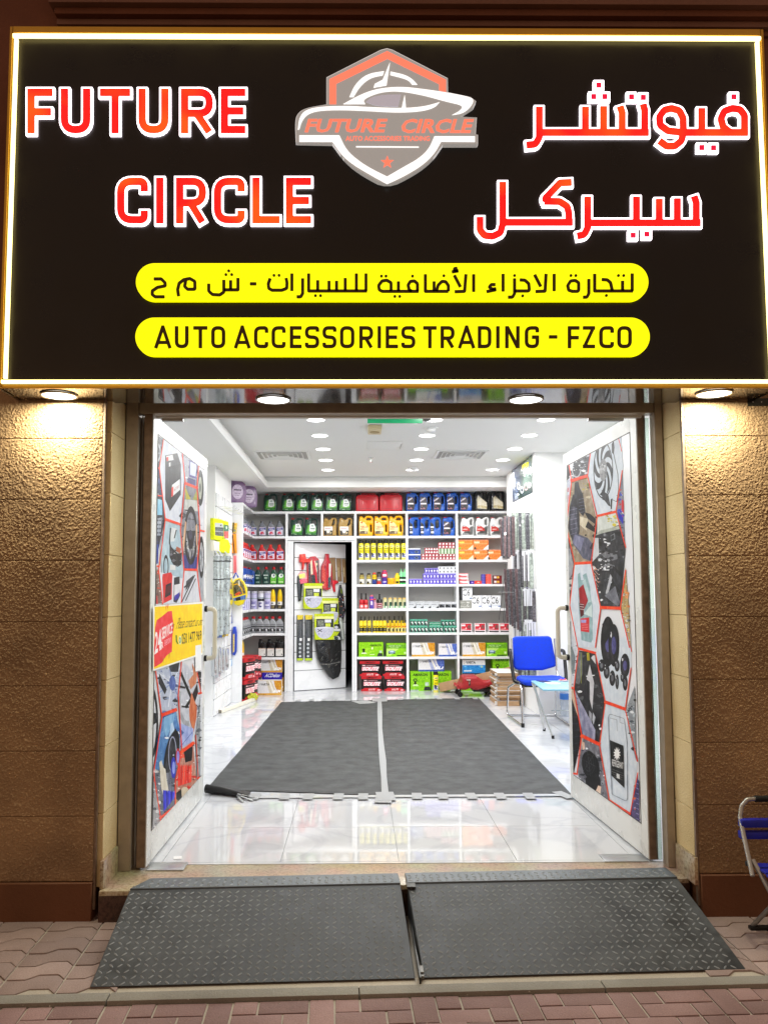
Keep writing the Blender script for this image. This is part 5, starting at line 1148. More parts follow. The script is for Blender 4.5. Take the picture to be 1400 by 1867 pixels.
def lab_pur(p): p.ell(.54,.46,.27,.3,'c4b4ca',20); p.rect(.36,.5,.72,.56,'5a4662'); p.rect(.4,.38,.68,.41,'8a7492'); p.rect(.42,.3,.64,.32,'8a7492'); p.shards(.4,.6,.66,.66,2,['4a3a50','f0e8f0','8a7090','b8a0c0'],.03,.09,r1)
J['purple'] = jug(.30, .345, .16, [(.05,0),(.95,0),(1,.45),(.93,.8),(.62,1),(.2,1),(.04,.9),(0,.4)], [[(.10,.45),(.12,.84),(.24,.9),(.22,.5)]], '7b5f84', (.3,.6,.93,1.0), '5a4260', lab_pur)
jc = Proto(); w, h = .35, .285
jc.add('body', flat_solid(fillet([(-w/2,0),(w/2,0),(w/2,h*.80),(w*.40,h*.9),(-w*.40,h*.9),(-w/2,h*.78)], .02, True), [], .15, .02), mat('red_jerrycan', 'c4202c', .32, coat=.1))
q = MB(); 
for x in (-.22, .05, .30): q.box(x*w-.012, x*w+.012, -.03, .03, h*.88, h*.97)
q.box(-.25*w, .36*w, -.025, .025, h*.95, h*.995); jc.add('handle', q.me('handle', bevel=.006), MATS['red_jerrycan'])
q = MB(); q.lathe([(.026, h*.86), (.026, h*.98), (.02, h*1.02)], 14, c=(-.40*w, 0, 0)); jc.add('cap', q.me('cap'), M_black)
pr = Print(); pr.line(fillet([(-w*.36, h*.14), (w*.36, h*.14), (w*.36, h*.64), (-w*.36, h*.64)], .02, True), .006, 'a01822', True); jc.add('rim_line', pr.me('rim_line', (0, -.075, 0), base=.001), PRN); J['jerry'] = jc
# 1-litre bottles
def bottle(w, h, d, col, capc, label, style='slant', rough=.3):
    if style == 'slant': O = [(.03,0),(.97,0),(1,.45),(.92,.62),(.60,.80),(.58,.86),(.18,.86),(.16,.78),(.03,.66)]; cap = (.2,.56,.84,1.0)
    elif style == 'round': O = [(.03,0),(.97,0),(1,.5),(.92,.64),(.68,.82),(.68,.86),(.32,.86),(.32,.82),(.08,.64),(0,.5)]; cap = (.3,.7,.84,1.0)
    else: O = [(.03,0),(.97,0),(1,.7),(.9,.82),(.52,.86),(.48,.9),(.1,.9),(.03,.8)]; cap = (.1,.45,.88,1.0)
    return jug(w, h, d, O, [], col, cap, capc, label, rough, .02)
def lab_a(c1, c2, c3):
    def f(p): p.rect(.12,.08,.86,.58,c1); p.poly([(.12,.34),(.86,.42),(.86,.56),(.12,.50)], c2); p.poly([(.2,.12),(.7,.14),(.6,.30),(.3,.3)], c3); p.rect(.2,.44,.74,.48,'f4f0f6'); p.shards(.16,.12,.82,.55,5,[c2,c3,'ffffff'],.04,.12,r1)
    return f
B = {}
B['grey'] = bottle(.125, .235, .07, '7d8088', '6a6c72', lab_a('e4dcec', '2c3a98', 'e0405a')); B['red'] = bottle(.135, .24, .07, 'c41c22', 'e03828', lab_a('e8d8e8', '3a3c9c', 'b8243a'))
B['dgreen'] = bottle(.115, .27, .07, '1d4038', 'b81c24', lambda p: (p.rect(.2,.5,.8,.56,'c8d4cc'), p.ell(.5,.38,.22,.06,'9ab4a4',12), p.rect(.3,.1,.75,.18,'8aa498')), 'round')
B['lgreen'] = bottle(.115, .27, .07, '22503a', 'b81c24', lambda p: (p.poly([(.1,.06),(.9,.06),(.9,.55),(.5,.62),(.1,.4)], '6cc040'), p.ell(.5,.5,.3,.12,'eef2ee',14), p.ell(.55,.52,.12,.06,'6a8a80',10), p.rect(.2,.12,.8,.18,'d8f0b8')), 'round')
B['blue'] = bottle(.115, .26, .08, '1c4a9c', 'b82030', lab_a('3a5ab0', 'f0f0f8', '1c1c2c'), 'square'); B['silver'] = bottle(.135, .25, .08, '9a9ca0', 'b82028', lambda p: (p.rect(.06,.36,.94,.42,'1c1c1e'), p.rect(.1,.48,.9,.52,'6a6c70'), p.rect(.1,.1,.9,.28,'3a3b3e'), p.shards(.15,.1,.85,.28,5,['d8d8dc','1c1c1e'],.04,.1,r1), p.rect(.5,.12,.62,.26,'e4e4e8')), 'round', .25)
B['black'] = bottle(.135, .27, .08, '141416', '141416', lambda p: (p.rect(.08,.06,.88,.5,'e6e4e0'), p.rect(.08,.46,.88,.49,'c8a890'), p.rect(.7,.12,.78,.2,'3a3a3c'), p.line([(.2,.38),(.7,.38)],.012,'a8a8a8'), p.line([(.2,.3),(.66,.3)],.012,'b8b8b8')), 'square')
# cans and round things
def can(r, h, col, bands, cap=(.8, .14, '1c1c1e'), capstyle='flat', name='can', n=16, rough=.3, metal=0.):
    """bands: (z0,z1,colour) fractions printed round the can"""
    p = Proto(); q = MB(); hb = h*(1-cap[1]); q.lathe([(r*.94, 0), (r, .006), (r, hb-.008), (r*.86, hb)], n); p.add('body', q.me('body', True), mat('can_'+col, col, rough, metal))
    q = MB(); rc = r*cap[0]
    prof = {'flat': [(rc, hb), (rc, h-.004), (rc-.003, h)], 'cone': [(rc, hb), (rc*.86, hb+(h-hb)*.5), (rc*.45, h)], 'nozzle': [(rc*.7, hb), (rc*.5, hb+(h-hb)*.6), (rc*.5, h)]}[capstyle]
    q.lathe(prof, n); p.add('cap', q.me('cap'), mat('cap_'+cap[2], cap[2], .4))
    V = []; Fc = []; C = []
    for (z0, z1, c, a0, a1) in [(*b, -1.5, 1.5) if len(b) == 3 else b for b in bands]:
        k = 8; o = len(V); rr = r+.0006+.0002*len(C)/8
        for i in range(k+1):
            t = -math.pi/2+a0+(a1-a0)*i/k; V += [(rr*math.cos(t), rr*math.sin(t), z0*hb), (rr*math.cos(t), rr*math.sin(t), z1*hb)]
        for i in range(k): Fc.append((o+2*i, o+2*i+2, o+2*i+3, o+2*i+1)); C.append(srgb(c))
    if V:
        me = mesh('label', V, Fc, True); at = me.color_attributes.new('Col', 'FLOAT_COLOR', 'CORNER'); arr = np.ones((len(me.loops), 4), dtype=np.float32)
        for pl, c in zip(me.polygons, C): arr[pl.loop_start:pl.loop_start+pl.loop_total, :3] = c
        at.data.foreach_set('color', arr.ravel()); p.add('label', me, PRN)
    return p
K = {}
K['spray'] = can(.037, .305, 'f2e410', [(.0,.14,'e8e070'), (.14,.40,'e4e2e0'), (.18,.36,'4a5aa8',-.8,.5), (.28,.44,'26262a',-.9,-.1), (.24,.32,'f0f0f4',.1,.7), (.52,.56,'5a5418',-.7,.7), (.66,.70,'4a4618',-.6,.6), (.76,.88,'fbf4a0'), (.80,.85,'3a3a30',-.6,.3)], (.9, .16, '1a1a1c'))
K['purplecan'] = can(.052, .27, 'b9b4d8', [(.05,.9,'cfcbe6'), (.1,.5,'9a94c8',-.8,.8), (.66,.7,'7a9a9c'), (.2,.3,'e8e6f4',-.6,.6)], (.98, .12, 'c8c6d4'))
K['whitecan'] = can(.048, .27, 'd8d6e0', [(.0,.5,'efeef4'), (.12,.42,'4a4090',-.7,.3), (.2,.34,'e8e4f0',-.3,.5), (.5,.66,'2a2a30'), (.7,.74,'8aa4a4')], (.98, .12, 'c8c6c8'))
K['yellowtop'] = can(.038, .30, '2c2620', [(.0,.3,'2a241e'), (.3,.56,'f0eee8'), (.56,1.,'f2c80c'), (.06,.24,'8a7a58',-.6,.6), (.4,.48,'3a3a3c',-.6,.2)], (.95, .34, 'f4d000'), 'cone')
K['redtall'] = can(.034, .235, 'c8202a', [(.05,.5,'e04a4a'), (.15,.4,'f0d8d8',-.6,.6), (.55,.6,'8a1018')], (.62, .42, '26201e'), 'nozzle')
K['blackbottle'] = can(.045, .22, '1c1816', [(.08,.6,'d8a0a8'), (.2,.5,'8a3a44',-.7,.7), (.3,.36,'f0e0e0',-.6,.6)], (.6, .35, '18181a'), 'nozzle')
K['jar'] = can(.032, .165, '3a8a58', [(.3,1.,'d8d4a8'), (.0,.28,'e8f0e0'), (.3,.7,'26503c',-.4,.9), (.1,.25,'2a9a50',-.5,.2)], (.85, .14, 'e8c878'))
K['purpletin'] = can(.032, .205, '5a3aa0', [(.1,.9,'6a50b8'), (.3,.6,'e8e0f4',-.5,.5), (.7,.8,'e05a6a')], (.8, .1, 'e06a78'))
K['addyellow'] = can(.028, .245, 'f4d818', [(.1,.42,'1c1c18'), (.18,.34,'8a8058',-.5,.6), (.5,.56,'3a3410',-.7,.7), (.62,.8,'fbe850')], (.55, .26, '1a1a18'), 'nozzle')
K['addsmall'] = can(.026, .19, 'e8c020', [(.1,.5,'f0e8a0'), (.12,.45,'2c2818',-.2,.8), (.6,.7,'c8203a',-.5,.5)], (.55, .24, '2a2a28'), 'nozzle')
K['amber'] = can(.036, .17, '8a7a3a', [(.1,.55,'f0ece0'), (.1,.3,'26241c',-.9,.1), (.6,.8,'b8a850')], (.75, .14, '26201c'))
K['smiley'] = can(.034, .18, '1c2c58', [(.1,.4,'3a4a9a'), (.5,.95,'f0c818'), (.66,.74,'1c1c1c',-.5,-.2), (.66,.74,'1c1c1c',.2,.5)], (.75, .14, 'e0482c'))
K['blackred'] = can(.036, .19, '3a3230', [(.0,.3,'c84030'), (.3,.7,'8a8480'), (.4,.5,'e8e4e0',-.6,.6)], (.9, .16, '26221f'))
K['violet'] = can(.042, .215, '5a2a90', [(.05,.3,'5040c0'), (.35,.62,'4a2a8a'), (.55,.95,'d8385a'), (.62,.8,'f0e8f4',-.7,.7), (.15,.22,'e8e0f4',-.6,.6)], (.7, .1, 'd83848'))
K['ybottle'] = can(.036, .17, 'f4d81c', [(.1,.35,'3a3418',-.6,.6), (.6,.7,'e8b818',-.6,.6)], (.6, .2, 'f4d81c'))
K['greenspray'] = can(.028, .235, '8ae0a0', [(.05,.3,'2a2c28'), (.3,.4,'f0f4f0'), (.45,.62,'1c2420'), (.05,.12,'40c060')], (.6, .22, '9ae8a8'), 'nozzle')
q = MB()
yt = Proto(); q.lathe([(.055, 0), (.056, .004), (.056, .042), (.05, .048)], 20); q.lathe([(.056, .05), (.056, .088), (.052, .096)], 20); yt.add('tub', q.me('tub', True), mat('yellow_tub', 'ecb010', .4)); K['tub'] = yt
q = MB(); tr_ = Proto(); q.lathe([(.018, 0), (.022, .02), (.02, .09), (.008, .11), (.008, .13)], 12); tr_.add('bottle', q.me('bottle', True), mat('trigger_body', 'd8a0b0', .4)); q = MB(); q.box(-.03, .014, -.008, .008, .13, .15); q.bar((-.012, 0, .13), (-.024, 0, .10), .006); tr_.add('trigger', q.me('trigger', bevel=.002), mat('trigger_red', 'c02040', .4)); K['trigger'] = tr_

# cartons: body + printed front (and top)
BX = {}
def carton(key, w, h, d, col, front, M=None):
    p = Proto(); q = MB(); q.box(-w/2, w/2, 0, d, 0, h); p.add('box', q.me('box', bevel=.0015, seg=1), M or mat('board_'+col, col, .45))
    pr = Print(lambda x, z: (x*w-w/2, z*h)); front(pr); p.add('print', pr.me('print', (0, 0, 0), base=.0006, step=.00006), PRN); BX[key] = p; return p
def varta(c1, c2, tagt):
    def f(p):
        p.rect(0,0,1,1,'e9e8ea'); p.poly([(.36,1),(.58,1),(.84,0),(.52,0)], 'd9d2bf' if tagt == 'AGM' else 'b4bce0'); p.poly([(.46,1),(.52,1),(.76,0),(.66,0)], 'f2efe6'); p.poly([(.68,1),(1,1),(1,.15),(.86,.15),(.72,.62)], c1); p.poly([(.84,.3),(1,.5),(1,.14),(.84,.14)], c2)
        p.rect(0,0,1,.13,c2); p.ring(.07,.75,.035,.065,.009,'4a4c58'); p.tb('VARTA', .13, .67, .50, .83, '3c3e48', .03); p.tb(tagt, .64, .17, .94, .37, 'ffffff', .05, .12); p.rect(.04,.04,.3,.07,'a87a18' if tagt == 'AGM' else '3a5aa8')
    return f
carton('agm', .35, .205, .18, 'e0dccf', varta('d79a28', 'e0ab3c', 'AGM')); carton('sli', .29, .19, .18, 'd8dae6', varta('5a74c4', '3a5cb0', 'SLI')); carton('sli2', .39, .20, .18, 'd8dae6', varta('5a74c4', '3a5cb0', 'SLI'))
def am(p):
    p.rect(0,0,1,1,'93d313'); p.tb('AMARON', .46, .72, .92, .87, '2c440c', .03); p.shards(.05,.2,.7,.7,14,['a8e02c','7cc010','b4e848'],.05,.16,r1); p.ell(.2,.48,.06,.1,'22380c',12); p.ell(.2,.34,.05,.1,'22380c',12); p.poly([(.08,.2),(.34,.2),(.28,.3),(.14,.3)], 'e8f4d0'); p.rect(.52,.52,.58,.66,'f0f8d8'); p.poly([(.74,.02),(.98,.02),(.96,.24),(.8,.26)], '32383a'); p.rect(.84,.28,.94,.42,'c8d8d0'); p.rect(.45,.14,.64,.18,'e8f4e0')
def am2(p):
    p.rect(0,0,1,1,'93d313'); p.rect(0,.62,1,.9,'6cae18'); p.tb('NATURE TO THE', .12, .76, .7, .86, 'e8f8c8', .0); p.tb('FUTURE', .2, .66, .6, .74, 'd8f0b0'); p.poly([(0,.6),(.6,.6),(.2,.1),(0,.1)], 'c8ec80'); p.ell(.26,.34,.18,.13,'7a98b4',16); p.ell(.26,.38,.10,.06,'c8dce8',12); p.ell(.14,.24,.04,.05,'2c3034',10); p.ell(.38,.24,.04,.05,'2c3034',10); p.rect(.5,.03,.98,.12,'22301c'); p.rect(.85,.2,.97,.36,'d8f0a8'); p.ell(.5,.5,.0001,.0001,'ffffff',3)
def am3(p):
    p.rect(0,0,1,1,'8fd012'); p.tb('AMARON', .12, .76, .86, .91, '22380c', .035); p.shards(.05,.1,.9,.65,12,['a8e02c','7cc010'],.05,.16,r1); p.ell(.24,.55,.1,.09,'22380c',14); p.ell(.24,.40,.07,.07,'22380c',12); p.ell(.24,.55,.05,.045,'93d313',12); p.poly([(.1,.25),(.42,.25),(.34,.34),(.16,.34)], 'd8f0b8'); p.poly([(.66,.02),(1,.02),(.98,.22),(.72,.22)], '2c3236'); p.rect(.74,.26,.92,.44,'c4d4cc'); p.rect(0,0,.4,.06,'b4c8b8')
carton('am', .37, .215, .18, '93d313', am); carton('am2', .315, .20, .2, '8ccc14', am2); carton('am3', .30, .29, .18, '8fd012', am3)
def vb(p): p.rect(0,0,1,1,'2f93dc'); p.rect(0,.66,1,1,'f0f1f4'); p.ring(.08,.82,.032,.07,.009,'b88a3a'); p.tb('VARTA', .15, .74, .58, .91, '3c3e48', .03); p.shards(.05,.25,.9,.64,14,['4aa8ec','1f7cc8','6cc0f4'],.04,.12,r1); p.rect(0,0,1,.16,'2a3440'); p.rect(.06,.26,.4,.34,'e8f4fc'); p.rect(.8,.5,.9,.62,'b8d8c0'); [p.ell(.1+k*.08,.08,.02,.03,'c8ccd4',8) for k in range(6)]
carton('vblue', .345, .24, .2, 'e8eaec', vb)
def ac(p): p.rect(0,0,1,1,'3a28b8'); p.tb('ACDelco', .12, .45, .86, .85, 'eef0fc', .03, .1)
carton('purplebox', .30, .14, .14, '3a28b8', ac)
def orange(c, g):
    def f(p): p.rect(0,0,1,1,c); p.poly([(.62,0),(1,0),(1,.5)], 'f6e8c8' if g else 'f0f0ee'); p.rect(.04,.62,.4,.8,'fbd860' if g else 'fbe0b8'); p.line([(.1,.56),(.9,.6)],.05,'f8b078'); p.poly([(.02,.02),(.2,.02),(.14,.28),(.04,.22)], '8ac040' if g else '4a3a28'); p.rect(0,.92,1,1,'e8a080')
    return f
carton('orange', .228, .155, .2, 'ee8430', orange('f5883a', False)); carton('orangeg', .228, .155, .2, 'ee8430', orange('f88a28', True))
carton('bluepack', .185, .088, .12, 'dfe4ee', lambda p: (p.rect(0,0,1,.82,'22489c'), p.rect(0,.82,1,1,'eef0f4'), p.ell(.68,.4,.2,.26,'56698c',14), p.ell(.68,.4,.1,.14,'222c48',10), p.poly([(.05,.1),(.4,.1),(.3,.4)], '3c66b8')))
carton('redbulb', .046, .046, .05, 'a84a52', lambda p: (p.rect(0,0,1,1,'b04a54'), p.poly([(.2,.3),(.85,.3),(.8,.8),(.4,.85)], 'f4eeec')))
carton('greenbulb', .052, .082, .05, '6a8a6a', lambda p: (p.rect(0,0,1,1,'c8dcc0'), p.rect(.3,0,.7,1,'5a7a50'), p.rect(.0,.4,.2,.6,'e8f0e0')))
carton('purplebulb', .049, .082, .06, '6a5cc0', lambda p: (p.rect(0,0,1,1,'6c5ec6'), p.rect(0,.84,1,1,'a49ae4'), p.ell(.5,.5,.22,.18,'f4f2fc',12), p.poly([(.38,.4),(.62,.4),(.55,.16),(.45,.16)], 'f0eefc')))
carton('whitebulb', .06, .052, .06, 'e4e6ea', lambda p: (p.rect(0,0,1,1,'e6e8ec'), p.ell(.45,.5,.16,.3,'4a4c58',10), p.line([(.1,.1),(.9,.1)],.06,'b8bcc8')))
carton('greytray', .118, .108, .1, 'c4c8cc', lambda p: (p.rect(0,0,1,1,'cdd0d4'), p.line([(.1,.55),(.6,.58)],.06,'5a6068'), p.poly([(.55,.05),(.95,.05),(.95,.4)], '2c3034'), p.line([(.1,.88),(.9,.88)],.04,'a8acb0')))
carton('darktray', .095, .10, .1, 'c4c8cc', lambda p: (p.rect(0,0,1,1,'d4d6da'), p.rect(.1,.12,.92,.62,'26292c'), p.shards(.15,.15,.88,.58,6,['5a6068','8a9098'],.06,.16,r1)))
carton('teal', .053, .10, .06, '58a890', lambda p: (p.rect(0,0,1,1,'62b49a'), p.poly([(.1,.05),(.95,.05),(.95,.7),(.1,.8)], '26302e'), p.ell(.6,.42,.3,.24,'f0f4f2',12), p.ell(.45,.3,.24,.18,'26302e',10)))
carton('tealflat', .17, .052, .1, '58a890', lambda p: (p.rect(0,0,1,1,'46a080'), p.rect(0,.44,1,.56,'d0e8e0'), p.rect(0,.9,1,1,'b8dcd0')))
carton('redlamp', .165, .135, .13, 'f0e8ea', lambda p: (p.rect(0,0,1,1,'f2ecee'), p.rect(.03,.24,.93,.97,'d8283e'), p.rect(.05,.02,.93,.17,'2a2426'), p.rect(.03,.68,.4,.88,'f8e8ea'), p.ell(.74,.6,.16,.24,'8a5050',12), p.ell(.46,.46,.06,.1,'f8c8cc',10), p.line([(.08,.34),(.5,.36)],.06,'f8d0d4'), p.poly([(.93,.5),(1,.5),(1,.24),(.93,.24)], 'f2ecee')))
carton('c6', .148, .195, .2, 'eceef2', lambda p: (p.rect(0,0,1,1,'eef0f4'), p.tb('C6', -.02, .36, .76, .86, '17181a', .0), p.rect(0,.34,.06,.86,'eef0f4'), p.rect(.72,.12,.98,.2,'2c5aa0'), p.line([(.2,.2),(.66,.2)],.02,'a8bcd8')))
carton('greybox', .18, .12, .2, 'a8a8a2', lambda p: (p.rect(0,0,1,1,'a4a59e'), p.ell(.72,.38,.14,.2,'e0e0dc',12), p.ell(.76,.38,.11,.17,'a4a59e',12), p.rect(.1,.7,.4,.8,'c8c8c4'), p.line([(.05,.25),(.55,.25)],.04,'dcdcd8'), p.rect(.55,.68,.8,.8,'e4e4e0')))
carton('whitered', .145, .055, .12, 'f0e8e8', lambda p: (p.rect(0,0,1,1,'f2eaea'), p.poly([(0,0),(.8,0),(1,.3),(.4,.3),(0,.6)], 'e07078'), p.rect(0,.85,1,1,'d85058'), p.line([(.4,.6),(.8,.62)],.08,'c89098')))
carton('tinypurple', .065, .05, .08, '3c1c90', lambda p: (p.rect(0,0,1,1,'3a1a94'), p.ell(.5,.5,.25,.2,'b8a0e0',8)))
carton('redflat', .11, .05, .1, 'e83c2c', lambda p: (p.rect(0,0,1,1,'ea3e2e'), p.ell(.55,.5,.2,.2,'f8c0b0',8)))
carton('purpstack', .055, .037, .08, '4a3c9c', lambda p: (p.rect(0,0,1,1,'5244a8'), p.rect(0,0,1,.12,'8a80d0'), p.line([(.2,.55),(.8,.55)],.12,'8a80d0')))
carton('redstack', .08, .037, .08, 'e04a3c', lambda p: (p.rect(0,0,1,1,'ec4a3c'), p.rect(0,0,1,.12,'f89088'), p.line([(.2,.55),(.8,.55)],.14,'f89a90')))
carton('maroon', .125, .13, .1, '7a1c20', lambda p: (p.rect(0,0,1,1,'7c1c22'), p.rect(.06,.66,.34,.9,'f0e8e4'), p.rect(.4,.66,.68,.9,'e8b848'), p.rect(.06,.14,.34,.38,'f0e8e4'), p.rect(.4,.14,.68,.38,'e8b848')))
def batt(nm, col='e8202a'):
    p = Proto(); w, h, d = .31, .225, .17
    q = MB(); q.box(-w/2+.004, w/2-.004, 0, d, .0, h*.82); p.add('case', q.me('case', bevel=.004), mat('battery_case', '141416', .35))
    q = MB(); q.box(-w/2, w/2, -.004, d+.004, h*.80, h); p.add('lid', q.me('lid', bevel=.006), mat('battery_lid', 'c8202a', .35))
    q = MB(); q.box(-w/2, w/2, -.005, d+.004, 0, h*.12); q.prism([(-w/2+.02, h*.12), (w/2-.02, h*.12), (w/2-.05, h*.22), (-w/2+.05, h*.22)], -.005, .01); p.add('base_sleeve', q.me('base_sleeve', bevel=.002), MATS['battery_lid'])
    pr = Print(lambda x, z: (x*w-w/2, z*h)); pr.rect(.12, .36, .9, .62, 'f08a98'); pr.tb('SOLITE', .12, .36, .9, .62, 'fff0f2', .035, .1); pr.rect(.14, .68, .28, .74, 'f8d0d4'); pr.rect(.32, .69, .8, .72, 'd8a0a8'); pr.tb(nm, .24, .84, .74, .96, '3a0c10', .02, .1); pr.tb('SOLITE', .34, .05, .66, .17, 'fbe4e6', .02, .1); pr.rect(.78, .04, .92, .12, 'f8b8be'); p.add('label', pr.me('label', (0, -.0055, 0), base=.0006), PRN); return p
J1 = {s: batt(s) for s in ('CMF55054', 'CMF56073', 'CMF56514', 'CMF57073')}
FYI = SF+.015                                 # front line of the goods on the back shelves
ORD = ['first', 'second', 'third', 'fourth', 'fifth', 'sixth', 'seventh', 'eighth', 'ninth', 'tenth', 'eleventh', 'twelfth']
def PX(px): return onY(px, 1075, FYI+.03).x
shelfz = {0: ZS[0], 1: ZS[1], 2: ZS[2], 3: ZS[3], 4: ZS[4], 5: ZS[5], 6: ZS[6], 7: 0.}
def row(proto, name, cat, desc, pxs, sh_, where, group, dy=.06, rot=0., z=None):
    n = len(pxs); prs = []
    for i, px in enumerate(pxs):
        if n == 1: lab = f'{desc} {where}'
        elif n == 2: lab = f'{desc} {where}, {"the left" if i == 0 else "the right"} one'
        else: lab = f'{desc} {where}, {ORD[i]+" from left" if i < n-1 else "last at right"}'
        x = onY(px, 1075, FYI+dy).x
        prs.append(proto.put(name, lab, cat, (x, FYI+dy+rng.uniform(-.012, .012), (shelfz[sh_] if z is None else z)+.0005), rot+rng.uniform(-.13, .13), group))
    return prs
# top row
row(J['green'], 'oil_jug', 'oil jug', 'green oil jug on the top shelf', [492.5,525,551.5,578,604,629.5], 0, 'above the slatted door', 'green oil jugs on the top shelf')
row(J['jerry'], 'fuel_can', 'fuel can', 'red plastic fuel can', [670,713.5], 0, 'on the top shelf', 'red fuel cans', .08)
row(J['blue'], 'oil_jug', 'oil jug', 'blue oil jug with red cap', [752,776.5,801,826,850.5], 0, 'on the top shelf', 'blue oil jugs on the top shelf')
row(J['black'], 'oil_jug', 'oil jug', 'black oil jug with cream label', [879.5,908.5], 0, 'on the top shelf', 'black oil jugs')
for (px, y, lab) in ((432, 11.05, 'large purple oil jug nearest on the left corner top shelf'), (453, 11.55, 'purple oil jug behind the nearest one on the corner top shelf')):
    J['purple'].put('oil_jug', lab, 'oil jug', (onY(px, 900, y).x-.03, y, ZS[0]+.0005), R(28), 'purple oil jugs on the corner shelf')
# second row
z1 = ZS[1]
row(J['green'], 'oil_jug', 'oil jug', 'green oil jug', [541,567], 1, 'over the door', 'green oil jugs over the door')
row(J['gold'], 'oil_jug', 'oil jug', 'gold oil jug', [601.5,629], 1, 'over the door', 'gold oil jugs')
row(J['yellow'], 'oil_jug', 'oil jug', 'yellow oil jug', [667.5,695,722.5], 1, 'under the red fuel cans', 'yellow oil jugs')
row(J['blueside'], 'oil_jug', 'oil jug', 'blue oil jug turned sideways', [755,775,795], 1, 'under the blue jug row', 'blue oil jugs turned sideways', .07); row(J['blue'], 'oil_jug', 'oil jug', 'blue oil jug facing forward', [818.5], 1, 'at the end of the sideways ones', 'blue oil jugs turned sideways')
row(J['white'], 'oil_jug', 'oil jug', 'white oil jug with red label', [852.5,879.5,906], 1, 'beside the hanging wipers', 'white oil jugs')
LX = [461,478.5,494.5,510.5]
row(B['grey'], 'oil_bottle', 'oil bottle', 'grey oil bottle', LX, 1, 'on the left corner shelving', 'grey oil bottles', .04); row(B['red'], 'oil_bottle', 'oil bottle', 'red oil bottle', LX, 2, 'on the left corner shelving', 'red oil bottles', .04)
row(B['dgreen'], 'oil_bottle', 'oil bottle', 'dark green oil bottle', [470,485], 3, 'under the red bottles', 'green oil bottles', .04); row(B['lgreen'], 'oil_bottle', 'oil bottle', 'green oil bottle with bright label', [499,512.5], 3, 'under the red bottles', 'green oil bottles', .04)
row(B['blue'], 'oil_bottle', 'oil bottle', 'blue oil bottle', [457.5], 3, 'in the left corner by the green bottles', 'blue oil bottles', .04)
row(K['purplecan'], 'spray_can', 'spray can', 'pale purple spray can', [463,488], 4, 'on the left corner shelving', 'purple spray cans', .06); row(K['whitecan'], 'spray_can', 'spray can', 'white and purple spray can', [476], 4, 'between two pale purple cans', 'purple spray cans', .06)
row(K['yellowtop'], 'cleaner_bottle', 'bottle', 'black cleaner bottle with yellow pointed top', [498,510.5], 4, 'beside the purple cans', 'yellow topped bottles', .06)
row(B['silver'], 'coolant_bottle', 'bottle', 'silver bottle with red cap', [462.5,474.5,486,497.5,510], 5, 'on the left corner shelving', 'silver bottles with red caps', .05)
row(B['black'], 'oil_bottle', 'oil bottle', 'black oil bottle with white label', [479.5,495.5,511], 6, 'over the gold battery carton', 'black oil bottles', .05)
# goods along the left wall shelves, seen end on
for key, si, nm, cat, desc, n_ in (('grey', 1, 'oil_bottle', 'oil bottle', 'grey oil bottle', 3), ('red', 2, 'oil_bottle', 'oil bottle', 'red oil bottle', 4), ('silver', 5, 'coolant_bottle', 'bottle', 'silver bottle with red cap', 4), ('blue', 3, 'oil_bottle', 'oil bottle', 'blue oil bottle', 3)):
    for i in range(n_):
        B[key].put(nm, f'{desc} on the side shelves, {ORD[i]} from the corner', cat, (-1.66, 11.9-i*.19, shelfz[si]+.0005), R(62), desc+'s on the side shelves')
for i in range(3): K['purplecan'].put('spray_can', f'pale pink spray can on the side shelves, {ORD[i]} from the corner', 'spray can', (-1.66, 11.9-i*.2, ZS[4]+.0005), 0, 'spray cans on the side shelves')
for i in range(2):
    K['yellowtop'].put('cleaner_bottle', f'orange topped bottle low on the side shelves, {ORD[i]} from the corner', 'bottle', (-1.68, 11.55-i*.25, ZS[6]+.0005), 0, 'orange topped bottles on the side shelves')
# right section: aerosol row, shelf 2
row(K['spray'], 'spray_can', 'spray can', 'yellow spray can with black cap', [658.5,669.5,681,693.5,704,714.5,725,736.5], 2, 'in the aerosol row', 'yellow spray cans in a row', .04)
def put(pk, name, cat, lab, px, si, group=None, dz=0., dy=.03, rz=0.): return pk.put(name, lab, cat, (onY(px, 1075, FYI+dy).x, FYI+dy, shelfz[si]+.0005+dz), rz, group)
for i in range(2): put(BX['bluepack'], 'headlamp_box', 'box', 'blue bulb box at the left of the small red boxes, '+('bottom' if i == 0 else 'top')+' of two', 756, 2, 'blue bulb boxes', i*.089)
px_, n = 6.2, 0
GR = 'small red bulb boxes in stacks'
for j in range(2):
    for i in range(5): put(BX['redbulb'], 'bulb_box', 'box', f'small red bulb box in the wide low stack, {ORD[i]} from left in the {["bottom","upper"][j]} row', 771.7+i*6.25, 2, GR, j*.0462)
for j in range(2):
    for i in range(5): put(BX['redbulb'], 'bulb_box', 'box', f'small red bulb box on the step of the red stack, {ORD[i]} in the {["lower","upper"][j]} row', 777.5+i*4.9+(0), 2, GR, .0924+j*.0462, .03+.0)
for j in range(2):
    for i in range(5): put(BX['redbulb'], 'bulb_box', 'box', f'small red bulb box under the pale green ones, {ORD[i]} in the {["bottom","upper"][j]} row', 803.6+i*6.1, 2, GR, j*.0462)
for i in range(5): put(BX['greenbulb'], 'bulb_box', 'box', f'pale green upright bulb box between red ones, {ORD[i]} from left', 803.8+i*6.1, 2, 'pale green bulb boxes', .0924)
for j in range(2):
    for i in range(5): put(BX['redbulb'], 'bulb_box', 'box', f'small red bulb box above the pale green ones, {ORD[i]} in the {["lower","top"][j]} row', 802.6+i*6.1, 2, GR, .1748+j*.0462)
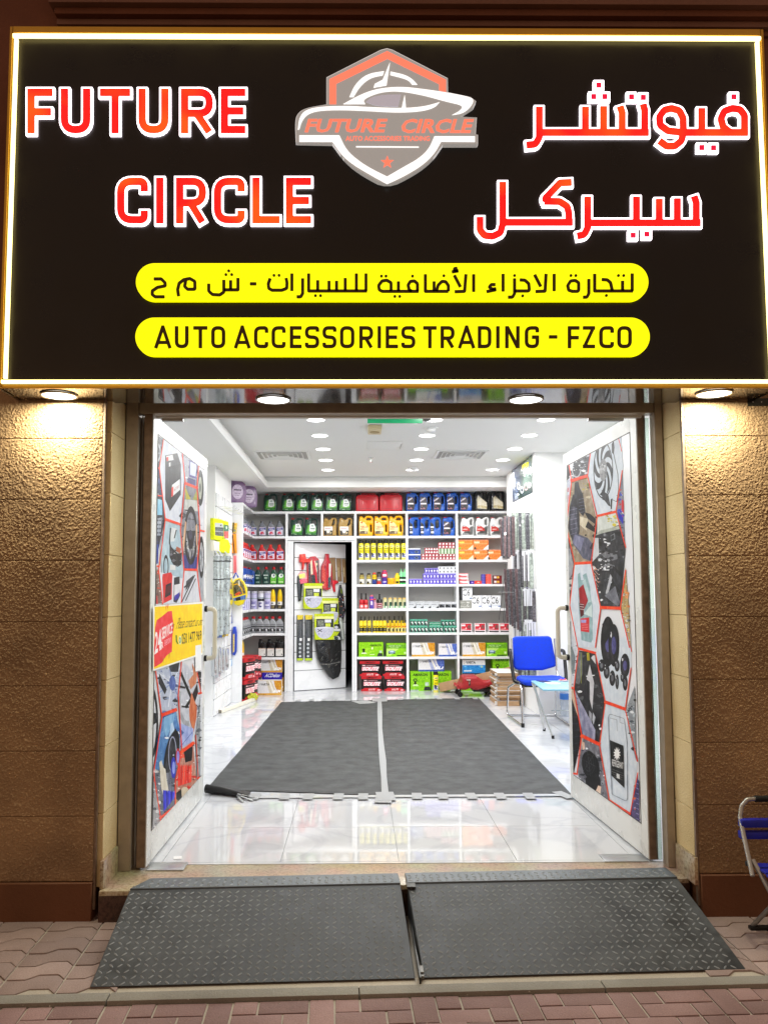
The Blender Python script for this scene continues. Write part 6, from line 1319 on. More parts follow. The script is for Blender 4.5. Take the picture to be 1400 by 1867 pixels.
for k, (px, key, dz) in enumerate([(850,'orangeg',0),(878,'orange',0),(903,'orange',0),(850,'orangeg',.156),(878,'orange',.156)]):
    put(BX[key], 'filter_box', 'box', ['orange and yellow carton bottom left of its pile','orange carton in the middle of the bottom row','orange carton at the right end beside the wipers','orange and yellow carton on the top left','orange carton on the top right of the pile'][k], px, 2, 'orange cartons', dz)
# shelf 3
for pk, nm, cat, lab, px in ((K['amber'],'additive_bottle','bottle','amber bottle with white label, first on its shelf',659.5),(K['amber'],'additive_bottle','bottle','amber bottle with white label, next to the yellow faced one',672.5),(K['smiley'],'additive_bottle','bottle','dark blue bottle with yellow band and orange cap',682.5),
    (K['blackred'],'additive_can','can','black and red can between the blue and violet bottles',691),(K['violet'],'additive_bottle','bottle','tall violet bottle with red top',701),(K['ybottle'],'wax_bottle','bottle','small yellow bottle beside the green sprays',724),(K['greenspray'],'spray_bottle','bottle','pale green spray bottle, left of two',731.3),(K['greenspray'],'spray_bottle','bottle','pale green spray bottle, right of two',737.6)):
    put(pk, nm, cat, lab, px, 3)
put(K['tub'], 'wax_tub', 'tub', 'yellow wax tubs stacked in the middle of the shelf', 712.5, 3)
GP = 'purple bulb boxes in stacks'
for i in range(4): put(BX['purplebulb'], 'bulb_box', 'box', f'purple bulb box in the short separate row, {ORD[i]} from left', 749+i*5.9, 3, GP)
for j in range(2):
    for i in range(5): put(BX['purplebulb'], 'bulb_box', 'box', f'purple bulb box in the middle stack, {ORD[i]} from left in the {["bottom","upper"][j]} row', 774.3+i*6.0, 3, GP, j*.0825)
for i in range(5): put(BX['purplebulb'], 'bulb_box', 'box', f'purple bulb box crowning the middle stack, {ORD[i]} from left', 777.5+i*4.9, 3, GP, .165, .05)
for j in range(2):
    for i in range(5): put(BX['purplebulb'], 'bulb_box', 'box', f'purple bulb box under the white ones, {ORD[i]} from left in the {["bottom","upper"][j]} row', 804.8+i*6.1, 3, GP, j*.0825)
for j in range(2):
    for i in range(5): put(BX['whitebulb'], 'bulb_box', 'box', f'white bulb box over the purple stack, {ORD[i]} from left in the {["lower","top"][j]} row', 803+i*6.9, 3, 'white bulb boxes', .165+j*.0525, .03)
for k in range(3): put(BX['whitered'], 'filter_pack', 'box', ['bottom','middle','top'][k]+' white and red box of the low pile at the shelf corner', 845+(k == 0)*1.5, 3, 'white and red boxes', k*.0555)
put(BX['tinypurple'], 'fuse_box', 'box', 'tiny dark purple box beside the flat red box', 861, 3); put(BX['redflat'], 'fuse_box', 'box', 'flat bright red box beside the purple one', 871.5, 3)
for k in range(4): put(BX['purpstack'], 'fuse_box', 'box', f'{ORD[k]} from bottom of the narrow purple boxes in a stack', 881.5, 3, 'narrow purple boxes', k*.0375); put(BX['redstack'], 'fuse_box', 'box', f'{ORD[k]} from bottom of the coral red boxes in a stack', 890.7, 3, 'coral red boxes', k*.0375)
put(BX['maroon'], 'lamp_box', 'box', 'maroon box with white and gold squares near the wipers', 907.5, 3)
# shelf 4
row(K['redtall'], 'additive_bottle', 'bottle', 'red bottle with dark neck', [659,667], 4, 'over the yellow bottle row', 'red bottles with dark necks', .04)
put(K['purpletin'], 'additive_can', 'can', 'slim purple can beside the red bottles', 677.3, 4); put(K['trigger'], 'trigger_spray', 'spray bottle', 'small spray bottle with crimson trigger', 684, 4); put(K['blackbottle'], 'additive_bottle', 'bottle', 'squat black bottle with pink label', 691.7, 4)
row(K['jar'], 'additive_bottle', 'bottle', 'short green and cream bottle', [701.5,711,720,728.5,736.5], 4, 'beside the black bottle', 'short green bottles', .04)
for i, px in enumerate([751.5,765,779,793]): put(BX['greytray'], 'relay_box', 'box', f'pale grey box with dark corner, {ORD[i]} in its row', px, 4, 'pale grey boxes')
for i, px in enumerate([805,816,827]): put(BX['darktray'], 'relay_box', 'box', f'pale box with dark window, {ORD[i]} of three', px, 4, 'pale boxes with dark windows')
for i, px in enumerate([868.5,887,903.5]): put(BX['c6'], 'headlight_box', 'box', f'white headlight carton standing on the shelf, {ORD[i]} of three', px, 4, 'white headlight cartons')
put(BX['c6'], 'headlight_box', 'box', 'white headlight carton standing on the grey carton', 852, 4, 'white headlight cartons', .121); put(BX['greybox'], 'headlight_box', 'box', 'grey carton under the raised white one', 849, 4)
# shelf 5
row(K['addyellow'], 'additive_bottle', 'bottle', 'tall yellow bottle with white and black cap', [658.2,665,673,682.3,687.8,693.8,700.8], 5, 'in the yellow row', 'tall yellow bottles', .05)
row(K['addyellow'], 'additive_bottle', 'bottle', 'yellow bottle at the back', [709.5,718.8,726.4,733.4], 5, 'in the yellow row behind small ones', 'yellow bottles at the back', .13)
row(K['addsmall'], 'additive_bottle', 'bottle', 'small yellow bottle in front', [707.8,714.8,722,728,734,739], 5, 'of the taller yellow ones', 'small yellow bottles in front', .03)
for j in range(2):
    for i in range(5): put(BX['teal'], 'bulb_box', 'box', f'green and black bulb box in the left stack, {ORD[i]} in the {["bottom","top"][j]} row', 750+i*6.4, 5, 'green bulb boxes', j*.10)
for k in range(4): put(BX['teal'], 'bulb_box', 'box', f'green and black bulb box in the low middle row, {ORD[k]} from left', 784+k*6.4, 5, 'green bulb boxes')
for k in range(3): put(BX['tealflat'], 'bulb_tray', 'box', f'{ORD[k]} from bottom of the flat green boxes behind the bulbs', 792, 5, 'flat green boxes', k*.0525, .10)
for k in range(4): put(BX['teal'], 'bulb_box', 'box', f'green and black bulb box in the raised right row, {ORD[k]} from left', 806.5+k*6.4, 5, 'green bulb boxes', .09, .09)
for k in range(4): put(BX['teal'], 'bulb_box', 'box', f'green bulb box low at the right end, {ORD[k]} of its row', 811.5+k*6.4, 5, 'green bulb boxes', 0, .0)
for i, px in enumerate([849.5,874.5,899.5,920]): put(BX['redlamp'], 'lamp_box', 'box', f'red and white lamp box on its shelf, {ORD[i]} from left', px, 5, 'red and white lamp boxes')
# shelf 6
put(BX['am'], 'battery_carton', 'battery box', 'bright green battery carton with small green shrub print, left compartment', 676, 6); put(BX['am2'], 'battery_carton', 'battery box', 'green battery carton with blue car print in the left compartment', 722.7, 6, rz=.03)
put(BX['agm'], 'battery_carton', 'battery box', 'white and gold battery carton in the middle compartment', 770.8, 6); put(BX['sli'], 'battery_carton', 'battery box', 'white and blue battery carton beside the gold one', 816, 6)
put(BX['agm'], 'battery_carton', 'battery box', 'white and gold battery carton in the right compartment', 862.5, 6); put(BX['am2'], 'battery_carton', 'battery box', 'green battery carton with car print beside the chair back', 904, 6)
# bottom
for k, (s, px, dz, nm) in enumerate([('CMF56514',676.5,0,'bottom left'),('CMF57073',718.5,.0,'bottom right'),('CMF55054',673.5,.226,'top left'),('CMF56073',715.5,.226,'top right')]):
    t = put(J1[s], 'car_battery', 'car battery', f'red and black car battery, {nm} of the four stacked on the floor', px, 7, 'car batteries stacked on the floor', dz, .02)
put(BX['am3'], 'battery_carton', 'battery box', 'tall bright green battery carton standing on the floor behind the spray can', 765, 7); put(BX['am3'], 'battery_carton', 'battery box', 'tall green battery carton behind the long cardboard tube', 803, 7); put(BX['sli2'], 'battery_carton', 'battery box', 'blue and white battery carton lying across two green ones', 785, 7, dz=.291)
put(BX['vblue'], 'battery_carton', 'battery box', 'sky blue and white battery carton raised behind the red tool seat', 861.8, 7, dz=.225); put(BX['am'], 'battery_carton', 'battery box', 'green battery carton lying under the sky blue one', 861, 7); put(BX['am3'], 'battery_carton', 'battery box', 'tall green battery carton nearest the blue chair', 914, 7, dz=.216); put(BX['am'], 'battery_carton', 'battery box', 'green battery carton lying under the tall one by the chair', 909, 7)
p = onZ(794.5, 1262.5, 0); K['spray'].put('spray_can', 'lone yellow spray can standing on the floor before the green carton', 'spray can', (p.x, p.y, .0005), .2)
# left corner, bottom
put(BX['agm'], 'battery_carton', 'battery box', 'white and gold battery carton on the shelf left of the door', 494.5, 7, dz=.285); put(BX['purplebox'], 'battery_carton', 'battery box', 'small purple carton squeezed under the gold one', 497, 7, dz=.15); put(BX['agm'], 'battery_carton', 'battery box', 'white and gold battery carton hidden behind the front one', 497, 7, dy=.05)
put(BX['am'], 'battery_carton', 'battery box', 'plain carton propping the gold battery carton', 497, 7, dz=.0, dy=.22) if False else None
p = onZ(483, 1277, 0); BX['agm'].put('battery_carton', 'wrapped white and gold battery carton standing on the floor by the door', 'battery box', (p.x-.0, 11.72, .001), .04)
for i, (y, z, lab) in enumerate(((11.12, 0, 'red lidded black battery lowest and nearest on the side shelves'), (11.12, .30, 'red lidded black battery above the lowest near one'), (11.48, 0, 'red lidded black battery on the floor further in'), (11.48, .30, 'red lidded black battery further in, second up'), (11.86, .26, 'red lidded black battery deep in the corner'), (11.86, .0, 'red lidded black battery on the floor deep in the corner'))):
    t = J1['CMF57073'].put('car_battery', lab, 'car battery', (-1.50, y, z+.001), R(70), 'car batteries in the left corner'); t.scale = (1, 1, 1.28)

# ============================================================ GOODS HUNG ON PANELS
def plane_map(P0, ang):
    """vertical plane through P0 running along angle ang; (px,py)->(s,z)"""
    a = Vector((*P0, 0)); u = Vector((math.cos(ang), math.sin(ang), 0)); n = Vector((u.y, -u.x, 0))
    def T(px, py):
        d = ray(px, py); k = (a-EYE).dot(n)/d.dot(n); p = EYE+d*k; return ((p-a).dot(u), p.z)
    return T, a, u, n
def pack(name, label, cat, TM, pts, thick, M, group=None, off=.004, draw=None, pm=None, bev=.012, hang=True):
    """a flat packed article hanging in front of a panel; pts and drawing in photo pixels"""
    T, a, u, n = TM; P = [T(x, y) for x, y in pts]; cx = (min(p[0] for p in P)+max(p[0] for p in P))/2; cz = min(p[1] for p in P)
    top = max(p[1] for p in P); ctr = a+u*cx+n*(off+thick/2); t = thing(name, label, cat, (ctr.x, ctr.y, cz), math.atan2(u.y, u.x), group)
    O = [(x-cx, z-cz) for x, z in P]; area = sum(O[i][0]*O[i-1][1]-O[i-1][0]*O[i][1] for i in range(len(O)))
    if area > 0: O = O[::-1]
    link('pack', flat_solid(O, [], thick, min(bev, thick*.4), 'pack'), M, t)
    if draw:
        pr = Print(lambda x, y: tuple(v-c for v, c in zip(T(x, y), (cx, cz)))); draw(pr); link('print', pr.me('print', (0, -thick/2, 0), base=.0006, step=.00008), PRG, t)
    if hang:
        q = MB(); q.tube([(0, -thick*.2, top-cz-.012), (0, thick/2+off, top-cz+.004)], .003, 6); link('hook', q.me('hook'), M_chrome, t)
    return t
DP = (bdr.location.x+.012*math.sin(R(DA)), bdr.location.y-.012*math.cos(R(DA)))
TMd = plane_map(DP, R(DA))
def z1_(x, y): return (530+x/11.667, 980+y/11.667)
def z2_(x, y): return (530+x/11.667, 1100+y/11.667)
def dr1(f): 
    return f
def wrap(Z, col, items):
    def d(p):
        for it in items:
            k = it[0]
            if k == 'p': p.poly([Z(*q) for q in it[1]], it[2])
            elif k == 'l': p.line([Z(*q) for q in it[1]], it[2]/11.667, it[3])
            elif k == 'e': c = Z(it[1], it[2]); p.ell(c[0], c[1], it[3]/11.667, it[4]/11.667, it[5], 16)
    return d
def pk(name, label, cat, Z, pts, thick, M, items=(), group=None, off=.004, **kw):
    return pack(name, label, cat, TMd, [Z(*p) for p in pts], thick, M, group, off, wrap(Z, None, items) if items else None, **kw)
M_clear = mat('clear_pack', 'b8bcc0', .12, coat=.6); M_redpack = mat('red_pack', 'b83440', .2, coat=.6); M_darkpack = mat('dark_pack', '2c2e32', .18, coat=.6, noise=.25, nscale=30)
M_lime = mat('lime_card', 'c8d820', .35); M_kraft = mat('kraft_card', '9a7c58', .7); M_lilac = mat('pale_cloth', 'c4c4d4', .7)
pk('reflector_pack', 'red rounded see through pack hanging second along the top of the slatted door', 'pack', z1_, [(335,1000),(325,700),(330,500),(400,410),(500,400),(575,470),(585,700),(590,980)], .05, M_redpack,
   [('p',[(350,980),(345,560),(390,560),(400,980)],'50464a'),('p',[(385,520),(420,480),(440,780),(400,790)],'f0e0c8'),('l',[(450,420),(500,760),(520,960)],26,'d82840'),('p',[(500,500),(560,480),(570,940),(540,940)],'6c6a68'),('p',[(400,800),(480,800),(500,980),(410,980)],'3c4448'),('e',520,570,18,30,'e8d8b0'),('p',[(470,500),(490,500),(530,700),(520,760)],'f4d0c4')])
pk('wrench_pack', 'red bottle shaped see through pack in the middle of the slatted door', 'pack', z1_, [(640,1090),(620,860),(630,620),(700,480),(720,350),(790,350),(800,480),(850,620),(865,860),(820,1100),(720,1130)], .05, M_redpack,
   [('p',[(640,900),(640,650),(700,560),(720,1080),(650,1080)],'d85a50'),('p',[(780,560),(825,560),(815,820),(785,860)],'ece8e4'),('p',[(760,860),(830,840),(810,1060),(760,1080)],'54606a'),('l',[(750,380),(745,1110)],26,'d01c34'),('e',655,960,26,26,'584840'),('e',655,1010,18,22,'f0c080'),('e',695,640,14,50,'a04858')])
for k, xs in enumerate(((800,940),(960,1060),(1075,1150))):
    pk('card_strip', f'brown kraft card strip at the upper right of the slatted door, {ORD[k]} from left', 'card', z1_, [(xs[0],430+k*15),(xs[1],430+k*15),(xs[1]+20,900+k*30),(xs[0]+30,910+k*30)], .012, M_kraft, [('p',[(xs[0]+30,640),(xs[0]+50,640),(xs[0]+60,840),(xs[0]+40,840)],'d8c8a0')], 'brown card strips on the slatted door', .004+.004*k)
pk('air_horn', 'red trumpet horn hanging at the upper left of the slatted door', 'horn', z1_, [(165,440),(180,360),(280,350),(300,450),(390,460),(385,530),(260,540),(250,690),(220,690),(225,540),(165,520)], .06, mat('red_horn', 'e02c20', .3, coat=.4), [('e',235,395,40,24,'f06a58'),('p',[(170,500),(380,500),(380,520),(170,515)],'f4584a'),('e',128,470,1,1,'806060')])
pk('squeegee_pack', 'pink and yellow pack below the red horn on the slatted door', 'pack', z1_, [(145,800),(200,720),(330,760),(360,960),(190,1000)], .03, mat('pink_pack', 'e8a0a8', .3, coat=.4), [('p',[(150,790),(280,760),(290,850),(170,880)],'ecec90'),('p',[(170,900),(330,880),(350,950),(190,990)],'f07088'),('e',190,830,20,30,'f4f060')])
pk('dark_pouch', 'long dark pouch at the left edge of the slatted door', 'pack', z1_, [(130,830),(200,760),(240,1000),(210,1340),(150,1370),(125,1000)], .03, M_darkpack, [('l',[(150,900),(170,1300)],8,'6a7478')])
def xcard(Z, x0, y0, x1, y1):
    def X(u, v): return (x0+(x1-x0)*u, y0+(y1-y0)*v)
    import math as m_
    its = [('p',[X(0,0),X(1,0),X(1,1),X(0,1)],'c8d820'),('p',[X(0,.10),X(1,.10),X(1,.2),X(0,.2)],'eef0a0'),('p',[X(.08,.2),X(.97,.2),X(.97,.52),X(.08,.52)],'303438'),('p',[X(.14,.25),X(.48,.25),X(.48,.48),X(.14,.48)],'787c74'),('p',[X(.52,.22),X(.86,.22),X(.86,.34),X(.52,.34)],'e8e8ee'),('p',[X(.55,.37),X(.82,.37),X(.82,.5),X(.55,.5)],'d4e050')]
    for k in range(4): its.append(('l',[X(.16,.28+.05*k),X(.44,.28+.05*k)],7,'a8ac94'))
    its.append(('p',[X(.5+.5*m_.cos(a),.55+.42*m_.sin(a)) for a in [3.1416*i/14 for i in range(15)]],'c9c9da'))
    its += [('p',[X(.5+.5*m_.cos(a),.56+.06*m_.sin(a)) for a in [3.1416+3.1416*i/14 for i in range(15)]],'dcdce8'),('l',[X(.16,.60),X(.36,.70)],16,'50505c'),('l',[X(.36,.60),X(.16,.70)],16,'50505c'),('e',*X(.22,.78),14,12,'8a88c0'),('p',[X(0,.93),X(.3,.93),X(.4,1),X(0,1)],'c8d820')]
    return its
G_X = 'lime green cloth packs on the slatted door'
pk('cloth_pack', 'lime green cloth pack with pale round cloth, highest on the slatted door', 'pack', z1_, [(245,975),(630,975),(620,1500),(225,1500)], .03, M_lime, xcard(z1_,240,978,620,1520), G_X, .05)
pk('cloth_pack', 'lime green cloth pack half hidden on the right side of the slatted door', 'pack', z1_, [(625,1290),(910,1290),(990,1600),(980,1880),(640,1880)], .03, M_lime, xcard(z1_,632,1290,975,1860), G_X, .03)
pk('cloth_pack', 'lime green cloth pack with pale round cloth, lowest on the slatted door', 'pack', z2_, [(450,225),(860,215),(860,765),(450,770)], .03, M_lime, xcard(z2_,452,222,856,768), G_X, .075)
for k, (x0, x1) in enumerate(((120,255),(290,450))):
    its = [('p',[(x0,250),(x1-5,250),(x1-20,340),(x0+10,350)],'e0c83c')]
    for j in range(5): its.append(('l',[(x0+30+j*20,380),(x0+26+j*20,1160)],5,['8a9094','5a5e64','c8ccd0','44484c','a0a4a8'][j]))
    for j in range(4): its.append(('e',x0+60,870+j*85,26,24,'c8ccd0')); 
    its += [('p',[(x0+50,740),(x0+100,740),(x0+95,800),(x0+55,800)],'f0f0f0'),('p',[(x0-10,1170),(x1-10,1170),(x1-20,1220),(x0,1220)],'b8d030')]
    pk('wiper_pack', 'tall dark wiper pack with yellow ends on the slatted door, '+('first from left' if k == 0 else 'second from left'), 'wiper pack', z2_, [(x0,250),(x1,250),(x1,1210),(x0,1215)], .022, M_darkpack, its, 'tall dark wiper packs on the slatted door', .01)
its = []
rr = random.Random(5)
for k in range(34):
    x, y = rr.uniform(560,980), rr.uniform(800,1480); l = rr.uniform(30,120); a = rr.uniform(-.9,-.3); x = min(x, 980); 
    if y > 1250 and x < 560+(y-1250)*.75+80: x = 560+(y-1250)*.75+120
    its.append(('l',[(x,y),(x+l*math.cos(a)*.6,y+l*math.sin(a))],rr.uniform(3,7),rr.choice(['4a4c4e','6a6c6e','8a8880','2c2c2c'])))
its.append(('l',[(600,1290),(780,1290),(1010,1240)],12,'7c7a74'))
pk('wrapped_shade', 'large black plastic wrapped shape tapering down the slatted door', 'wrapped pack', z2_, [(505,770),(1030,770),(1040,1000),(1025,1440),(980,1560),(860,1615),(780,1560),(600,1300),(540,1180),(505,900)], .07, mat('black_film', '0c0c0c', .16, coat=.8, bump=.01, bscale=30), its, off=.01)
pk('silver_shade', 'silver tube pack leaning at the right of the slatted door', 'pack', z2_, [(1000,310),(1060,300),(1130,740),(1110,785),(1060,790)], .05, mat('silver_film', 'c0c6c2', .25, .5), [('l',[(1040,330),(1090,770)],10,'e8ece8')])
pk('charm_pack', 'dark glittery hanging pack at the right edge of the slatted door', 'pack', z1_, [(1020,1010),(1060,1010),(1110,1260),(1150,1560),(1100,1760),(1020,1700),(975,1300)], .035, M_darkpack, [('p',[(1040,1090),(1060,1090),(1070,1200),(1040,1180)],'8aa040')]+[('e',rr.uniform(1000,1120),rr.uniform(1250,1700),rr.uniform(6,16),rr.uniform(6,16),rr.choice(['e8e8ec','b87060','8a6a9a','4a4c54'])) for _ in range(22)])
pk('brush_pack', 'red handled brush hanging under the kraft cards', 'brush', z1_, [(865,910),(960,910),(1010,960),(930,1000),(940,1160),(900,1160),(870,1030)], .03, mat('red_brush', 'd82434', .3, coat=.3))
pk('ring_pack', 'small pack with grey rings above the black wrapped shape', 'pack', z2_, [(865,440),(1010,440),(1030,760),(880,780)], .025, M_darkpack, [('p',[(870,600),(1000,600),(940,690),(870,690)],'c8d838'),('e',945,745,70,52,'d4d6d8'),('e',930,740,44,40,'3c4850'),('e',930,510,40,30,'d8d8e8'),('p',[(880,540),(1020,540),(1020,590),(880,590)],'e0e0e4')], off=.04)

# left wall goods
TMs = plane_map((-1.672, 9.7), R(90)); TMe = plane_map((-1.7, 10.918), 0)
def z3_(x, y): return (385+x/10.37, 930+y/10.37)
def pl(name, label, cat, TM, Z, pts, thick, M, items=(), group=None, off=.01, **kw):
    if TM is TMs: thick = min(thick, .048)+off*.3; off = -thick
    return pack(name, label, cat, TM, [Z(*p) for p in pts], thick, M, group, off, wrap(Z, None, items) if items else None, **kw)
M_yfluff = mat('yellow_microfibre', 'e6ee14', .95, bump=.02, bscale=60, noise=.12, nscale=30)
pl('duster_pack', 'yellow microfibre duster with grey card, nearest on the left slatted wall', 'duster', TMs, z3_, [(60,150),(215,180),(235,500),(200,580),(60,560)], .08, M_yfluff, [('p',[(70,240),(215,250),(235,330),(75,320)],'dfe4e0'),('p',[(70,320),(235,330),(238,500),(75,480)],'5a6a60'),('e',185,290,12,16,'26302c'),('l',[(80,400),(215,410)],14,'c8ccc8'),('l',[(80,375),(215,370)],8,'9aa4a0')])
pl('duster_pack', 'yellow microfibre duster with green and red card on the left slatted wall', 'duster', TMs, z3_, [(222,190),(330,220),(335,540),(240,540)], .07, M_yfluff, [('p',[(235,270),(330,290),(330,400),(240,400)],'2f8a4c'),('e',290,330,20,36,'e8f0e8'),('p',[(240,400),(330,400),(325,540),(245,530)],'e8544a')])
pl('wash_mitt', 'bright yellow wash mitt hanging over the silver tubes', 'wash mitt', TMs, z3_, [(170,590),(240,540),(330,560),(370,680),(350,820),(170,800)], .10, M_yfluff, off=.03)
pl('card_box', 'cream card box beside the bright yellow wash mitt', 'box', TMs, z3_, [(65,580),(160,600),(155,790),(65,770)], .05, mat('cream_card', 'ece8d4', .5))
M_foil = mat('silver_foil', 'b9c1c1', .32, .55, noise=.22, nscale=14, bump=.012, bscale=16)
for k, (px, r) in enumerate(((394.5, .042), (401.5, .044), (411.5, .060))):
    p = onX(px, 1100, -1.655); za, zb = onX(px, 1014, -1.655).z, onX(px, 1160-k*2, -1.655).z
    t = thing('sunshade_roll', f'long silver sunshade roll on the left slatted wall, {["nearest","middle","farthest"][k]} of three', 'sunshade', (-1.655, p.y, zb), 0, 'silver sunshade rolls')
    q = MB(); L = za-zb; q.tube([(rng.uniform(-.004, .004), rng.uniform(-.004, .004), L*i/9) for i in range(10)], [r*(.9+.1*math.sin(i*2.3)) for i in range(10)], 14); link('roll', q.me('roll', True), M_foil, t)
    q = MB(); q.tube([(0, 0, L), (0, 0, L+.03), (-.03, 0, L+.07)], [r*.9, r*.3, .01], 10); link('bag_neck', q.me('bag_neck', True), M_clear, t)
    for f_ in (.70, .93):
        q = MB(); q.tube([(0, 0, L*f_), (0, 0, L*f_+.012)], r*1.06, 14); link('strap', q.me('strap'), M_black, t)
def z4_(x, y): return (380+x/7.778, 1100+y/7.778)
pl('blue_brush', 'blue brush head under the silver rolls on the left wall', 'brush', TMs, z4_, [(128,385),(205,395),(195,490),(140,490)], .05, mat('blue_brush', '24509c', .4))
pl('yellow_sponge', 'yellow and navy sponge under the farthest silver roll', 'sponge', TMs, z4_, [(208,400),(290,410),(285,465),(215,480)], .05, mat('yellow_sponge', 'd8b820', .7), [('p',[(235,405),(250,405),(245,465),(232,468)],'26304c')])
for k, (xa, xb, ya, yb) in enumerate(((75,120,620,1040),(130,180,620,1060),(185,225,650,1000),(235,290,640,960))):
    pl('blister_pack', f'crinkled clear pack with dark blades low on the left wall, {ORD[k]} in line', 'pack', TMs, z4_, [(xa,ya),(xb,ya-6),(xb+6,yb-20),(xa+4,yb)], .03, M_clear, [('l',[(xa+12,ya+40),(xa+20,yb-50)],12,'2c3034'),('l',[(xb-12,ya+60),(xb-8,yb-70)],8,'4c5054'),('l',[((xa+xb)/2,ya+30),((xa+xb)/2+6,yb-60)],9,'f0f2f4'),('p',[(xa+6,yb-80),(xb,yb-100),(xb-6,yb-40)],'7c8084')], 'crinkled clear packs low on the left wall')
pl('lamp_pack', 'yellow and black four picture card on the white end panel', 'card', TMe, z3_, [(355,240),(500,250),(480,440),(355,430)], .03, mat('yellow_card', 'e8c040', .4), [('p',[(420,240),(445,240),(430,430),(405,430)],'1c1a16'),('e',395,275,22,26,'f4e8a0'),('e',470,280,22,26,'f4b040'),('e',385,380,18,30,'5a5038'),('e',455,390,22,28,'8a9080'),('l',[(370,340),(490,345)],10,'2c2818')])
pl('orange_cloth', 'orange cloth pack with a dark slit on the white end panel', 'cloth', TMe, z3_, [(360,460),(480,450),(495,820),(390,820)], .04, mat('orange_cloth', 'f29a28', .75), [('p',[(405,470),(425,470),(460,820),(440,815)],'3c1410')])
pl('red_strip_pack', 'pair of rose red strips hanging on the white end panel', 'pack', TMe, z3_, [(345,870),(480,860),(488,1190),(345,1190)], .02, mat('rose_strip', 'e2747a', .4, coat=.4), [('p',[(395,860),(425,860),(425,1185),(385,1185)],'c4c2c0'),('l',[(360,900),(362,1150)],12,'f09a9c'),('l',[(460,900),(462,1170)],12,'d0505a')])
pl('cable_pouch', 'yellow and clear booster cable pouch with blue handle on the end panel', 'cable pouch', TMe, z3_, [(430,1380),(480,1310),(560,1290),(640,1350),(700,1480),(705,1620),(630,1780),(540,1810),(470,1780),(430,1640)], .09, mat('pouch_yellow', 'ecd818', .3, coat=.5), [('p',[(445,1400),(500,1330),(570,1310),(640,1380),(680,1480),(680,1580),(460,1640)],'6c6a5c'),('l',[(450,1420),(530,1400),(600,1480),(640,1600)],20,'e8b428'),('l',[(560,1300),(650,1420),(690,1570)],14,'e8c028'),('p',[(470,1480),(500,1440),(510,1560),(480,1590)],'3a3a3c'),('p',[(540,1340),(570,1330),(580,1440),(550,1430)],'d8d8d0'),('p',[(480,1590),(560,1540),(600,1570),(500,1640)],'e06038'),('p',[(440,1650),(690,1590),(680,1690),(450,1720)],'5a7cc0'),('p',[(490,1670),(580,1640),(590,1700),(510,1720)],'2c3038'),('p',[(445,1640),(690,1575),(690,1600),(445,1668)],'f0d820')], off=.06)
t_ = [o for o in COL.objects if o.name.startswith('cable_pouch')][0]; P_ = [TMe[0](*z3_(x, y)) for x, y in ((440,1290),(490,1190),(535,1280))]
q = MB(); q.tube([(TMe[1]+TMe[2]*s_+TMe[3]*.10-t_.location) for s_, z_ in P_ for _ in (0,)] and [Vector(((TMe[1]+TMe[2]*s_+TMe[3]*.10).x-t_.location.x, (TMe[1]+TMe[2]*s_+TMe[3]*.10).y-t_.location.y, z_-t_.location.z)) for s_, z_ in P_], .012, 8); link('carry_handle', q.me('carry_handle', True), mat('blue_strap', '2848b8', .5), t_)
pl('cable_pouch', 'second booster cable pouch half hidden behind the yellow one', 'cable pouch', TMs, z3_, [(345,1270),(400,1300),(430,1420),(410,1600),(430,1700),(400,1800),(345,1780)], .06, MATS['pouch_yellow'], [('p',[(350,1350),(400,1380),(400,1500),(350,1500)],'a89870'),('p',[(345,1580),(400,1600),(400,1700),(345,1700)],'8a8a8c')])
for k, (xa, xb, ya, yb, c) in enumerate(((290,335,335,780,'2a44b0'),(345,410,330,740,'2a48b8'))):
    pl('brush_pack', 'blue backed brush pack low on the end panel, '+('nearer the wall' if k == 0 else 'nearer the shelves'), 'brush', TMe, z4_, [(xa+12,ya),(xb-14,ya),(xb,ya+80),(xb-2,yb-60),(xb-30,yb),(xa,yb-10),(xa,ya+60)], .03, mat('blue_card', '2a46b4', .4), [('p',[(xa+10,ya+110),(xa+34,ya+100),(xa+30,yb-60),(xa+8,yb-40)],'d8c070')], 'blue brush packs on the end panel')
pl('air_freshener', 'small blue and yellow pack above the blue brush packs', 'pack', TMe, z4_, [(285,60),(330,65),(345,280),(300,310)], .02, mat('blue_small', '3c54a8', .4), [('p',[(300,140),(330,140),(335,260),(310,260)],'e0c860'),('e',315,100,12,16,'1c2c60')])
pl('air_freshener', 'pale blue crinkled pack at the foot of the blue brush packs', 'pack', TMe, z4_, [(290,790),(335,790),(340,880),(310,915),(290,900)], .02, mat('pale_blue_film', 'a8c4e4', .2, coat=.5))
# hooks still showing on the slatted wall
hk = thing('display_hooks', 'row of bare wire hooks at the top of the left slatted wall', 'hooks', (-1.722, 10.3, 2.55))
for k in range(7):
    y = -.45+k*.19; q = MB(); q.tube([(0, y, 0), (.17, y, -.01), (.19, y, .012)], .003, 6); link('hook', q.me('hook'), M_chrome, hk)
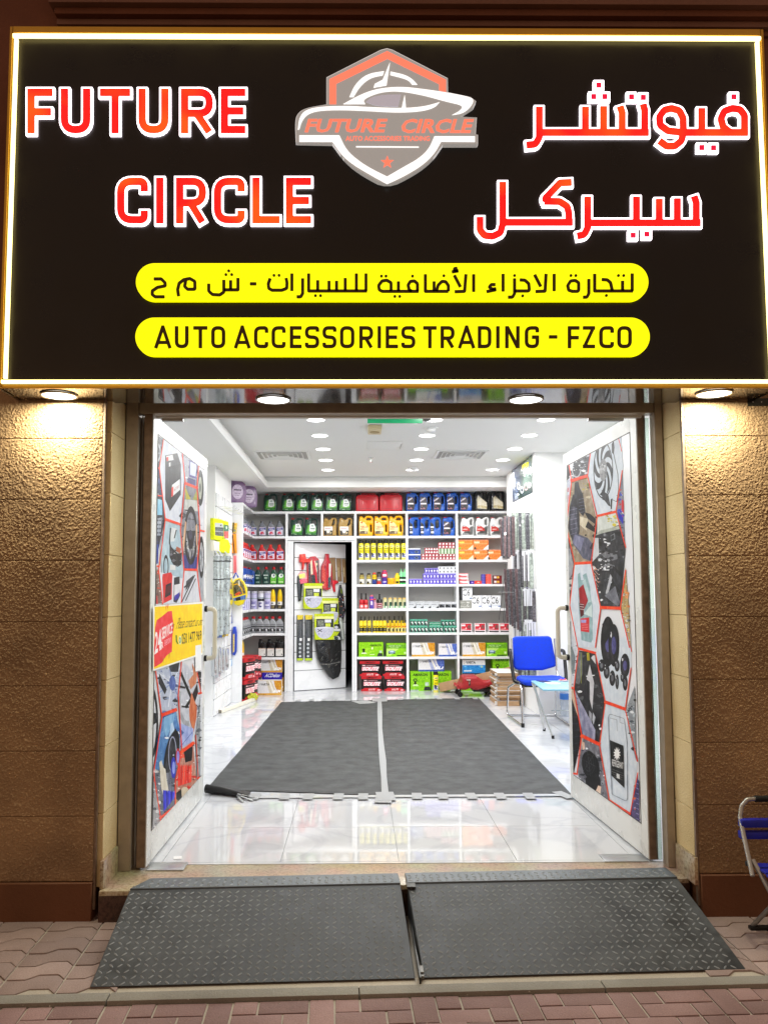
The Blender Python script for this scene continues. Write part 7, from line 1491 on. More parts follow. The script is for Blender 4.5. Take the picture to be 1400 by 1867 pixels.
# goods on the right pillar's side: wiper blades in long sleeves on hooks
M_w1 = mat('wiper_sleeve_green', 'a4aea6', .25, .1, coat=.4, noise=.35, nscale=30); M_w2 = mat('wiper_sleeve_dark', '5c5c62', .25, coat=.4, noise=.5, nscale=40); M_w3 = mat('wiper_sleeve_rose', '6e575a', .25, coat=.5, noise=.3, nscale=30)
M_wl = mat('wiper_card_white', 'dfe0e6', .4)
def wiper(label, x, y, ztop, L, M, lab=None, lean=0., wd=.075, group=None, roll=0.):
    t = thing('wiper_sleeve', label, 'wiper blade', (x, y, ztop-L), R(72)+rng.uniform(-.2, .2), group)
    q = MB(); q.box(-.007, .007, -wd/2, wd/2, 0, L); q.v = [(a+lean*(L-c)/L, b, c) for a, b, c in q.v]; link('sleeve', q.me('sleeve', bevel=.003, seg=1), M, t)
    q = MB(); q.tube([(lean*.9, -.012, L*.06), (lean*.45, -.014, L*.5), (0, -.012, L*.94)], .0034, 6); q.v = [(-.010+b*.2, a*0+(a-0)*1.0-.0, c) for a, b, c in q.v]; link('blade', q.me('blade', True), mat('blade_grey', '46464a', .4), t)
    if lab:
        q = MB(); q.box(-.0085, .0085, -wd/2-.0015, wd/2+.001, L-lab, L-.004); link('card', q.me('card'), M_wl, t)
    return t
rw = ['top', 'second', 'third', 'lowest']
def zat(py, y): return onY(950, py, y).z
specs = [(0, 935, 1004, M_w1, 0, .048), (1, 1002, 1074, M_w2, .30, .046), (2, 1072, 1134, M_w2, .20, .046), (3, 1130, 1232, M_w1, .16, .046)]
for r_i, pa, pb, M, lb, wd in specs:
    k = 0
    for px in (937, 941, 945, 949, 953, 957, 961, 965, 969):
        p = onX(px, 1000, 2.10); y = p.y; za, zb = zat(pa+(3 if px < 945 and r_i == 1 else 0)-(px-950)*.0, y), zat(pb, y)
        MM = M if rng.random() > .3 else (M_w1 if M is M_w2 else M_w2)
        wiper(f'long {"grey green" if M is M_w1 else "dark"} wiper sleeve in the {rw[r_i]} row on the pillar, {ORD[k]} from the shelves', 2.105+rng.uniform(-.012, .012), y, za, za-zb, MM, lb*(za-zb)/.6*1.6 if lb and (k not in (3,)) else None, rng.uniform(-.02, .02), wd, 'wiper sleeves hung on the right pillar'); k += 1
k = 0
for j, px in enumerate((911.5, 915, 918.5, 922, 925.5, 929, 932.5)):
    p = onX(px, 1000, 1.97); za, zb = zat(948 if j < 2 else 944, p.y), zat(1016+rng.uniform(-3, 4), p.y)
    wiper(f'dark and rose wiper sleeve in the upper bunch before the shelves, {ORD[j]} from left', 1.97, p.y-.15, za, za-zb, M_w3 if j % 2 == 0 else M_w2, None, -.03+rng.uniform(-.03, .03), .036, 'wiper bunch by the shelf edge, upper')
for j, px in enumerate((918, 921.5, 925, 928.5, 932, 935.5)):
    p = onX(px, 1090, 1.97); za, zb = zat(1038, p.y), zat(1136+j*3, p.y)
    wiper(f'dark and rose wiper sleeve in the lower bunch before the shelves, {ORD[j]} from left', 1.97+.01*j, p.y-.15, za, za-zb, M_w3 if j % 2 == 0 else M_w2, None, .06+rng.uniform(-.03, .05), .036, 'wiper bunch by the shelf edge, lower')
for j in range(8):
    for z in (zat(936, 10), zat(1003, 10), zat(1073, 10), zat(1131, 10)):
        pass
rk = thing('pillar_hooks', 'long wire hooks holding the wiper sleeves on the right pillar', 'hooks', (2.174, 10.0, 1.5))
for px in (912.5, 921.5, 930, 938.5, 948.5, 958, 967):
    for py in (936, 1003, 1073, 1131):
        if px < 935 and py in (1003, 1131): continue
        p = onX(px, py, 2.10 if px > 935 else 1.97); q = MB(); q.tube([(0, p.y-10.0-(.15 if px < 935 else 0), zat(py+(8 if px < 935 else 0), p.y)-1.5), ((p.x-2.174)-.06, p.y-10.0-(.15 if px < 935 else 0), zat(py+(8 if px < 935 else 0), p.y)-1.49)], .0035, 6); link('hook', q.me('hook'), M_chrome, rk)
# poster on the pillar side and on the right wall
TMp = plane_map((2.174, 9.7), R(90))
def poster(name, label, TM, quad, draw, M=PRG, back='2c3034'):
    T, a, u, n = TM; P = [T(*q_) for q_ in quad]; t = thing(name, label, 'poster', tuple(a+u*P[0][0])[:2]+(P[0][1],), math.atan2(u.y, u.x)); o0 = P[0]
    sgn = 1 if n.dot(EYE-a) > 0 else -1
    q = MB(); pts = [(p[0]-o0[0], p[1]-o0[1]) for p in P]; q.prism(pts, -.003*sgn, 0); me = q.me('sheet'); bm = bmesh.new(); bm.from_mesh(me); bmesh.ops.recalc_face_normals(bm, faces=bm.faces); bm.to_mesh(me); bm.free(); link('sheet', me, mat('sheet_'+back, back, .3), t)
    pr = Print(lambda x, y: tuple(v-c for v, c in zip(T(x, y), o0))); draw(pr); link('print', pr.me('print', (0, -.0032*sgn, 0), (1, 0, 0), (0, 0, 1), (0, -sgn, 0), base=.0008, step=.00006), M, t); return t
def z5_(x, y): return (900+x/8.75, 820+y/8.75)
def dpost(p):
    Q = lambda L_: [z5_(*q_) for q_ in L_]
    p.poly(Q([(612,60),(385,215),(310,275),(290,300),(305,840),(375,805),(620,680)]), '4c5c58'); p.poly(Q([(612,60),(500,140),(470,560),(620,600)]), '687c74'); p.poly(Q([(310,275),(400,230),(440,500),(380,800),(305,840)]), '5a6478')
    r5 = random.Random(9)
    xs0, ys0 = z5_(300, 300); xs1, ys1 = z5_(420, 760)
    p.shards(xs0, ys0, xs1, ys1, 26, ['c4d0e0','8a9ab4','e4ecf4','3a4454','6a7c9a','2c3038'], .8, 3.2, r5)
    p.poly(Q([(455,245),(560,185),(565,265),(460,330)]), 'f0e020'); p.text('C 01', (z5_(475,305), z5_(545,262), z5_(545,222), z5_(475,262)), '5a5410', .02)
    p.poly(Q([(300,370),(330,360),(350,560),(325,640)]), 'eef2f8')
    p.text('M', (z5_(485,395), z5_(525,370), z5_(525,325), z5_(485,345)), 'f0f4f0', .02); p.text('Y', (z5_(480,440), z5_(520,425), z5_(525,385), z5_(480,405)), 'e0e8e4', .02)
    for cx, cy_, rx, ry in ((400,580,26,60),(455,640,26,60),(575,560,22,44)):
        c = z5_(cx, cy_); p.ell(c[0], c[1], rx/8.75, ry/8.75, 'e4e8ec', 14); p.ell(c[0], c[1], rx/8.75*.55, ry/8.75*.55, '3c4450', 12)
    c = z5_(520, 590); p.ring(c[0], c[1], 3.4, 6.8, 1.1, 'e0b8b8'); p.text('3', (z5_(560,620), z5_(600,600), z5_(600,510), z5_(560,530)), 'e8e8ea', .01)
    for k in range(3): a_, b2 = z5_(340+k*20, 700), z5_(350+k*20, 790); p.line([a_, b2], .9, 'c8d0dc')
poster('wall_poster', 'dark poster of car parts with yellow tag on the side of the white pillar', TMp, [z5_(305,840), z5_(620,680), z5_(612,60), z5_(290,295)], dpost)
TMr = plane_map((2.719, 6.0), R(90))
def drw(p):
    r5 = random.Random(4)
    p.poly([(1062,840),(1062,735),(1140,735),(1140,800)], 'c4d8d0'); p.poly([(1078,760),(1130,758),(1130,795),(1085,800)], 'e8ecd8'); p.poly([(1098,755),(1128,754),(1124,775),(1104,782)], '3c64c8'); p.shards(1080,756,1100,790,10,['e8e040','f0f0f0','c8c030'],2,5,r5); p.shards(1100,756,1138,800,12,['3c64c8','e8ecf4','2c4aa0','e8e040'],2,6,r5)
poster('wall_poster', 'bright yellow and blue poster high on the right wall above the open door', TMr, [(1062,850),(1140,810),(1140,735),(1062,742)], drw, back='c4d8d0')

# ============================================================ RAMPS
def ramp(x0, L, lab, seed):
    c_, s_ = math.cos(.042), math.sin(.042)
    t = thing('ramp_plate', lab, 'ramp', (x0, 3.392+(x0+1.10)*.042, GZ), .040, 'checkered rubber ramps before the door')
    D, H = .655, .155; LP = .14
    q = MB(); q.add([(0,0,.004),(L,0,.004),(L,D,H),(0,D,H),(0,.01,-.001),(L,.01,-.001),(L,D,.0),(0,D,.0)], [(0,1,2,3),(4,7,6,5),(0,4,5,1),(1,5,6,2),(2,6,7,3),(3,7,4,0)])
    link('slope', q.me('slope', bevel=.003, seg=1), M_rubber, t)
    q = MB(); q.box(.0 if seed == 1 else .0, L-.0, D+.001, D+LP, H-.003, H+.007); q.v = [(x+(.07 if seed == 1 and y > D+.05 and x < .01 else 0)-(0.0), y, z) for x, y, z in q.v]
    link('lip', q.me('lip', bevel=.002, seg=1), mat('worn_rubber_lip', '5b6269', .45, noise=.12, nscale=10), t)
    q = MB(); r = random.Random(seed); pitch = .0365; n_ = 0
    slope = math.atan2(H-.004, D); cs, sn = math.cos(slope), math.sin(slope)
    def bump(cx, cy, ang, flat=False):
        a, b_, h = .0145, .0045, .0034
        P = []
        for k in range(8):
            tt = k*math.pi/4; u, v = a*math.cos(tt), b_*math.sin(tt)*(1 if k % 4 else 0)
            P.append((cx+u*math.cos(ang)-v*math.sin(ang), cy+u*math.sin(ang)+v*math.cos(ang), 0))
        P2 = [(cx+a*.55*math.cos(ang)*s2, cy+a*.55*math.sin(ang)*s2, h) for s2 in (-1, 1)]
        V = P+P2; W_ = []
        for x, y, z in V:
            if flat: W_.append((x, y, H+.0072+z-(0 if z else .0005)))
            else: W_.append((x, y*cs-z*sn, .004+y*sn+z*cs-(0 if z else .0005)))
        q.add(W_, [(0,1,9),(1,2,9),(2,3,8,9),(3,4,8),(4,5,8),(5,6,8),(6,7,9,8),(7,0,9)])
    Ls = math.hypot(D, H)
    for i in range(int(L/pitch)+1):
        for j in range(int(Ls/pitch)+1):
            x, y = .018+i*pitch, .016+j*pitch
            if x > L-.015 or y > Ls-.012: continue
            bump(x+r.uniform(-.0006, .0006), y, R(45) if (i+j) % 2 else R(-45))
    for i in range(int(L/pitch)+1):
        for j in range(3):
            x, y = .018+i*pitch, D+.022+j*pitch
            if x > L-.015 or (seed == 1 and x < .085 and j > 0): continue
            bump(x, y, R(45) if (i+j) % 2 else R(-45), True)
    o = link('tread_pattern', q.me('tread_pattern'), mat('worn_highlit_ridges', '8d9399', .36, noise=.2, nscale=6), t); o['kind'] = 'stuff'  # worn ridge tops; the paler grey also paints in their highlights
    return t
ramp(-1.10, 1.335, 'grey checkered rubber ramp, the left one of two', 1)
ramp(.270, 1.380, 'grey checkered rubber ramp, the right one with pale scuffs', 2)
br = thing('ramp_bracket', 'small metal joining bracket in the gap between the two ramps', 'bracket', (.26, 4.10, .0))
q = MB(); q.box(-.022, .022, -.05, .06, .001, .010); link('cap_plate', q.me('cap_plate', bevel=.002), mat('dark_steel', '3c3a36', .4, .7), br)
q = MB(); q.box(-.012, -.004, -.70, -.055, -.148, -.12); link('rail', q.me('rail', bevel=.002), MATS['dark_steel'], br)
q = MB(); q.box(-.012, .012, -.66, -.60, -.146, -.134); q.box(-.006, .012, -.64, -.58, -.133, -.126); link('clamp', q.me('clamp', bevel=.003), mat('grimy_steel', '7a7874', .5, .5), br)

# ============================================================ FLOOR MATS
def quadmat(name, label, P, M, group, wr=.0):
    t = thing(name, label, 'floor mat', (P[0][0], P[0][1], 0), 0, group); ox, oy = P[0]
    n, m_ = 26, 60; V = []; Fc = []
    rn = random.Random(8)
    from mathutils import noise as NZ
    for j in range(m_+1):
        for i in range(n+1):
            u, v = i/n, j/m_
            x = (P[0][0]*(1-u)+P[1][0]*u)*(1-v)+(P[3][0]*(1-u)+P[2][0]*u)*v; y = (P[0][1]*(1-u)+P[1][1]*u)*(1-v)+(P[3][1]*(1-u)+P[2][1]*u)*v
            z = .0045+.0035*max(0, NZ.noise(Vector((x*1.1, y*3.2, 0)))) + wr*.003*max(0, math.sin(y*9+NZ.noise(Vector((x*.8, y, 3)))*4))
            V.append((x-ox, y-oy, z))
    for j in range(m_):
        for i in range(n): a = j*(n+1)+i; Fc.append((a, a+1, a+n+2, a+n+1))
    me = mesh('mat_sheet', V, Fc, True); o = link('mat_sheet', me, M, t)
    q = MB(); A = [V[0], V[n], V[-1], V[m_*(n+1)]]
    for a, b_ in zip(A, A[1:]+A[:1]): q.add([(a[0], a[1], 0), (b_[0], b_[1], 0), (b_[0], b_[1], .0048), (a[0], a[1], .0048)], [(0, 1, 2, 3)])
    link('mat_edge', q.me('mat_edge'), M, t); return t
def Zp(x, y): p = onZ(x, y, 0); return (p.x, p.y)
A, Bm, C, D_ = Zp(376, 1441), Zp(702, 1452), Zp(692, 1277), Zp(513, 1281)
mL = quadmat('rubber_mat', 'dark grey rubber floor mat, the wrinkled left half with a lifted corner', [A, Bm, C, D_], M_mat, 'rubber mats taped together', 1)
mR = quadmat('rubber_mat', 'dark grey rubber floor mat, the flat right half', [Zp(703, 1452), Zp(1041, 1449), Zp(872, 1273), Zp(693, 1277)], M_mat, 'rubber mats taped together', .2)
def tape(px, py, w, d, parent, z=.010, rot=0.):
    p = onZ(px, py, 0); q = MB(); q.box(-w/2, w/2, -d/2, d/2, 0, .0008)
    q.v = [(x*math.cos(rot)-y*math.sin(rot), x*math.sin(rot)+y*math.cos(rot), zz4) for x, y, zz4 in q.v]
    link('tape_strip', q.me('tape_strip'), M_tape, parent, (p.x-parent.location.x, p.y-parent.location.y, z))
for px in (465, 519, 562, 617, 662): tape(px, 1455, .072, .17, mL, .0095, rng.uniform(-.06, .06))
for px in (760, 807, 859, 912, 965): tape(px, 1454, .072, .17, mR, .0095, rng.uniform(-.06, .06))
tape(1028, 1452, .08, .2, mR, .0095, .3); tape(703, 1455, .13, .24, mR, .0115, .05); tape(699, 1462, .12, .14, mR, .0105, -.1)
for px, py in ((543,1279),(568,1278),(591,1278),(612,1278),(634,1278),(658,1277)): tape(px, py, .07, .2, mL, .010, rng.uniform(-.1, .1))
for px, py in ((730,1276),(764,1275),(800,1275),(833,1275),(866,1275)): tape(px, py, .07, .2, mR, .010, rng.uniform(-.1, .1))
tape(663, 1282, .24, .3, mL, .0108, .4); tape(692, 1278, .2, .34, mR, .0115)
q = MB(); pts = [onZ(692.5-.6+(x-0), y, 0) for x, y in ((0,1280),(.5,1300),(1,1330),(3,1360),(6,1390),(8,1420),(10.5,1455))]
V = []
for i, p in enumerate(pts): w = .026+.004*math.sin(i*2.1); V += [(p.x-w, p.y, .0125), (p.x+w, p.y, .0125)]
q.add([(x-mR.location.x, y-mR.location.y, z) for x, y, z in V], [(2*i, 2*i+1, 2*i+3, 2*i+2) for i in range(len(pts)-1)]); link('seam_tape', q.me('seam_tape'), M_tape, mR)
q = MB(); a, b_ = onZ(455, 1456, 0), onZ(1030, 1452, 0); q.add([(a.x-mR.location.x, a.y-.03-mR.location.y, .0092), (b_.x-mR.location.x, b_.y-.03-mR.location.y, .0092), (b_.x-mR.location.x, b_.y+.03-mR.location.y, .0092), (a.x-mR.location.x, a.y+.03-mR.location.y, .0092)], [(0, 1, 2, 3)]); link('edge_tape', q.me('edge_tape'), mat('clear_tape', 'c8cacc', .25), mR)
rl = thing('rolled_mat_end', 'black rolled back corner of the left mat tied with silver tape', 'mat roll', (*Zp(412, 1452), .004))
q = MB(); p0, p1 = onZ(376, 1448, 0)-rl.location, onZ(453, 1457, 0)-rl.location
q.tube([(p0.x, p0.y, .035), (p0.x*.3+p1.x*.0, p0.y*.4, .032), (p1.x*.5, p1.y*.5, .022), (p1.x, p1.y, .012)], [.032, .026, .018, .010], 12); q.add([(p0.x, p0.y+.01, .05), (p0.x-.005, p0.y+.22, .006), (p1.x, p1.y+.16, .008), (p1.x, p1.y, .02)], [(0, 1, 2, 3)]); link('roll', q.me('roll', True), mat('black_rubber', '161616', .5), rl)
q = MB(); 
for a_ in (0, .5, 1.1): q.bar((p1.x-.08, p1.y, .02+a_*.01), (p1.x-.08+.16*math.cos(a_-1.2), p1.y+.12*math.sin(a_-1.2), .003), .018, .003)
link('tie', q.me('tie', bevel=.001, seg=1), M_steel, rl)
# loose bits
def quadthing(name, label, cat, px, py, w, d, h, M, rz=0., group=None):
    p = onZ(px, py, 0); q = MB(); q.box(-w/2, w/2, -d/2, d/2, 0, h); o = link(name, q.me(name, bevel=min(.002, h*.3), seg=1), M, loc=(p.x, p.y, .0015), rot=(0, 0, rz)); tag(o, label, cat, group); return o
quadthing('paper_scrap', 'small white paper scrap on the tiles by the left door', 'paper', 324, 1565, .045, .05, .001, mat('paper', 'f4f4f4', .7), .2)
sb = thing('skirting_strip', 'cream wooden strip lying on the floor by the left shelves', 'wood strip', (*Zp(401, 1301), 0), 0)
a_, b_ = Vector((*Zp(403, 1301), 0)), Vector((*Zp(466, 1278), 0)); q = MB(); q.bar((0, 0, .022), (b_.x-a_.x, b_.y-a_.y, .022), .05, .04); link('strip', q.me('strip', bevel=.004), mat('cream_wood', 'e8e4d4', .5), sb); q = MB(); q.bar((-.0, -.004, .022), (-.001, -.006, .022), .05, .04); link('strip_end', q.me('strip_end'), mat('end_grain', '8a8478', .7), sb)
sc = thing('yellow_cloth', 'crumpled yellow green cloth on the floor by the gold cartons', 'cloth', (*Zp(459, 1278), .0))
from mathutils import noise as NZ
bm = bmesh.new(); bmesh.ops.create_icosphere(bm, subdivisions=3, radius=.07)
for v in bm.verts: v.co *= 1+.5*NZ.noise(v.co*28); v.co.z = max(0, v.co.z*.9+.04); v.co.x *= 1.2
me = bpy.data.meshes.new('cloth'); bm.to_mesh(me); bm.free(); link('cloth', me, mat('lime_cloth', 'b8bc3c', .9, noise=.3, nscale=40), sc)

# ============================================================ CARDBOARD STACK, TUBE, CREEPER SEAT
M_kb = mat('white_kraft', 'dcd8d2', .6); M_kr = mat('kraft_board', 'b3906c', .75, noise=.08, nscale=12)
p0 = Zp(904, 1288); yb = 10.5; z = .001; k = 0
lay = [(858,973,905,978),(870,1235,900,978),]  # documentation of the tiers in close-up pixels
tiers = [(.052,.33,0,.02),(.034,.30,.03,.05),(.024,.345,.0,-.01),(.030,.33,.01,.02),(.020,.35,.0,-.02),(.034,.345,.01,.015),(.028,.33,.015,.02),(.030,.35,.0,.01),(.026,.32,.01,.03),(.024,.30,.02,.02),(.034,.31,-.01,-.02)]
names = ['lowest, thickest', 'second from the bottom', 'third from the bottom', 'fourth from the bottom', 'fifth from the bottom', 'middle', 'fifth from the top', 'fourth from the top', 'third from the top', 'second from the top', 'topmost, white topped']
for (h, w, dx, dy), nm in zip(tiers, names):
    h *= 1.28; t = thing('flat_carton', f'{nm} flat brown carton of the stack beside the blue chair', 'carton', (1.955+dx-.0, 10.46+dy, z), rng.uniform(-.05, .05), 'flat brown cartons in a stack')
    q = MB(); q.box(-w/2*.86, w/2*.86, 0, .62, 0, h-.004); link('tray', q.me('tray', bevel=.002, seg=1), M_kr, t)
    q = MB(); q.box(-w/2*.87, w/2*.87, -.003, .622, h-.0035, h-.0005); link('lid', q.me('lid'), M_kb, t); z += h
    q = MB(); q.box(-w/2*.86-.03, -w/2*.86-.0005, .03, .06, h*.15, h*.8); link('tab', q.me('tab'), M_kb, t)
tb = thing('cardboard_tube_box', 'long brown cardboard box leaning across the red creeper onto the cartons', 'carton', (1.2, 11.75, 0), 0)
a_ = onY(806, 1252, 12.02); b_ = onY(947, 1221, 11.2); q = MB(); q.bar(a_-tb.location+Vector((0, 0, -.01)), b_-tb.location, .16, .13); me = q.me('long_box', bevel=.003); link('long_box', me, M_kr, tb)
q = MB(); q.bar(a_-tb.location+Vector((.0, -.082, -.02))+(b_-a_)*.0, a_-tb.location+Vector((0, -.082, -.02))+(b_-a_)*.05, .001, .094); link('end_flap', q.me('end_flap'), mat('kraft_dark', '96744f', .75), tb)
u = (b_-a_).normalized(); v, f = text_geo('CORTINA ENROLLABLE PLUS', .006); o0 = a_-tb.location+(b_-a_)*.55+Vector((0, -.0838, -.036)); V = [o0+u*(x*.46)+Vector((-.000, -.0, y*.052)) for x, y in v]
V = [Vector((p.x, p.y-.004, p.z)) for p in V]; link('lettering', mesh('lettering', V, f), mat('brown_ink', '5c4430', .8), tb)
cr = thing('mechanic_creeper', 'red plastic mechanic creeper on black castors under the long cardboard box', 'creeper', (*Zp(838, 1262), 0), 0)
def z6_(x, y): return (820+x/10, 1190+y/10)
oy = 11.35; crx = onZ(838, 1266, 0); cr.location = (crx.x, 11.35, 0)
T6 = lambda x, y: (onY(*z6_(x, y), 11.35).x-cr.location.x, onY(*z6_(x, y), 11.35).z)
O = [T6(*p) for p in ((120,630),(180,625),(225,560),(245,470),(290,445),(510,440),(560,480),(620,515),(690,515),(750,490),(800,450),(830,460),(830,620),(700,640),(520,700),(440,690),(380,655),(300,690),(200,690),(150,640))]
if sum(O[i][0]*O[i-1][1]-O[i-1][0]*O[i][1] for i in range(len(O))) > 0: O = O[::-1]
for dy_ in (0,): link('shell', flat_solid(fillet(O, .02, True), [], .40, .03, 'shell'), mat('creeper_red', 'a8282c', .42, noise=.12, nscale=12), cr, (0, .22, 0))
pr = Print(T6); pr.poly([(300,495),(385,495),(375,515),(310,510)], 'd8d4cc'); pr.poly([(335,515),(380,520),(380,600),(350,615)], '4a3028'); pr.poly([(345,530),(368,530),(366,575),(350,580)], 'a89080'); link('badge', pr.me('badge', (0, .019, 0), base=.002), PRN, cr)
for x, y_ in ((195, .06), (195, .38), (740, .06), (740, .38)):
    xx = T6(x, 700)[0]; q = MB(); q.tube([(xx, y_-.014, .036), (xx, y_+.014, .036)], .036, 16); q.box(xx-.012, xx+.012, y_-.018, y_+.018, .045, .115); link('castor', q.me('castor', bevel=.002), M_black, cr)
q = MB(); q.box(T6(430, 0)[0], T6(820, 0)[0], .03, .4, .075, .12); link('under_frame', q.me('under_frame', bevel=.004), M_black, cr)
quadthing('white_card', 'small white card on the floor left of the creeper castor', 'card', 829, 1260.5, .12, .1, .012, mat('paper', 'f4f4f4', .7)); quadthing('white_card', 'small white block at the foot of the flat carton stack', 'card', 901, 1266, .08, .08, .06, mat('paper', 'f4f4f4', .7))

# ============================================================ CHAIR, LITTLE TABLE, WATER BOTTLE
M_blue = mat('blue_fabric', '0a3fd8', .75, noise=.1, nscale=40); M_blueD = mat('blue_plastic_back', '0b1f7a', .4)
ch = thing('visitor_chair', 'bright blue cushioned chair with black arm and chrome legs', 'chair', (2.06, 9.25, 0), 0)
def pad(name, P, thick, M, curve, parent, horizontal=False):
    """cushion: rounded outline P (x,z or x,y)"""
    me = flat_solid(fillet(P, .06, True, 8), [], thick, thick*.42, name)
    bm = bmesh.new(); bm.from_mesh(me)
    bmesh.ops.triangulate(bm, faces=bm.faces); bmesh.ops.subdivide_edges(bm, edges=bm.edges, cuts=2, use_grid_fill=True)
    for v in bm.verts:
        if horizontal: x, y, z = v.co; v.co = (x, z, -y + curve*(x*x)*1.2)
        else: v.co.y += curve*(v.co.x**2)*1.6
    bmesh.ops.recalc_face_normals(bm, faces=bm.faces); bm.to_mesh(me); bm.free(); me.shade_smooth(); return link(name, me, M, parent)
yb_ = .02; by = 0.0
C0 = lambda px, py, y: Vector((onY(px, py, y).x-2.06, y-9.25, onY(px, py, y).z))
bk_ = [C0(*p, 9.32) for p in ((939,1222),(936,1180),(936,1161),(1008,1160),(1013,1190),(1016,1207),(1016,1216),(990,1223),(960,1223))]
o = pad('backrest', [(p.x, p.z) for p in bk_][::-1], .06, M_blue, .25, ch); o.location = (0, .08, 0); o.rotation_euler = (R(-4), 0, 0)
st_ = [(-.235, -.30), (.245, -.32), (.27, .02), (.20, .14), (-.20, .14), (-.26, .02)]
o = pad('seat', [(x, y) for x, y in st_][::-1], .075, M_blue, .12, ch, True); o.location = (.0, -.10, .475)
q = MB(); q.box(-.22, .22, -.38, .0, .425, .445); link('seat_pan', q.me('seat_pan', bevel=.008), M_black, ch)
for s, nm in ((-1, 0), (1, 1)):
    x = s*.265
    q = MB(); q.tube(fillet([(x, -.44, .012), (x, -.44+.02, .40), (x, -.36, .445), (x, .02, .44), (x*.98, .12, .55), (x*.95, .16, .93)], .06), .0125, 10); link('side_frame', q.me('side_frame', True), M_chrome, ch)
    q = MB(); q.tube(fillet([(x, .12, .44), (x, .30, .012), (x, -.0, .012), (x, -.44, .012)], .07), .0125, 10) if False else q.tube(fillet([(x, -.06, .44), (x+s*.02, .28, .35), (x+s*.02, .36, .014), (x, -.40, .014)], .06), .0125, 10)
    link('rear_leg', q.me('rear_leg', True), M_chrome, ch)
    q = MB(); q.tube([(x, -.44, 0), (x, -.44, .045)], .019, 12); link('rubber_foot', q.me('rubber_foot'), M_black, ch)
    q = MB(); q.tube(fillet([(x+s*.02, .10, .80), (x+s*.045, -.02, .80), (x+s*.04, -.10, .60), (x+s*.03, -.16, .47), (x*.85, -.22, .445)], .05), .020, 10); link('armrest', q.me('armrest', True), M_black, ch)
q = MB(); q.tube([(-.285, .34, .014), (.285, .34, .014)], .0125, 10); link('cross_bar', q.me('cross_bar', True), M_chrome, ch)
ft = thing('folding_table', 'small folding table with pale blue top before the blue chair', 'table', (1.98, 8.25, 0), 0)
zt_ = .545; K0 = [onZ(*p, zt_) for p in ((968, 1241), (990, 1257), (1060, 1257), (1052, 1241))]
q = MB(); pts = [(p.x-1.98, p.y-8.25) for p in K0]; nn = 4
q.add([(x, y, zt_-.018) for x, y in pts]+[(x, y, zt_) for x, y in pts], [(3,2,1,0),(4,5,6,7)]+[(i, (i+1) % 4, (i+1) % 4+4, i+4) for i in range(4)])
me = q.me('table_top', bevel=.006); bm = bmesh.new(); bm.from_mesh(me); bmesh.ops.recalc_face_normals(bm, faces=bm.faces); bm.to_mesh(me); bm.free(); link('table_top', me, mat('pale_blue_top', '8fc4dc', .3), ft)
fA, fB = onZ(992, 1333, 0), onZ(1008, 1347, 0); tA = onZ(997, 1259, zt_-.02); 
for (f_, t2, sx) in ((fA, (.045, .16), 0), (fB, (-.005, .02), 0), (fA, (.045, .16), .42), (fB, (-.005, .02), .42)):
    q = MB(); q.tube([(f_.x-1.98+sx, f_.y-8.25, .01), (tA.x-1.98+t2[0]*.2+sx, f_.y-8.25+(.30 if f_ is fB else -.25)*.9, zt_-.02)], .0105, 10); link('leg', q.me('leg', True), mat('satin_steel', 'c4c4c2', .3, .85), ft)
    q = MB(); q.tube([(f_.x-1.98+sx, f_.y-8.25, 0), (f_.x-1.98+sx, f_.y-8.25+.0, .03)], .015, 10); link('rubber_foot', q.me('rubber_foot'), M_black, ft)
q = MB(); q.tube([(fA.x-1.98, .0, .26), (fA.x-1.98+.42, .0, .26)], .005, 8); link('pivot_rod', q.me('pivot_rod'), M_steel, ft)
for nm, px, py, w_, M, lab, cat in (('phone_case', 991, 1243, .10, mat('navy_case', '101c5a', .4), 'dark blue flat case on the pale blue table', 'case'), ('paper_slip', 1007, 1246, .11, mat('paper', 'f4f4f4', .7), 'white paper slip on the pale blue table', 'paper')):
    p = onZ(px, py, zt_); q = MB(); q.box(-w_/2, w_/2, -.08, .08, 0, .006 if nm == 'phone_case' else .0015); o = link(nm, q.me(nm, bevel=.001, seg=1), M, loc=(p.x, p.y, zt_+.0005), rot=(0, 0, .2)); tag(o, lab, cat)
p = onZ(1027, 1242, zt_); t = thing('key_bunch', 'red and white keyring on the pale blue table by the door edge', 'keys', (p.x, p.y, zt_+.001)); q = MB(); q.tube([(.03*math.cos(a), .03*math.sin(a), .012+.006*math.sin(3*a)) for a in [k*.628 for k in range(10)]], .006, 8, True); link('ring', q.me('ring', True), mat('red_ring', 'c83a4c', .4), t)
q = MB(); q.box(-.02, .03, -.06, -.01, .002, .014); q.box(-.05, -.01, -.03, .02, .001, .01); link('fob', q.me('fob', bevel=.003), mat('fob_white', 'd8b8c0', .4), t)
wb = thing('water_bottle', 'large clear water bottle with blue label on the floor by the chair', 'water bottle', (*Zp(1031, 1306), 0), 0)
q = MB(); q.lathe([(.055, .002), (.062, .012), (.062, .10), (.058, .115), (.062, .13), (.062, .30), (.05, .36), (.025, .405), (.018, .42), (.018, .44)], 20); link('bottle', q.me('bottle', True), mat('clear_plastic', 'dce8f4', .1, alpha=.35), wb)
q = MB(); q.lathe([(.0635, .20), (.0635, .27)], 20); link('label', q.me('label', True), mat('blue_label', '3c78cc', .35), wb); q = MB(); q.lathe([(.021, .43), (.021, .455), (.019, .458)], 16); link('cap', q.me('cap'), mat('blue_cap', '2c5cb8', .4), wb)

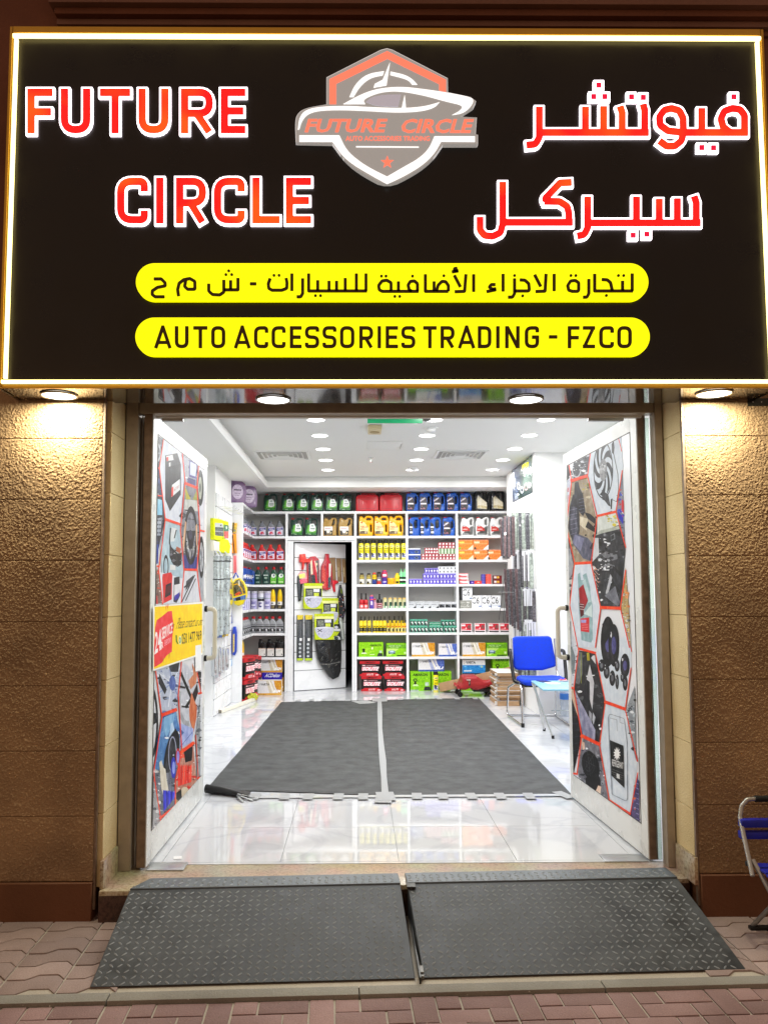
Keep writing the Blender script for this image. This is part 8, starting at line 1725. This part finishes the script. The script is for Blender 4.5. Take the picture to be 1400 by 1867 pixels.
# ============================================================ FOLDING STOOL-CHAIR OUTSIDE
fc = thing('folding_chair', 'blue slatted folding chair with steel tubes at the right edge of the pavement', 'folding chair', (2.09, 3.80, GZ), 0)
M_tube = mat('dull_steel_tube', 'a8a6a2', .35, .8); M_bs = mat('blue_slat', '18209c', .45, noise=.1, nscale=20)
def Fp(px, py, y): p = onY(px, py, y); return Vector((p.x-2.09, y-3.80, p.z-GZ))
a0 = [Fp(1352, 1500, 3.86), Fp(1350, 1480, 3.87), Fp(1357, 1463, 3.88), Fp(1372, 1457, 3.88)]
wd = .36
L1 = [Fp(1372, 1598, 3.72), Fp(1366, 1570, 3.76), Fp(1356, 1525, 3.82), Fp(1349, 1490, 3.87), Fp(1352, 1470, 3.88), Fp(1362, 1458, 3.885), Fp(1376, 1457, 3.885)]
x0_ = L1[3].x; Rr_ = [Vector((2*(x0_+wd/2)-p.x, p.y, p.z)) for p in L1]
q = MB(); q.tube(fillet([tuple(p) for p in L1+Rr_[::-1]], .02), .0105, 10); link('back_frame', q.me('back_frame', True), M_tube, fc)
q = MB(); q.tube([(L1[-1].x+.0, L1[-1].y, L1[-1].z), (Rr_[-1].x, Rr_[-1].y, L1[-1].z)], .0155, 12); link('grip_sleeve', q.me('grip_sleeve', True), mat('black_foam', '0e0e0e', .8), fc)
for (pa, pb) in ((1493, 1510), (1515, 1531)):
    z0, z1_v = Fp(1352, pb, 3.84).z, Fp(1352, pa, 3.86).z; xl = Fp(1349, pa, 3.86).x-.008; q = MB(); q.box(xl+.003, xl+wd+.02, .035, .075, z0, z1_v); link('back_slat', q.me('back_slat', bevel=.006), M_bs, fc)
for k in range(4):
    q = MB(); xl = Fp(1373, 1562, 3.74).x; q.box(xl+.01*k, xl+wd-.05, -.28+k*.075, -.225+k*.075, .335, .347); link('seat_slat', q.me('seat_slat', bevel=.004), M_bs, fc)
for s in (0, 1):
    xo = s*(wd-.06)
    q = MB(); A1 = Fp(1372, 1568, 3.76); B1 = Fp(1405, 1690, 3.55); q.tube([A1+Vector((xo, 0, 0)), (A1.x+.10+xo*.9, -.30, .02)], .0105, 10); link('front_leg', q.me('front_leg', True), M_tube, fc)
    q = MB(); C1 = Fp(1383, 1690, 3.86); q.tube([(C1.x+xo*1.02, .12, .015), (C1.x+.05+xo*.98, -.04, .20), (C1.x+.10+xo*.9, -.22, .34)], .0105, 10); link('rear_leg', q.me('rear_leg', True), M_tube, fc)
q = MB(); C1 = Fp(1383, 1690, 3.86); q.box(C1.x-.02, C1.x+wd, .095, .125, .0, .018); link('rear_foot_bar', q.me('rear_foot_bar', bevel=.003), M_black, fc)
q = MB(); q.box(A1.x+.07, A1.x+.10+wd, -.32, -.29, .0, .018); link('front_foot_bar', q.me('front_foot_bar', bevel=.003), M_black, fc)
for z_ in (.345,): q = MB(); q.tube([(A1.x-.012, .0, z_), (A1.x+.0, .0, z_)], .012, 10); link('hinge_bolt', q.me('hinge_bolt'), M_black, fc)
# rough debris and pebbles on the pavement
q = MB(); rp = random.Random(21)
for _ in range(160):
    x, y = rp.uniform(-1.9, 2.3), rp.choice([rp.uniform(3.05, 3.34), rp.uniform(3.4, 3.95) if rp.random() < .5 else rp.uniform(3.05, 3.3)])
    if -1.15 < x < 1.7 and y > 3.36: continue
    r = rp.uniform(.0012, .0035); z = GZ+.001
    q.add([(x-r, y, z), (x, y-r, z), (x+r, y, z), (x, y+r, z), (x, y, z+r*1.2)], [(0,1,4),(1,2,4),(2,3,4),(3,0,4)])
o = link('grit', q.me('grit'), mat('grit', 'b4aca0', .9)); tag(o, 'scattered pale grit on the paving', 'grit', kind='stuff')
